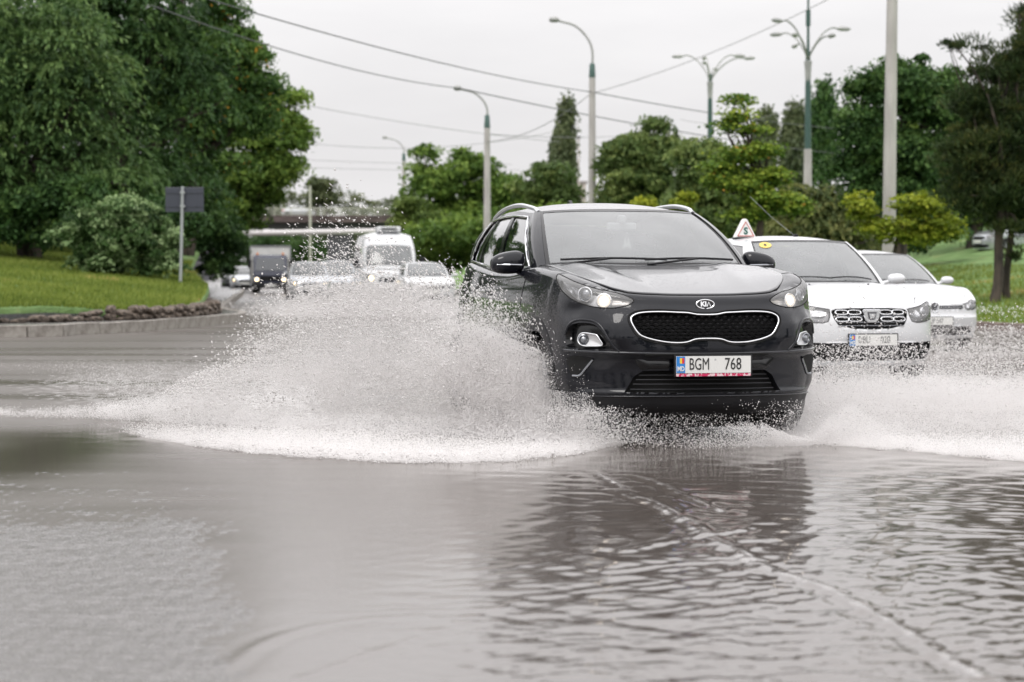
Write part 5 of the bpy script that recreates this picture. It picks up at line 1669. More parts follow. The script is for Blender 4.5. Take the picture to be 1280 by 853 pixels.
    cl_, sl_ = math.cos(R(14)), math.sin(R(14))
    lx = (X - 1.3) * cl_ + (Y - 16) * sl_; ly = -(X - 1.3) * sl_ + (Y - 16) * cl_
    under = np.clip((.82 - np.abs(lx)) / .12, 0, 1) * np.clip((ly + .15) / .2, 0, 1) * np.clip((4.6 - ly) / .3, 0, 1)
    foam *= 1 - .9 * under
    Z += .012 * left * (1 - under) * np.exp(-((Y - edge - .2) / .2)**2) * (1 + .6 * noise2(X, Y, 9, 51)) + .018 * left * (1 - under) * noise2(X, Y, 14, 52) * np.clip((20 - Y) / 5, 0, 1)
    Z += .012 * right * np.exp(-((Y - edge2 - .2) / .2)**2) * (1 + .6 * noise2(X, Y, 9, 53)) + .016 * right * noise2(X, Y, 14, 54) * np.clip((20 - Y) / 5, 0, 1)
    V = np.stack([X, Y, Z], -1).reshape(-1, 3)
    o = npmesh('flood_water', V, grid_faces(nr, nc)[:, ::-1], M['water'])
    rough = np.clip(.035 + .004 * np.clip(Y - 8, 0, 5.5) + .05 * np.clip(Y - 14.2, 0, 5), 0, .30) 
    rough = rough + .20 / (1 + np.exp((X + .65 - .02 * (Y - 8)) / .22)) * (Y < 16.5) * np.clip((16.5 - Y) / 1.5, 0, 1) * (1 + .25 * noise2(X * 1.0, Y * 2.5, 2.0, 91))
    calm = np.exp(-((X + 2.95) / .55)**2 - ((Y - 15.0) / 2.2)**2)
    rough = rough * (1 - .8 * calm)
    streak = noise2(X * .25, Y * 1.0, 1.4, 88)
    rough = np.where(Y > 17, rough * np.clip(1 + .45 * streak, .35, 1.4), rough)
    for nm, arr in (('foam', foam), ('rough', rough)):
        a = o.data.attributes.new(nm, 'FLOAT', 'POINT'); a.data.foreach_set('value', arr.ravel().astype(np.float32))
    tag(o, kind='structure')
    # plain water round and behind the viewer
    far_w = npmesh('flood_water', [(-60, -60, -.004), (60, -60, -.004), (60, 4.3, -.004), (-60, 4.3, -.004)], [(0, 1, 2, 3)], M['water']); tag(far_w, kind='structure')
    return o

LEFTK = [(-16, 39.5), (-8.9, 42.0), (-7.9, 43.8), (-7.17, 45.9), (-6.6, 49.9), (-6.15, 53.4), (-6.3, 56.5), (-7.4, 62), (-8.4, 70), (-10.6, 92), (-14.7, 132), (-23, 205), (-33, 260)]
def kerb(points, mt, h=.145, w=.16, ln=.8, inward=1, ymax=110):
    root = empty('kerb'); root['kind'] = 'structure'
    P = smooth_open(points, 24)
    d = np.r_[0, np.cumsum(np.hypot(*np.diff(P, axis=0).T))]
    cache = None; k = 0; s = 0.0
    while s < d[-1]:
        L = ln * (1 if np.interp(s, d, P[:, 1]) < 70 else 3)
        a = np.array([np.interp(s, d, P[:, i]) for i in (0, 1)]); b_ = np.array([np.interp(min(s + L, d[-1]), d, P[:, i]) for i in (0, 1)])
        c = (a + b_) / 2; an = math.atan2(b_[1] - a[1], b_[0] - a[0])
        if cache is None:
            mb = MB(); mb.box((0, 0, h / 2 - .15), (ln - .014, w, h + .30))
            o = mb.build('kerb_block', M[mt], root, bevel=.012); cache = o.data
        else:
            o = bpy.data.objects.new('kerb_block', cache); C.objects.link(o); o.parent = root
            md = o.modifiers.new('bevel', 'BEVEL'); md.width = .012; md.segments = 1; md.limit_method = 'ANGLE'
        o.location = (c[0], c[1], rng.normal() * .004); o.rotation_euler = (0, 0, an + rng.normal() * .006)
        o.scale = (L / ln, 1, 1)
        s += L; k += 1
        if c[1] > ymax: break
    return root

def build_banks():
    kerb(LEFTK, 'kerb_stone', h=.215, w=.17, ln=.80, ymax=130)
    kerb([(a - .02, b_) for a, b_ in KR], 'kerb_brown', ln=1.0, ymax=125)
    # pavement inside the left kerb
    lk = smooth_open(LEFTK, 10)
    yk = lk[:, 1]; xk = lk[:, 0]
    inner = np.array([np.interp(y, yk, xk) for y in np.linspace(40, 258, 160)]); yy = np.linspace(40, 258, 160)
    V = []
    for x, y in zip(inner, yy):
        for t in np.linspace(0, 1, 8): V.append((x - .07 - t * 9.0, y + t * .2, .198 + .004 * noise2(np.array(x - t * 9), np.array(y), 2, 3)))
    tag(npmesh('pavement', V, grid_faces(160, 8), M['wet_paving']), kind='structure')
    # grass bank on the left
    xs = np.linspace(-48, -5.4, 150); ys = np.linspace(43.2, 150, 190)
    X, Y = np.meshgrid(xs, ys, indexing='ij')
    fe = np.interp(Y, [43.2, 44.2, 45.4, 47.3, 50, 54, 60, 70, 92, 132, 150], [-9.9, -9.35, -8.8, -7.3, -6.75, -6.9, -7.5, -9.3, -11.8, -16.2, -18.5])
    u = np.linspace(0, 1, 150)[:, None]
    Xl = fe[0][None] - 40 * u**1.6; Yl = np.repeat(ys[None], 150, 0)
    Zl = lawn_l(Xl, Yl) + .04 * noise2(Xl, Yl, .9, 61) - .12 * np.exp(-u / .004)
    o = npmesh('grass_bank', np.stack([Xl, Yl, Zl], -1).reshape(-1, 3), grid_faces(150, 190)[:, ::-1], M['grass_sheet']); tag(o, kind='structure')
    # right bank
    ys = np.linspace(28, 330, 260); u = np.linspace(0, 1, 90)[:, None]
    Xr = xkr(ys)[None] + .08 + 70 * u**1.7; Yr = np.repeat(ys[None], 90, 0)
    Zr = bank_r(Xr, Yr) + .03 * noise2(Xr, Yr, .9, 62)
    o = npmesh('grass_bank', np.stack([Xr, Yr, Zr], -1).reshape(-1, 3), grid_faces(90, 260), M['grass_sheet']); tag(o, kind='structure')
    # grass blades
    def blades(name, X, Y, Z, h, seed, tip=1.0):
        g = np.random.default_rng(seed); N = len(X)
        a = g.random(N) * 6.28; w = .010 + .012 * g.random(N); L = h * (.5 + g.random(N))
        bx, by = np.cos(a) * w, np.sin(a) * w
        lx, ly = g.normal(size=N) * L * .4, g.normal(size=N) * L * .4
        V = np.stack([np.c_[X - bx, Y - by, Z - .01], np.c_[X + bx, Y + by, Z - .01], np.c_[X + lx, Y + ly, Z + L]], 1).reshape(-1, 3)
        patch = noise2(X, Y, .8, 77)
        t = np.clip(.45 + .25 * patch + .2 * g.normal(size=N), 0, .93)
        t = np.where((patch > .75) & (g.random(N) > .4), 1.0, t)
        o = leaf_obj(name, V, np.arange(N * 3).reshape(-1, 3), t, 'grass_blade'); tag(o, kind='stuff')
    g = np.random.default_rng(5)
    N = 110000
    Y = 43.6 + 32 * g.random(N)**1.3
    fe = np.interp(Y, [43.2, 44.2, 45.4, 47.3, 50, 54, 60, 70, 92], [-9.9, -9.35, -8.8, -7.3, -6.75, -6.9, -7.5, -9.3, -11.8])
    X = fe - .04 - 11 * g.random(N)**1.1
    blades('grass', X, Y, lawn_l(X, Y) + .04 * noise2(X, Y, .9, 61), .085, 1)
    N = 60000
    Y = 44 + 62 * g.random(N)**1.4; X = xkr(Y) + .12 + 13 * g.random(N)
    blades('grass', X, Y, bank_r(X, Y) + .03 * noise2(X, Y, .9, 62), .09, 2)
    # tiny white flowers along the right verge
    N = 420; Y = 45 + 16 * g.random(N); X = xkr(Y) + .3 + 2.2 * g.random(N); Z = bank_r(X, Y) + .10 + .05 * g.random(N)
    r = .014
    V = np.stack([np.c_[X - r, Y, Z], np.c_[X, Y - r, Z - r * .6], np.c_[X + r, Y, Z], np.c_[X, Y + r * .3, Z + r]], 1).reshape(-1, 3)
    tag(npmesh('daisies', V, np.arange(N * 4).reshape(-1, 4), M['plate_white'], smooth=False), kind='stuff')

    # rough stones edging the lawn, each its own piece
    root = empty('stone_edging'); tag(root, 'low dry-laid edging of rough brown stones below the left lawn', 'stone wall')
    meshes = []
    for k in range(9):
        bm = bmesh.new(); bmesh.ops.create_icosphere(bm, subdivisions=2, radius=.5)
        sd = Vector((k * 3.1, k * 1.7, 0))
        for v in bm.verts:
            v.co *= 1 + .35 * noise.noise(v.co * 2.2 + sd)
            v.co.z = max(min(v.co.z, .40), -.42); v.co.y = max(min(v.co.y, .42), -.42)
        me = bpy.data.meshes.new('stone'); bm.to_mesh(me); bm.free(); me.materials.append(M['wall_stone'])
        meshes.append(me)
    g2 = random.Random(4)
    E = smooth_open([(-9.45, 44.35), (-8.75, 45.0), (-8.0, 46.2), (-7.25, 47.0), (-6.72, 49.5), (-6.62, 52), (-6.75, 54.5), (-7.2, 58.5), (-8.6, 66), (-9.4, 72), (-10.3, 80)], 20)
    d = np.r_[0, np.cumsum(np.hypot(*np.diff(E, axis=0).T))]
    s = 0
    while s < d[-1]:
        w = g2.uniform(.20, .42) * (1 if s < 14 else 1.5)
        x, y = (float(np.interp(s + w / 2, d, E[:, i])) for i in (0, 1))
        x2, y2 = (float(np.interp(s + w / 2 + .1, d, E[:, i])) for i in (0, 1))
        an = math.atan2(y2 - y, x2 - x)
        hh = g2.uniform(.13, .22)
        for lay in range(2 if s > 2.0 else 1):
            o = bpy.data.objects.new('stone', meshes[g2.randrange(9)]); C.objects.link(o); o.parent = root
            o.location = (x + g2.uniform(-.04, .04), y + g2.uniform(-.05, .05), .185 + hh * (.35 + lay * .70)); o.rotation_euler = (g2.uniform(-.15, .15), g2.uniform(-.15, .15), an)
            o.scale = (w * 1.12, .30, hh * g2.uniform(.8, 1.05))
        s += w * .98

# ------------------------------------------------------------------ trees and shrubs
def gz(x, y, side): return float(lawn_l(np.array(x), np.array(y))) if side < 0 else float(bank_r(np.array(x), np.array(y)))

def build_trees():
    def T(px, Y, side, lst, label, matname, nc, nl, leaf, cr, name='broadleaf_tree', z=None, **kw):
        x = gx(px, Y)
        if z is None: z = gz(x, Y, side)
        base = (x, Y, z)
        depth = kw.pop('depth', .8)
        return tree(name, label, base, pxblobs(base, Y, lst, depth), matname, nc, nl, leaf, cr, **kw)
    # ---- left mass
    T(40, 66, -1, [(-40, 60, 90, 120), (60, 60, 85, 80, 1), (20, 170, 110, 60), (120, 190, 60, 45), (70, 110, 80, 50), (-60, 230, 80, 60), (30, 240, 60, 40, .7)],
      'huge drooping dark green tree filling the top left corner', 'leaf_feather', 620, 110, .17, .95, style='droop', trunk_r=.32, name='weeping_tree', seed=2, aspect=3.2)
    T(140, 74, -1, [(130, 20, 90, 70), (200, 60, 80, 80), (150, 120, 80, 70), (90, -20, 100, 60), (210, -20, 70, 60), (180, 190, 70, 60), (110, 250, 80, 50), (250, 130, 60, 60)],
      'tall dark feathery tree between the drooping tree and the trees beside the road', 'leaf_dark', 560, 110, .17, .85, style='droop', trunk_r=.30, seed=3, aspect=2.8)
    T(232, 82, -1, [(240, 60, 48, 60), (270, 100, 50, 60), (235, 150, 60, 60), (290, 150, 40, 50), (250, 210, 60, 55), (262, 20, 30, 40), (300, 80, 30, 34), (230, 0, 50, 40), (292, 50, 24, 30), (322, 112, 26, 26), (272, 22, 26, 26)],
      'tall green tree with a few orange seed clusters, above the dark square sign', 'leaf_orange', 520, 100, .17, .75, style='broad', trunk_r=.28, seed=4, aspect=2.2)
    T(240, 96, -1, [(310, 160, 46, 60), (345, 170, 32, 48), (325, 225, 42, 46), (350, 210, 24, 34), (292, 270, 30, 44), (368, 130, 10, 12, .4), (372, 205, 12, 10, .4), (338, 250, 20, 16, .6)],
      'rounded green tree reaching out towards the bridge, rightmost of the left trees', 'leaf_mid', 460, 95, .19, .75, trunk_r=.24, seed=5, aspect=2.0)
    T(252, 88, -1, [(250, 290, 40, 50), (272, 300, 32, 46), (284, 332, 15, 22), (240, 240, 40, 40), (200, 260, 40, 50), (270, 340, 30, 22)],
      'low dense dark bush under the trees behind the signpost', 'leaf_dark', 360, 90, .16, .60, name='bush', cat='bush', seed=6)
    T(150, 61, -1, [(110, 290, 46, 46), (160, 275, 50, 40), (190, 310, 40, 42), (130, 330, 54, 24), (205, 335, 28, 22), (150, 300, 60, 40)],
      'broad bush with pale-edged leaves on the lawn left of the signpost', 'leaf_variegated', 520, 80, .11, .34, name='variegated_bush', cat='bush', seed=7, hollow=.55, limbs=False)
    T(60, 72, -1, [(60, 290, 26, 26), (90, 330, 24, 14), (20, 260, 40, 26)],
      'small dark green shrub at the upper edge of the left lawn', 'leaf_mid', 120, 80, .10, .35, name='shrub', cat='bush', seed=8, limbs=False)
    T(20, 64.5, -1, [(-30, 268, 46, 26), (22, 262, 40, 26), (62, 258, 36, 30), (100, 250, 44, 36), (215, 285, 30, 40), (8, 292, 40, 12), (58, 300, 30, 14)],  # low foliage, added dark to deepen the shade under the drooping tree
      'low undergrowth added dark to fill the shade beneath the drooping tree', 'leaf_dark', 460, 80, .15, .50, name='bush', cat='bush', seed=71, limbs=False)
    for i, (px, Y, r_) in enumerate(((70, 92, 120), (200, 104, 120), (-30, 84, 100))):
        T(px, Y, -1, [(px, 120, r_, 130), (px - 40, 250, r_, 70), (px + 40, 260, r_, 60)],
          ['dark tree standing behind the tall feathery tree on the left', 'dark tree closing the gap behind the tree with orange clusters', 'dark tree behind the drooping tree at the left edge'][i],
          'leaf_dark', 360, 70, .26, 1.2, trunk_r=.3, seed=20 + i, group='dark trees at the back of the left lawn')
    # ---- middle distance
    T(560, 135, 1, [(524, 212, 28, 20), (548, 240, 40, 34), (590, 215, 40, 26), (620, 240, 26, 34), (518, 265, 22, 28), (560, 280, 50, 28), (600, 275, 40, 34), (536, 196, 16, 10, .5), (580, 194, 16, 8, .5)],
      'loose light green tree above the white minibus, with sky showing through', 'leaf_mid', 360, 75, .24, .95, seed=9, hollow=.5, trunk_r=.22)
    T(520, 130, 1, [(512, 262, 20, 20), (534, 285, 32, 24), (560, 300, 30, 22), (506, 290, 12, 18)],
      'yellowish green tree just right of the bridge, above the minibus roof', 'leaf_fresh', 220, 75, .20, .75, seed=10, hollow=.5)
    T(640, 150, 1, [(630, 250, 30, 34), (650, 275, 34, 26), (600, 300, 50, 26), (660, 300, 40, 30)],
      'green tree behind the second lamp post', 'leaf_mid', 240, 75, .26, .95, seed=11)
    T(686, 128, 1, [(686, 222, 32, 22), (672, 245, 34, 24), (705, 245, 24, 22), (686, 275, 44, 26), (730, 270, 26, 24), (655, 285, 30, 26)],
      'dark rounded tree in front of the poplars, left of the tall lamp post', 'leaf_olive', 300, 80, .22, .75, seed=12, hollow=.45)
    for i, (px, Y, top, bot, hw) in enumerate(((706, 215, 133, 250, 10), (697, 225, 172, 255, 7), (990, 160, 152, 240, 11), (1026, 170, 118, 235, 17), (955, 175, 158, 240, 10))):
        H_ = (bot - top) / 2
        T(px, Y, 1, [(px, top + H_ * 1.25, hw, H_ * .8), (px + 1, top + H_ * .55, hw * .75, H_ * .5), (px + 3, top + H_ * .2, hw * .5, H_ * .22)],
          ['slender dark poplar rising left of the tall lamp post', 'shorter poplar touching the left side of the slender one', 'narrow poplar left of the tall many-armed lamp', 'tallest poplar behind the many-armed lamp on the right', 'small poplar between the yellowish tree and the many-armed lamp'][i],
          'leaf_far' if i != 3 else 'leaf_dark', 120, 60, .34, .9, style='poplar', name='poplar', seed=30 + i, trunk_r=.2, hollow=.5, group='poplars in the distance')
    T(800, 112, 1, [(790, 195, 34, 34), (826, 200, 30, 36), (800, 230, 48, 34), (770, 215, 20, 34), (840, 245, 26, 36), (782, 255, 34, 26), (812, 165, 24, 12, .6)],
      'large round olive green tree behind the roof of the black car', 'leaf_olive', 460, 90, .19, .80, seed=13, hollow=.45, trunk_r=.28)
    T(880, 104, 1, [(880, 200, 34, 30), (905, 240, 40, 44), (868, 240, 26, 44), (900, 285, 46, 40), (940, 270, 34, 40), (860, 285, 30, 30)],
      'dark grey-green tree behind the layered yellowish tree', 'leaf_olive', 420, 90, .19, .80, seed=14, trunk_r=.26)
    for i, (px, w) in enumerate(((805, 18), (852, 18))):
        T(px, 88, 1, [(px - 6, 254, w * .6, 8), (px + 6, 250, w * .6, 8), (px, 262, w, 10), (px, 285, w, 16)],
          ['small lime green shrub peeping over the middle of the black roof', 'small lime green shrub behind the right roof rail'][i], 'leaf_lime', 70, 70, .13, .32, name='shrub', cat='bush', seed=40 + i, limbs=False, group='lime shrubs behind the black car')
    T(948, 72, 1, [(921, 128, 9, 8), (920, 150, 14, 8), (908, 160, 16, 6), (935, 165, 16, 6), (925, 195, 24, 10), (905, 212, 18, 9), (950, 190, 22, 10), (962, 222, 24, 12), (930, 232, 34, 12), (900, 228, 14, 7), (955, 250, 34, 12), (985, 258, 24, 12), (935, 268, 26, 10)],
      'layered tree with yellowing leaves and a thin leader, left of the many-armed lamp', 'leaf_yellow', 330, 60, .12, .38, style='tier', name='maple_tree', seed=15, hollow=.15, trunk_r=.13, lean=(.3, 0), aspect=1.5)
    T(1005, 88, 1, [(990, 250, 40, 26), (1030, 270, 50, 34), (985, 295, 44, 24), (1060, 300, 50, 24), (1040, 245, 30, 20)],
      'pale green willow-like shrubbery behind the roof of the white hatchback', 'leaf_pale', 340, 90, .15, .65, style='droop', name='willow_shrub', cat='bush', seed=16, aspect=3)
    T(1120, 82, 1, [(1090, 120, 40, 34), (1130, 110, 46, 42), (1170, 140, 44, 60), (1075, 160, 28, 30), (1100, 190, 52, 44), (1160, 210, 56, 44), (1070, 215, 34, 30), (1120, 250, 60, 36), (1185, 95, 20, 20, .6), (1150, 75, 16, 12, .5)],
      'big dark tree behind the concrete pole', 'leaf_dark', 640, 100, .16, .72, seed=17, hollow=.35, trunk_r=.3)
    T(1100, 92, 1, [(1090, 275, 60, 34), (1150, 285, 50, 34), (1050, 300, 40, 26), (1130, 305, 40, 20)],
      'dark undergrowth filling the foot of the big dark tree', 'leaf_dark', 300, 90, .15, .6, name='bush', cat='bush', seed=18)
    T(1105, 68, 1, [(1075, 262, 22, 20), (1100, 290, 24, 20), (1150, 258, 34, 20), (1178, 285, 26, 22), (1140, 290, 36, 20), (1186, 268, 14, 12, .6)],
      'bright lime green young tree beside the concrete pole', 'leaf_lime', 190, 44, .105, .27, style='tier', seed=19, hollow=.3, trunk_r=.06, aspect=1.5)
    # two pines with dark trunks
    T(1240, 59, 1, [(1215, 130, 30, 22), (1250, 90, 40, 26), (1190, 60, 14, 12, .6), (1225, 62, 16, 10, .6), (1230, 175, 44, 26), (1270, 150, 40, 30), (1200, 200, 34, 26), (1260, 230, 46, 34), (1215, 245, 36, 30), (1290, 60, 30, 26), (1275, 10, 14, 8, .5), (1300, 200, 40, 60), (1262, 285, 26, 14, .5)],
      'dark pine at the right edge with a leaning trunk', 'leaf_pine', 380, 110, .17, .42, style='pine', name='pine_tree', seed=21, hollow=.3, trunk_r=.125, aspect=6, lean=(.25, 0))
    T(1259, 61, 1, [(1290, 110, 40, 40), (1300, 30, 30, 30), (1240, 205, 40, 26), (1285, 265, 40, 30), (1235, 265, 24, 18, .5), (1265, 320, 10, 5, .3)],
      'second dark pine, its straight trunk right of the leaning one', 'leaf_pine', 280, 110, .17, .42, style='pine', name='pine_tree', seed=22, hollow=.3, trunk_r=.10, aspect=6)
    T(1215, 100, 1, [(1190, 160, 60, 60), (1250, 200, 60, 70), (1180, 250, 50, 40), (1290, 150, 60, 90), (1240, 270, 60, 22)],
      'green tree in the background behind the two pines', 'leaf_mid', 420, 85, .20, .85, seed=23, trunk_r=.28)
    # ---- a continuous wood closes the view behind everything
    def wood(name, label, Y0, pxs, tops, matname, n, leaf, cr, seed, thick=8):
        bl = []
        for px, tp in zip(pxs, tops):
            for k in range(2):
                cy = tp + (345 - tp) * (.30 + .42 * k)
                s = FPX / Y0; p = at(px, cy, Y0 + (k % 2) * 3)
                bl.append((p.x, p.y, p.z, 26 / s * 1.3, thick * .5, (345 - tp) * .34 / s, 1.0))
        V, F, t = crown_mesh(bl, n, 60, leaf, cr, 'broad', seed, .4)
        o = leaf_obj(name, V, F, t, matname); tag(o, kind='stuff')
    wood('distant_wood', '', 350, list(range(330, 700, 22)), [250, 235, 226, 222, 236, 240, 232, 228, 238, 242, 236, 230, 226, 235, 240, 244, 240], 'leaf_far', 620, .55, 2.2, 50, 20)
    for i, px in enumerate((396, 408)):
        T(px, 345, 1, [(px, 232, 7, 12), (px, 248, 9, 12)], ['left of two thin conifers on the skyline above the bridge', 'right of two thin conifers on the skyline above the bridge'][i], 'leaf_far', 60, 50, .6, 1.1, z=7.5, name='conifer_tree', seed=60 + i, trunk_r=.2)
    wood('background_wood', '', 125, list(range(500, 1000, 24)), [286, 282, 280, 276, 280, 276, 270, 262, 258, 262, 262, 266, 260, 262, 264, 268, 262, 258, 256, 256, 260], 'leaf_mid', 900, .24, 1.0, 51, 6)
    wood('background_wood', '', 112, list(range(980, 1420, 24)), [262, 256, 250, 246, 230, 220, 210, 200, 200, 190, 180, 170, 160, 150, 150, 150, 150, 150, 150], 'leaf_dark', 700, .24, 1.1, 52, 6)
    wood('background_wood', '', 335, list(range(230, 420, 20)), [300, 296, 296, 292, 296, 298, 292, 296, 298, 300], 'leaf_dark', 240, .4, 1.6, 53, 8)
    # unseen trees are added behind the viewer as a dark backdrop, mirrored in wet paint and water

    # the same kinds of tree go on beyond the left edge
    tl = [o for o in C.objects if o.parent is None and o.get('category') == 'tree']
    pick = lambda s_: [o for o in tl if s_ in o['label']][0]
    big = [pick('top left corner'), pick('between the drooping'), pick('orange seed'), pick('behind the concrete pole')]
    k = 0
    for x, y, sc_, rz in ((-26, 62, 1.0, 1.1), (-33, 50, 1.0, 2.2), (-24, 78, 1.1, 4), (-36, 72, 1.1, .4), (-42, 58, 1.0, 3)):
        for_src = big[k % 3]; k += 1
        c_ = copy_tree(for_src); c_.location = (x, y, float(lawn_l(np.array(x), np.array(y))) - .3); c_.rotation_euler[2] = rz; c_.scale = (sc_ * 1.6,) * 3
        c_['label'] = 'dark tree beyond the left edge, the ' + ['one nearest the kerb', 'one in front', 'one behind the nearest', 'farthest back', 'outermost'][k - 1]; c_['group'] = 'trees beyond the left edge'
    for k in range(13):  # unseen ring of trees, added to darken reflections in the black car
        a = R(-72 + 12 * k); rr_ = 34 + 5 * (k % 3)
        c_ = copy_tree(big[(k + 1) % 4]); c_.location = (math.sin(a) * rr_ * 1.3, -math.cos(a) * rr_, -.3); c_.rotation_euler[2] = k * 1.3; c_.scale = (1.15,) * 3
        c_['label'] = 'unseen dark tree added behind the viewer, the ' + ['first', 'second', 'third', 'fourth', 'fifth', 'sixth', 'seventh', 'eighth', 'ninth', 'tenth', 'eleventh', 'twelfth', 'last'][k] + ' counted from the left'; c_['group'] = 'unseen trees added behind the viewer'

# ------------------------------------------------------------------ bridge, poles, wires, signs
def build_bridge():
    Y = 300.0
    root = empty('road_bridge', (0, Y, 0)); tag(root, 'low dark road bridge crossing over the road behind the traffic', 'bridge')
    z = lambda py, Yq=Y: CAMH - (py - HOR) * Yq / FPX
    b = MB(); b.box((-24, 0, (z(272) + z(279)) / 2), (90, 9, z(272) - z(279))); b.build('deck', M['concrete_dark'], root)
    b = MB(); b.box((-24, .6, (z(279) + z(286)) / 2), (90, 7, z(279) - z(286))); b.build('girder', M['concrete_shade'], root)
    b = MB(); b.box((-24, -4.4, z(272.6)), (90, .3, .35)); b.build('edge_beam', M['concrete_dark'], root)
    for k in range(3):
        zz = z(262 + k * 3.6)
        r_ = MB(); r_.box((-24, -4.35, zz), (90, .10, .09 if k else .16)); r_.build('railing_bar', M['rail_pale'], root)
    cache = None
    for k in range(44):
        x = -68 + k * 2.05
        if cache is None:
            r_ = MB(); r_.box((0, 0, .55), (.10, .10, 1.1)); o = r_.build('railing_post', M['rail_pale'], root); cache = o.data
        else:
            o = bpy.data.objects.new('railing_post', cache); C.objects.link(o); o.parent = root
        o.location = (x, -4.35, z(272))
    for x0, w in ((gx(426, Y), 2.8), (gx(250, Y), 3.0), (gx(690, Y), 3.0)):
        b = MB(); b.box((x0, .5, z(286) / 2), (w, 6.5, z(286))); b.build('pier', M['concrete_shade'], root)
    pr = empty('overhead_pipe', (0, 286, 0)); tag(pr, 'long pale pipe running across in front of the bridge, over the minibus', 'pipe')
    b = MB(); b.tube([(gx(250, 286), 0, z(291.5, 286) - .05), (gx(330, 286), 0, z(291.5, 286)), (gx(520, 286), 0, z(288.5, 286)), (gx(620, 286), 0, z(287, 286))], .34, 14); b.build('pipe', M['pipe_metal'], pr, smooth=True)
    for px in (345, 426, 500, 600):
        b = MB(); b.box((gx(px, 286), 3.5, z(289, 286)), (.3, 7, .3)); b.build('bracket', M['concrete_shade'], pr)
    # building seen through gaps
    r = empty('apartment_block', (gx(682, 420), 420, 0)); tag(r, 'pale block of flats just showing between trees left of the tall lamp post', 'building')
    b = MB(); b.box((0, 6, 8.3), (14, 12, 16.6)); b.build('wall', M['pale_render'], r)
    for i in range(5):
        for j in range(5):
            w = MB(); w.box((-5.4 + i * 2.7, -.05, 2.5 + j * 2.9), (1.2, .14, 1.4)); w.build('window', M['tinted_glass'], r)
    b = MB(); b.box((0, 6, 16.75), (14.6, 12.6, .3)); b.build('roof', M['concrete'], r)
    r = empty('lattice_mast', (gx(720.5, 400), 400, 0)); tag(r, 'thin pale lattice mast far off beside the slender poplar', 'mast')
    b = MB(); H_ = 23.2
    for sx, sy in ((-.5, -.5), (.5, -.5), (.5, .5), (-.5, .5)): b.tube([(sx, sy, 0), (sx * .7, sy * .7, H_)], .09, 4)
    for k in range(22):
        z0 = k * H_ / 22; z1 = (k + 1) * H_ / 22; s_ = 1 if k % 2 else -1
        b.tube([(-.5 * s_, -.5, z0), (.5 * s_, -.5, z1)], .05, 4); b.tube([(-.5 * s_, .5, z0), (.5 * s_, .5, z1)], .05, 4)
    b.build('lattice', M['pale_render'], r); b = MB(); b.box((0, 0, H_ + .15), (1.4, 1.4, .3)); b.build('platform', M['concrete_shade'], r)

def curve_pts(pts, n=10): return [tuple(p) for p in smooth_open(np.array(pts, float), n)]

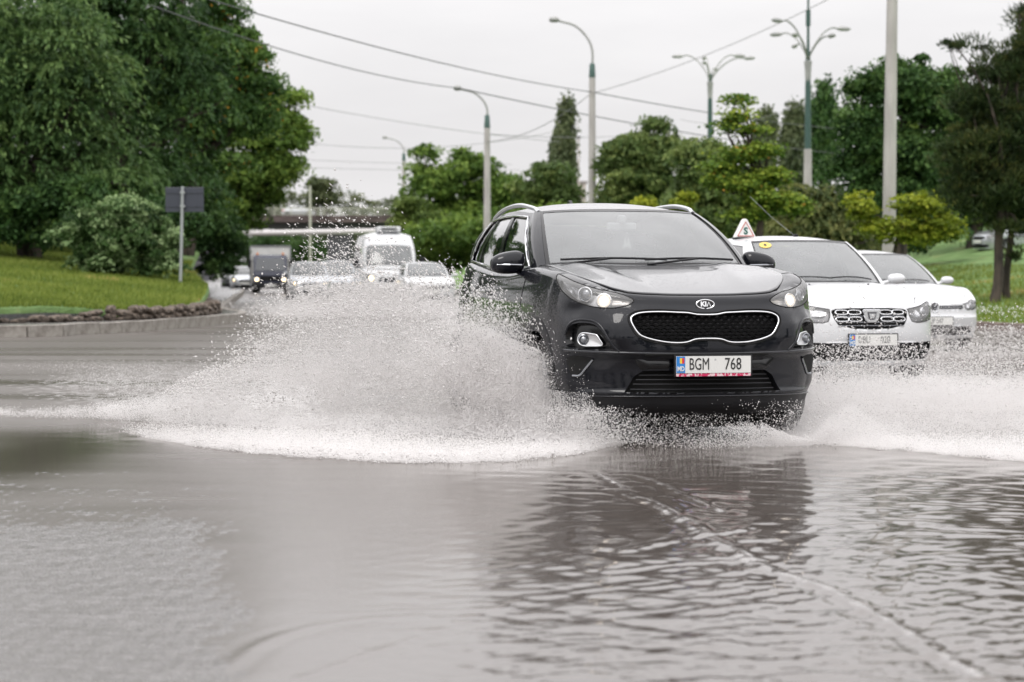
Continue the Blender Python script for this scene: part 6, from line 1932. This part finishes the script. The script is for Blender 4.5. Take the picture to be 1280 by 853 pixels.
def build_poles():
    # single-arm street lamps
    def lamp(px, Y, top_px, thick_px, arm_px, arm_top, label, s=1.0, zc=None):
        x = gx(px, Y); z0 = float(bank_r(np.array(x), np.array(Y))) if zc is None else zc
        root = empty('street_lamp', (x, Y, z0)); tag(root, label, 'street lamp', 'curved single-arm street lamps along the right side')
        zt = at(0, top_px, Y).z - z0; zj = at(0, thick_px, Y).z - z0
        b = MB(); b.tube([(0, 0, -.2), (0, 0, zj * .5), (0, 0, zj)], [.20, .175, .145], 12); b.build('pole', M['concrete'], root, smooth=True)
        b = MB(); b.tube([(0, 0, zj - .1), (0, 0, zj + .5), (0, 0, zj + .55)], [.165, .13, .09], 10); b.build('collar', M['green_metal'], root, smooth=True)
        dx = gx(arm_px, Y) - x
        pts = curve_pts([(0, 0, zj + .4), (0, 0, zj + (zt - zj) * .45), (dx * .12, 0, zj + (zt - zj) * .68), (dx * .42, 0, zj + (zt - zj) * .90), (dx * .86, 0, zt)])
        b = MB(); b.tube(pts, .055, 8); b.build('arm', M['lamp_metal'], root, smooth=True)
        b = MB(); b.tube([(dx * .82, 0, zt + .01), (dx * .90, 0, zt + .05), (dx * 1.03, 0, zt + .04), (dx * 1.08, 0, zt + .02)], [.07, .15, .13, .05], 10); b.build('lamp_head', M['lamp_metal'], root, smooth=True)
    lamp(740, 113, 27, 95, 690, 27, 'tallest curved street lamp, rising straight behind the black car')
    lamp(609, 122, 112, 158, 570, 112, 'second curved street lamp, left of the black car')
    lamp(505, 206, 173, 200, 480, 173, 'farthest curved street lamp, above the trees near the bridge')
    # lamps with six arms
    def multi(px, Y, fork, tip, arms, label, mast=None):
        x = gx(px, Y); z0 = float(bank_r(np.array(x), np.array(Y)))
        root = empty('six_arm_lamp', (x, Y, z0)); tag(root, label, 'street lamp', 'tall lamps with a crown of curved arms')
        zf = at(0, fork, Y).z - z0; zt = at(0, tip, Y).z - z0
        b = MB(); b.tube([(0, 0, -.2), (0, 0, zf * .55)], [.24, .19], 12); b.build('pole', M['concrete'], root, smooth=True)
        b = MB(); b.tube([(0, 0, zf * .55), (0, 0, zf), (0, 0, zf + .5)], [.165, .13, .10], 12); b.build('pole', M['green_metal'], root, smooth=True)
        b = MB(); b.lathe([(.13, zf - 1.1), (.17, zf - .25), (.20, zf), (.17, zf + .04), (.10, zf + .02)], 14); b.build('crown_bracket', M['lamp_metal'], root, smooth=True)
        if mast:
            b = MB(); b.tube([(0, 0, zf + .3), (0, 0, at(0, mast, Y).z - z0)], [.08, .05], 8); b.tube([(0, 0, at(0, 34, Y).z - z0), (0, 0, at(0, 14, Y).z - z0)], .12, 8)
            b.build('mast', M['green_metal'], root, smooth=True)
        for apx, apy, dy in arms:
            dx = gx(apx, Y) - x; za = at(0, apy, Y).z - z0
            pts = curve_pts([(0, 0, zf), (dx * .14, dy * .14, zf + (za - zf) * .40), (dx * .42, dy * .42, zf + (za - zf) * .82), (dx * .70, dy * .70, za + .02), (dx * .92, dy * .92, za)], 7)
            b = MB(); b.tube(pts, .045, 6); a_ = b.build('arm', M['lamp_metal'], root, smooth=True)
            h = Vector((dx, dy, 0)).normalized()
            p = Vector((dx, dy, za))
            b = MB(); b.tube([p - h * .25, p - h * .05, p + h * .35, p + h * .5], [.05, .12, .11, .04], 8); b.build('lamp_head', M['lamp_metal'], a_, smooth=True)
    multi(1009, 120, 78, 10, [(968, 31, -1.5), (975, 41, 1.2), (985, 52, -2.8), (1001, 52, 2.8), (1029, 52, -2.4), (1052, 36, .5)], 'taller many-armed lamp with a mast, left of the concrete pole', mast=-6)
    multi(887, 148, 104, 70, [(850, 70, .8), (876, 84, -2.5), (884, 69, 2.6), (897, 84, 2.0), (922, 70, .5), (931, 76, -1.2)], 'shorter many-armed lamp standing behind the round olive tree')
    # octagonal concrete pole in front
    Y = 74; x = gx(1110.5, Y); z0 = float(bank_r(np.array(x), np.array(Y)))
    root = empty('concrete_pole', (x, Y, z0)); tag(root, 'thick bare concrete pole rising out of the picture beside the lime green tree', 'pole')
    b = MB(); b.tube([(0, 0, -.3), (.03, 0, 4.5), (.10, 0, 11.5)], [.215, .195, .150], 8); b.build('shaft', M['concrete'], root)
    # slim pole far left of the bridge
    root = empty('bridge_pole', (gx(388, 291), 291, at(0, 300, 291).z - 4)); tag(root, 'slim pale post in front of the bridge railing', 'pole')
    b = MB(); b.tube([(0, 0, 0), (0, 0, 10.5)], [.17, .13], 8); b.build('post', M['rail_pale'], root)

    # wires
    def wire(a, b_, sag, r, label, mt='cable', n=24):
        A, B_ = at(*a), at(*b_)
        pts = [A.lerp(B_, t) - Vector((0, 0, sag * 4 * t * (1 - t))) for t in np.linspace(0, 1, n)]
        mb = MB(); mb.tube(pts, r, 5)
        o = mb.build('overhead_cable', M[mt]); tag(o, label, 'cable', 'overhead cables crossing the sky')
    wire((200, -18, 60), (740, 116, 113), .30, .020, 'upper thick cable sloping from the left trees to the tallest curved lamp')
    wire((740, 116, 113), (1130, 168, 150), .30, .024, 'thick cable from the tallest curved lamp towards the right trees')
    wire((190, 8, 66), (573, 111, 110), .35, .020, 'lower thick cable sloping from the left trees past the second curved lamp')
    wire((573, 111, 110), (1080, 196, 160), .35, .026, 'lower thick cable running on behind the tallest curved lamp')
    wire((1120, -46, 100), (738, 118, 113), .5, .016, 'thin cable climbing from the tallest curved lamp to the top right', 'cable_pale')
    wire((738, 118, 113), (606, 178, 122), .5, .018, 'thin cable dropping from the tallest curved lamp to the second one', 'cable_pale')
    wire((330, 122, 150), (700, 178, 190), .3, .020, 'thin cable crossing just above the farthest curved lamp', 'cable_pale')
    wire((320, 170, 200), (690, 166, 210), 1.2, .020, 'faint level cable left of the second curved lamp', 'cable_pale')
    wire((340, 198, 260), (640, 206, 260), .2, .022, 'faint lowest cable above the bridge trees', 'cable_pale')
    wire((330, 208, 270), (650, 213, 270), .2, .022, 'faint cable just below the lowest one over the bridge trees', 'cable_pale')
    wire((609, 168, 122), (850, 164, 170), .3, .016, 'faint cable between the second curved lamp and the olive tree', 'cable_pale')
    wire((850, 150, 150), (1009, 128, 120), .6, .014, 'faint cable between the two many-armed lamps', 'cable_pale')

def build_small():
    # back of a road sign
    x, y = gx(227, 60), 60.0
    root = empty('road_sign', (x, y, gz(x, y, -1))); tag(root, 'back of a dark square road sign on a slim grey post on the left lawn', 'road sign')
    H_ = at(0, 233.5, 60).z - gz(x, y, -1)
    b = MB(); b.tube([(-.03, -.03, -.2), (.04, -.03, H_)], .042, 10); b.build('post', M['galvanised'], root, smooth=True)
    w = 48 * 60 / FPX; h = 31 * 60 / FPX
    b = MB(); b.box((.08, .03, H_ - h / 2 - .02), (w, .025, h)); p = b.build('sign_panel', M['sign_back'], root, bevel=.01)
    b = MB(); b.box((.08, .012, H_ - h * .25), (w * .94, .02, .03)); b.box((.08, .012, H_ - h * .8), (w * .94, .02, .03)); b.build('rail', M['sign_back'], p)
    for k_ in (.25, .8):
        b = MB(); b.box((.04, -.05, H_ - h * k_), (.12, .06, .05)); b.build('clamp', M['galvanised'], root)

# ------------------------------------------------------------------ spray and droplets
m = mat('spray', (.86, .845, .84), .35, ior=1.33)
n, l = m.node_tree.nodes, m.node_tree.links
tl = n.new('ShaderNodeBsdfTranslucent'); tl.inputs[0].default_value = (.88, .865, .86, 1)
mx = n.new('ShaderNodeMixShader'); mx.inputs[0].default_value = .45
l.new(n['Principled BSDF'].outputs[0], mx.inputs[1]); l.new(tl.outputs[0], mx.inputs[2])
l.new(mx.outputs[0], [x for x in n if x.type == 'OUTPUT_MATERIAL'][0].inputs[0])

ICO = None
def drops_mesh(P, r, g, stretch=.5, vel=None):
    """small closed droplets, 8 faces each, unevenly stretched"""
    N = len(P)
    base = np.array([(1, 0, 0), (-1, 0, 0), (0, 1, 0), (0, -1, 0), (0, 0, 1), (0, 0, -1)], float)
    faces = np.array([(0, 2, 4), (2, 1, 4), (1, 3, 4), (3, 0, 4), (2, 0, 5), (1, 2, 5), (3, 1, 5), (0, 3, 5)])
    ax = g.normal(size=(N, 3, 3)); q, _ = np.linalg.qr(ax)
    sc_ = r[:, None] * (1 + stretch * g.normal(size=(N, 3))).clip(.45, 2.2)
    if vel is not None:            # part of the drops are drawn out into strings along their flight
        v_ = vel / (np.linalg.norm(vel, axis=1)[:, None] + 1e-9)
        t1 = np.cross(v_, g.normal(size=(N, 3))); t1 /= np.linalg.norm(t1, axis=1)[:, None] + 1e-9
        t2 = np.cross(v_, t1)
        fr = np.stack([v_, t1, t2], 2)
        long_ = g.random(N) < .30
        q = np.where(long_[:, None, None], fr, q)
        L_ = 1.8 + 3.2 * g.random(N)
        sc_ = np.where(long_[:, None], np.c_[r * L_ * .8, r * .55, r * .55], sc_)
    V = np.einsum('nij,kj->nki', q * sc_[:, None, :], base) + P[:, None, :]
    F = (np.arange(N)[:, None, None] * 6 + faces[None]).reshape(-1, 3)
    return V.reshape(-1, 3), F

def spray_object(name, P, r, Pm, rm, src=None):
    """larger drops as real little bodies; the finest spray as points with a radius, in the same object"""
    g = np.random.default_rng(len(P))
    def clear(Q):                  # nothing flies about beneath the black car itself
        c_, s_ = math.cos(R(14)), math.sin(R(14))
        lx = (Q[:, 0] - 1.3) * c_ + (Q[:, 1] - 16) * s_; ly = -(Q[:, 0] - 1.3) * s_ + (Q[:, 1] - 16) * c_
        return ~((np.abs(lx) < .74) & (ly > .25) & (ly < 4.4) & (Q[:, 2] < .8)) & ~((np.abs(lx) < .93) & (ly > .1) & (ly < 4.4) & (Q[:, 2] > .34))
    k = clear(P); P, r = P[k], r[k]
    k = clear(Pm); Pm, rm = Pm[k], rm[k]
    vel = None
    if src is not None:
        vel = P - np.array(src); vel[:, 2] += .25 - .5 * np.linalg.norm(vel[:, :2], axis=1) * .35; vel += .12 * g.normal(size=vel.shape)
    V, F = drops_mesh(P, r, g, vel=vel)
    nv = len(V)
    V = np.concatenate([V, Pm]); 
    me = bpy.data.meshes.new(name)
    me.vertices.add(len(V)); me.vertices.foreach_set('co', V.astype(np.float32).ravel())
    me.loops.add(F.size); me.loops.foreach_set('vertex_index', F.astype(np.int32).ravel())
    me.polygons.add(len(F)); me.polygons.foreach_set('loop_start', np.arange(0, F.size, 3, dtype=np.int32)); me.polygons.foreach_set('loop_total', np.full(len(F), 3, dtype=np.int32))
    me.polygons.foreach_set('use_smooth', np.full(len(F), True))
    me.update(calc_edges=True)
    a = me.attributes.new('rad', 'FLOAT', 'POINT'); a.data.foreach_set('value', np.r_[np.zeros(nv), rm].astype(np.float32))
    o = link(name, me, M['spray'])
    ng = bpy.data.node_groups.new('fine_spray', 'GeometryNodeTree')
    ng.interface.new_socket('Geometry', in_out='INPUT', socket_type='NodeSocketGeometry')
    ng.interface.new_socket('Geometry', in_out='OUTPUT', socket_type='NodeSocketGeometry')
    N_, L_ = ng.nodes, ng.links
    gi, go = N_.new('NodeGroupInput'), N_.new('NodeGroupOutput')
    na = N_.new('GeometryNodeInputNamedAttribute'); na.data_type = 'FLOAT'; na.inputs['Name'].default_value = 'rad'
    cmp_ = N_.new('FunctionNodeCompare'); cmp_.data_type = 'FLOAT'; cmp_.operation = 'GREATER_THAN'
    cmp_.inputs[1].default_value = 1e-5
    mp = N_.new('GeometryNodeMeshToPoints')
    sm = N_.new('GeometryNodeSetMaterial'); sm.inputs['Material'].default_value = M['spray']
    jn = N_.new('GeometryNodeJoinGeometry')
    dl = N_.new('GeometryNodeDeleteGeometry'); dl.domain = 'POINT'
    L_.new(na.outputs[0], cmp_.inputs[0])
    L_.new(gi.outputs[0], mp.inputs['Mesh']); L_.new(cmp_.outputs[0], mp.inputs['Selection']); L_.new(na.outputs[0], mp.inputs['Radius'])
    L_.new(mp.outputs[0], sm.inputs[0])
    L_.new(gi.outputs[0], dl.inputs[0]); L_.new(cmp_.outputs[0], dl.inputs['Selection'])
    L_.new(sm.outputs[0], jn.inputs[0]); L_.new(dl.outputs[0], jn.inputs[0]); L_.new(jn.outputs[0], go.inputs[0])
    md = o.modifiers.new('fine_spray', 'NODES'); md.node_group = ng
    tag(o, kind='stuff')
    return o

def fbm(a, b_, seed, s=1.0):
    return noise2(a, b_, s, seed) * .6 + noise2(a, b_, s * 2.7, seed + 1) * .3 + noise2(a, b_, s * 6.5, seed + 2) * .15

def build_splash():
    g = np.random.default_rng(42)
    # ---- fan thrown to the left of the black car: height of the dense spray by X
    hx = pchip([-5.5, -4.2, -3.6, -3.1, -2.55, -1.97, -1.56, -1.39, -1.1, -.81, -.46, -.23, .06, .35, .46, .58, .75], [.02, .05, .08, .14, .26, .46, .66, .76, .84, .84, .94, .90, .76, .62, .46, .24, .08])
    def fan_(N, top_k, low_pow, ysp, x0=-4.2, x1=.62, xp=1.0):
        X = x1 - (x1 - x0) * g.random(N)**xp
        H_ = hx(X) * (1 + .10 * fbm(X * 3, X * 0, 5, 2.0))
        t = g.random(N)**low_pow
        Z = H_ * t * top_k
        Y = 16.35 + .62 * (.6 - X) + .35 * Z + ysp * g.normal(size=N) * (.5 + t)
        return X, Y, Z, t
    def clump_mask(X, Z, amt, seed, s=2.2):
        """streaky density: spray leaves the wheel in jets"""
        an = np.arctan2(Z + .05, .75 - X); rr = np.hypot(Z, .75 - X)
        v = fbm(an * 12, rr * 1.2, seed, s) * 1.2 + fbm(X * 5, Z * 6, seed + 7, 1.6)
        return g.random(len(X)) < np.clip(.62 + amt * v, .02, 1)
    Xs, Ys, Zs, rs = [], [], [], []
    # fine dense body
    X, Y, Z, t = fan_(1500000, 1.0, .85, .22, xp=1.3)
    thin = ((X + .25) / .55)**2 + ((Z - .20) / .11)**2 < 1                     # darker hollow close to the wheel
    k = clump_mask(X, Z, .62, 3) & ~(thin & (g.random(len(X)) < .35))
    # right border bends under the bumper
    k &= (X < .62 - .25 * np.clip(Z, 0, 1)) | (g.random(len(X)) < .15)
    k &= g.random(len(X)) > np.clip(t - .55, 0, 1) * 2.1
    k &= g.random(len(X)) < np.clip(1.25 + X * .33, .12, 1)
    fine = [np.c_[X, Y, Z][k]]; fr_ = [(.0008 + .0018 * g.random(k.sum())**2.6)]
    # the thick sheet that hides the lower door and wheel
    N = 420000
    X = .56 - 1.35 * g.random(N)**1.1; H_ = hx(X) * .86; t = g.random(N)**.8; Z = H_ * t
    Y = 16.20 + .50 * (.6 - X) + .2 * Z + .12 * g.normal(size=N)
    k = (g.random(N) < np.clip(.75 + .55 * (fbm(X * 6, Z * 7, 81, 1.4)), .05, 1) * np.clip(1.5 - 1.2 * t, .1, 1)) & (X < .60 - .42 * Z) & (g.random(N) < np.clip((X + .79) / .75, 0, 1))
    fine.append(np.c_[X, Y, Z][k]); fr_.append(.0010 + .0020 * g.random(k.sum())**2.4)
    # curtain falling back on the water in front, low and thick at its front edge
    N = 260000
    X = .80 - 3.6 * g.random(N)**.85
    edge = EDGE_L(X)
    d = g.exponential(.75, N) * g.random(N)**.3
    Y = edge + .02 + d
    Z = (.008 + .17 * g.random(N)**1.6) * (.10 + np.clip(d, 0, 1.1)) * (1 + .6 * fbm(X * 6, X * 0, 15, 1.5))
    k = g.random(N) < np.clip(1.15 - np.clip(-X - 1.3, 0, 2) * .75, 0, 1) * np.clip(1 - .35 * fbm(X * 2.5, Y * 2.5, 17, 1.5), .2, 1)
    k &= Z > 0
    fine.append(np.c_[X, Y, Z][k]); fr_.append(.0008 + .0017 * g.random(k.sum())**2.6)
    # fine mist drifting over the water to the left and back
    N = 55000
    Y = 15.4 + 14 * g.random(N)**1.3
    X = -.2 - (Y - 14.6) * .34 * g.random(N)**.7 - 1.3 * g.random(N)
    Z = .01 + .20 * g.random(N)**1.8 * np.clip(1 - (Y - 15) / 26, .2, 1)
    k = g.random(N) < np.clip(.62 + .5 * fbm(X * 1.6, Y * .8, 25, 1.2), 0, 1)
    fine.append(np.c_[X, Y, Z][k]); fr_.append(.0010 + .0022 * g.random(k.sum())**2)
    # visible separate drops: crest, fringe, in front of the door and over the far traffic
    Pb, rb = [], []
    X, Y, Z, t = fan_(22000, 1.12, .48, .28, x0=-2.6, x1=.58, xp=.95)
    k = clump_mask(X, Z, .45, 9, 3.0)
    Z = Z * (1 + np.abs(g.normal(size=len(X))) * .07)
    Pb.append(np.c_[X, Y, Z][k]); rb.append(.0026 + .0062 * g.random(k.sum())**2.4)
    # thrown high on the left of the fan
    N = 11000
    X = -1.15 + .46 * g.normal(size=N); Z = .72 + .12 * g.normal(size=N) - .55 * np.clip(-X - 1.45, 0, 1.2) + .34 * np.abs(g.normal(size=N)) * np.clip(1 - np.abs(X + 1.25) / 1.3, .1, 1)
    Y = 17.6 + .3 * g.normal(size=N); Pb.append(np.c_[X, Y, Z]); rb.append(.0030 + .0055 * g.random(N)**2)
    N = 5200
    X = -.12 + .32 * g.normal(size=N); Z = .52 + .24 * g.normal(size=N) + .15 * (-.1 - X)
    Y = 16.75 + .12 * g.normal(size=N); k = (Z > .1) & (Z < .98 + .05 * g.normal(size=N) - .35 * (X + .23) - 1.0 * np.clip(X - .33, 0, 1)) & (X < .50 - .35 * Z + .12 * g.normal(size=N)); Pb.append(np.c_[X, Y, Z][k]); rb.append(.0030 + .0060 * g.random(k.sum())**2)
    # loose drops round the wheel and under the bumper
    N = 6500
    X = .55 + .17 * g.normal(size=N) + .10; Z = np.abs(.04 + .22 * g.random(N)**1.5); Y = 15.75 + .25 * g.normal(size=N)
    X = X - Z * .7
    Pb.append(np.c_[X, Y, Z]); rb.append(.0016 + .0040 * g.random(N)**2.2)
    # splashes of foam along the front edge
    N = 4500
    X = .7 - 2.8 * g.random(N)
    edge = EDGE_L(X)
    Y = edge + .25 * np.abs(g.normal(size=N)) - .06; Z = .004 + .05 * g.random(N)**2
    Pb.append(np.c_[X, Y, Z]); rb.append(.0015 + .007 * g.random(N)**3.5)
    spray_object('water_spray', np.concatenate(Pb), np.concatenate(rb), np.concatenate(fine), np.concatenate(fr_), src=(.55, 16.4, 0))

    # ---- fan thrown to the right
    fine, fr_, Pb, rb = [], [], [], []
    hx2 = pchip([1.55, 1.75, 1.95, 2.2, 2.6, 3.1, 3.7, 4.3, 5.2], [.03, .14, .26, .36, .38, .38, .36, .30, .13])
    N = 520000
    X = 1.6 + 3.4 * g.random(N)**1.1; t = g.random(N)**.95
    H_ = hx2(X) * (1 + .16 * fbm(X * 3, X * 0, 35, 2.0)); Z = H_ * t
    Y = 16.9 + .30 * (X - 1.9) + .3 * Z + .28 * g.normal(size=N)
    an = np.arctan2(Z, X - 1.5)
    k = g.random(N) < np.clip(.50 + .45 * fbm(an * 8, X, 37, 2.0), .03, 1) * np.clip(1.55 - t, 0, 1)
    fine.append(np.c_[X, Y, Z][k]); fr_.append(.0008 + .0017 * g.random(k.sum())**2.6)
    N = 200000
    X = 1.25 + 3.4 * g.random(N)
    edge2 = EDGE_R(X)
    d = g.exponential(.85, N) * g.random(N)**.3; Y = edge2 + .02 + d
    Z = (.008 + .17 * g.random(N)**1.6) * (.10 + np.clip(d, 0, 1.1)) * (1 + .6 * fbm(X * 6, X * 0, 45, 1.5))
    k = (Z > 0) & (g.random(N) < np.clip((X - 1.15) * 1.3, 0, 1))
    fine.append(np.c_[X, Y, Z][k]); fr_.append(.0008 + .0016 * g.random(k.sum())**2.6)
    N = 11000
    X = 1.35 + 3.4 * g.random(N); t = g.random(N); H_ = hx2(np.maximum(X, 1.8)) * 1.25
    Z = H_ * t**.8 * (1 + .12 * np.abs(g.normal(size=N))); Y = 16.9 + .30 * (X - 1.9) + .25 * g.normal(size=N)
    k = (X > 1.9) | (Z < .26 * (X - 1.1))
    Pb.append(np.c_[X, Y, Z][k]); rb.append(.0018 + .0045 * g.random(k.sum())**2.4)
    # water boiling up round the left front wheel
    N = 30000
    X = 1.93 + .30 * g.normal(size=N); Y = 15.95 + .10 * g.normal(size=N) + .25 * (X - 1.9); Z = .24 * g.random(N)**1.5 * (.6 + .4 * np.sin(X * 9)) * (1 + .5 * fbm(X * 5, X * 0, 71, 1.5)); k = Z > 0
    fine.append(np.c_[X, Y, Z][k]); fr_.append(.0010 + .0018 * g.random(k.sum())**2.2)
    N = 1600
    X = 1.90 + .20 * g.normal(size=N); Y = 15.9 + .12 * g.normal(size=N); Z = .30 * g.random(N)**1.3
    Pb.append(np.c_[X, Y, Z]); rb.append(.0018 + .0045 * g.random(N)**2.4)
    # drops blown ahead, under the bumper
    N = 5200
    X = 1.15 + .34 * g.normal(size=N); Z = .01 + .20 * g.random(N)**1.6; Y = 15.8 + .25 * g.normal(size=N)
    Pb.append(np.c_[X, Y, Z]); rb.append(.0012 + .0030 * g.random(N)**2)
    spray_object('water_spray', np.concatenate(Pb), np.concatenate(rb), np.concatenate(fine), np.concatenate(fr_), src=(1.65, 16.7, 0))

    # ---- spray in front of the white hatchback and the white saloon
    fine, fr_, Pb, rb = [], [], [], []
    N = 34000
    X = 2.55 + 2.9 * g.random(N); t = g.random(N)
    Z = .50 * t**1.2 + .30 * np.clip(np.abs(g.normal(size=N)) - 1.2, 0, 2); Y = 21.2 + .5 * g.normal(size=N)
    k = g.random(N) < np.clip(.6 + .5 * fbm(X * 3, Z * 4, 61, 1.6), 0, 1)
    Pb.append(np.c_[X, Y, Z][k]); rb.append(.0028 + .0055 * g.random(k.sum())**2.2)
    N = 60000
    X = 2.2 + 4.2 * g.random(N); Y = 19.6 + 2.8 * g.random(N); Z = .24 * g.random(N)**2.0
    fine.append(np.c_[X, Y, Z]); fr_.append(.002 + .003 * g.random(N))
    N = 7000
    X = 5.2 + 2.6 * g.random(N); Z = .42 * g.random(N)**1.3; Y = 32.2 + .5 * g.normal(size=N)
    Pb.append(np.c_[X, Y, Z]); rb.append(.004 + .008 * g.random(N)**2.2)
    N = 2400
    X = 3.0 + 5 * g.random(N); Z = .05 + .75 * g.random(N)**1.4; Y = 24 + 6 * g.random(N)
    Pb.append(np.c_[X, Y, Z]); rb.append(.0025 + .0045 * g.random(N)**2)
    spray_object('water_spray', np.concatenate(Pb), np.concatenate(rb), np.concatenate(fine), np.concatenate(fr_))
    # ---- water thrown up by the far traffic
    N = 14000
    Y = np.clip(68 + 5 * g.normal(size=N), 60, 80); X = gx(465, 1) * Y + 1.2 * g.normal(size=N); Z = .02 + .80 * g.random(N)**1.9
    N2 = 30000
    Y2 = 60 + 22 * g.random(N2); X2 = gx(455, 1) * Y2 + 1.3 * g.normal(size=N2); Z2 = .25 * g.random(N2)**2
    spray_object('water_spray', np.c_[X, Y, Z], .010 + .02 * g.random(N)**2, np.c_[X2, Y2, Z2], .008 + .01 * g.random(N2))

# ------------------------------------------------------------------ assemble
build_ground()
build_banks()
build_kia()
build_dacia()
build_vw()
far_car(540, 77.5, R(9), 'white saloon between the minibus and the black car', 'white_paint', lit=False)
build_van(489, 84, R(7))
build_truck(338, 126, R(5.7))
far_car(388, 96, R(7), 'pale car with lit headlamps mostly hidden by spray, right of the box truck', 'silver_paint', roof=1.55, belt=(1.02, 1.08))
far_car(424, 101, R(7), 'pale grey car behind the spray, directly left of the minibus', 'silver_paint', roof=1.62, belt=(1.05, 1.10))
far_car(306, 136, R(5), 'small silver car with lit headlamps left of the box truck', 'silver_paint')
far_car(293, 150, R(5), 'dark car half behind the roadside bush, farthest left in the traffic', 'grey_paint', lit=False)
_b = far_car(415, 300, R(90), 'silver car driving across on the bridge', 'silver_paint', lit=False, z=CAMH - (272.4 - HOR) * 300 / FPX, yr=3.9, yrt=3.2)
_b.location.x = gx(396, 300); _b.location.y = 298.5
_c = far_car(8, 82, R(80), 'dark car parked in deep shade under the left trees', 'grey_paint', lit=False, z=float(lawn_l(np.array(-17.), np.array(82.))) - .1)
_c.location.x = -19.6
_d = far_car(1222, 96, R(-68), 'silver car parked up on the bank behind the pines', 'silver_paint', lit=False, z=float(bank_r(np.array(18.), np.array(96.))))
_e = far_car(1262, 99, R(-68), 'white car parked up on the bank, right of the silver one', 'white_paint', lit=False, z=float(bank_r(np.array(20.), np.array(99.))))
build_trees()
build_bridge()
build_poles()
build_small()
build_splash()
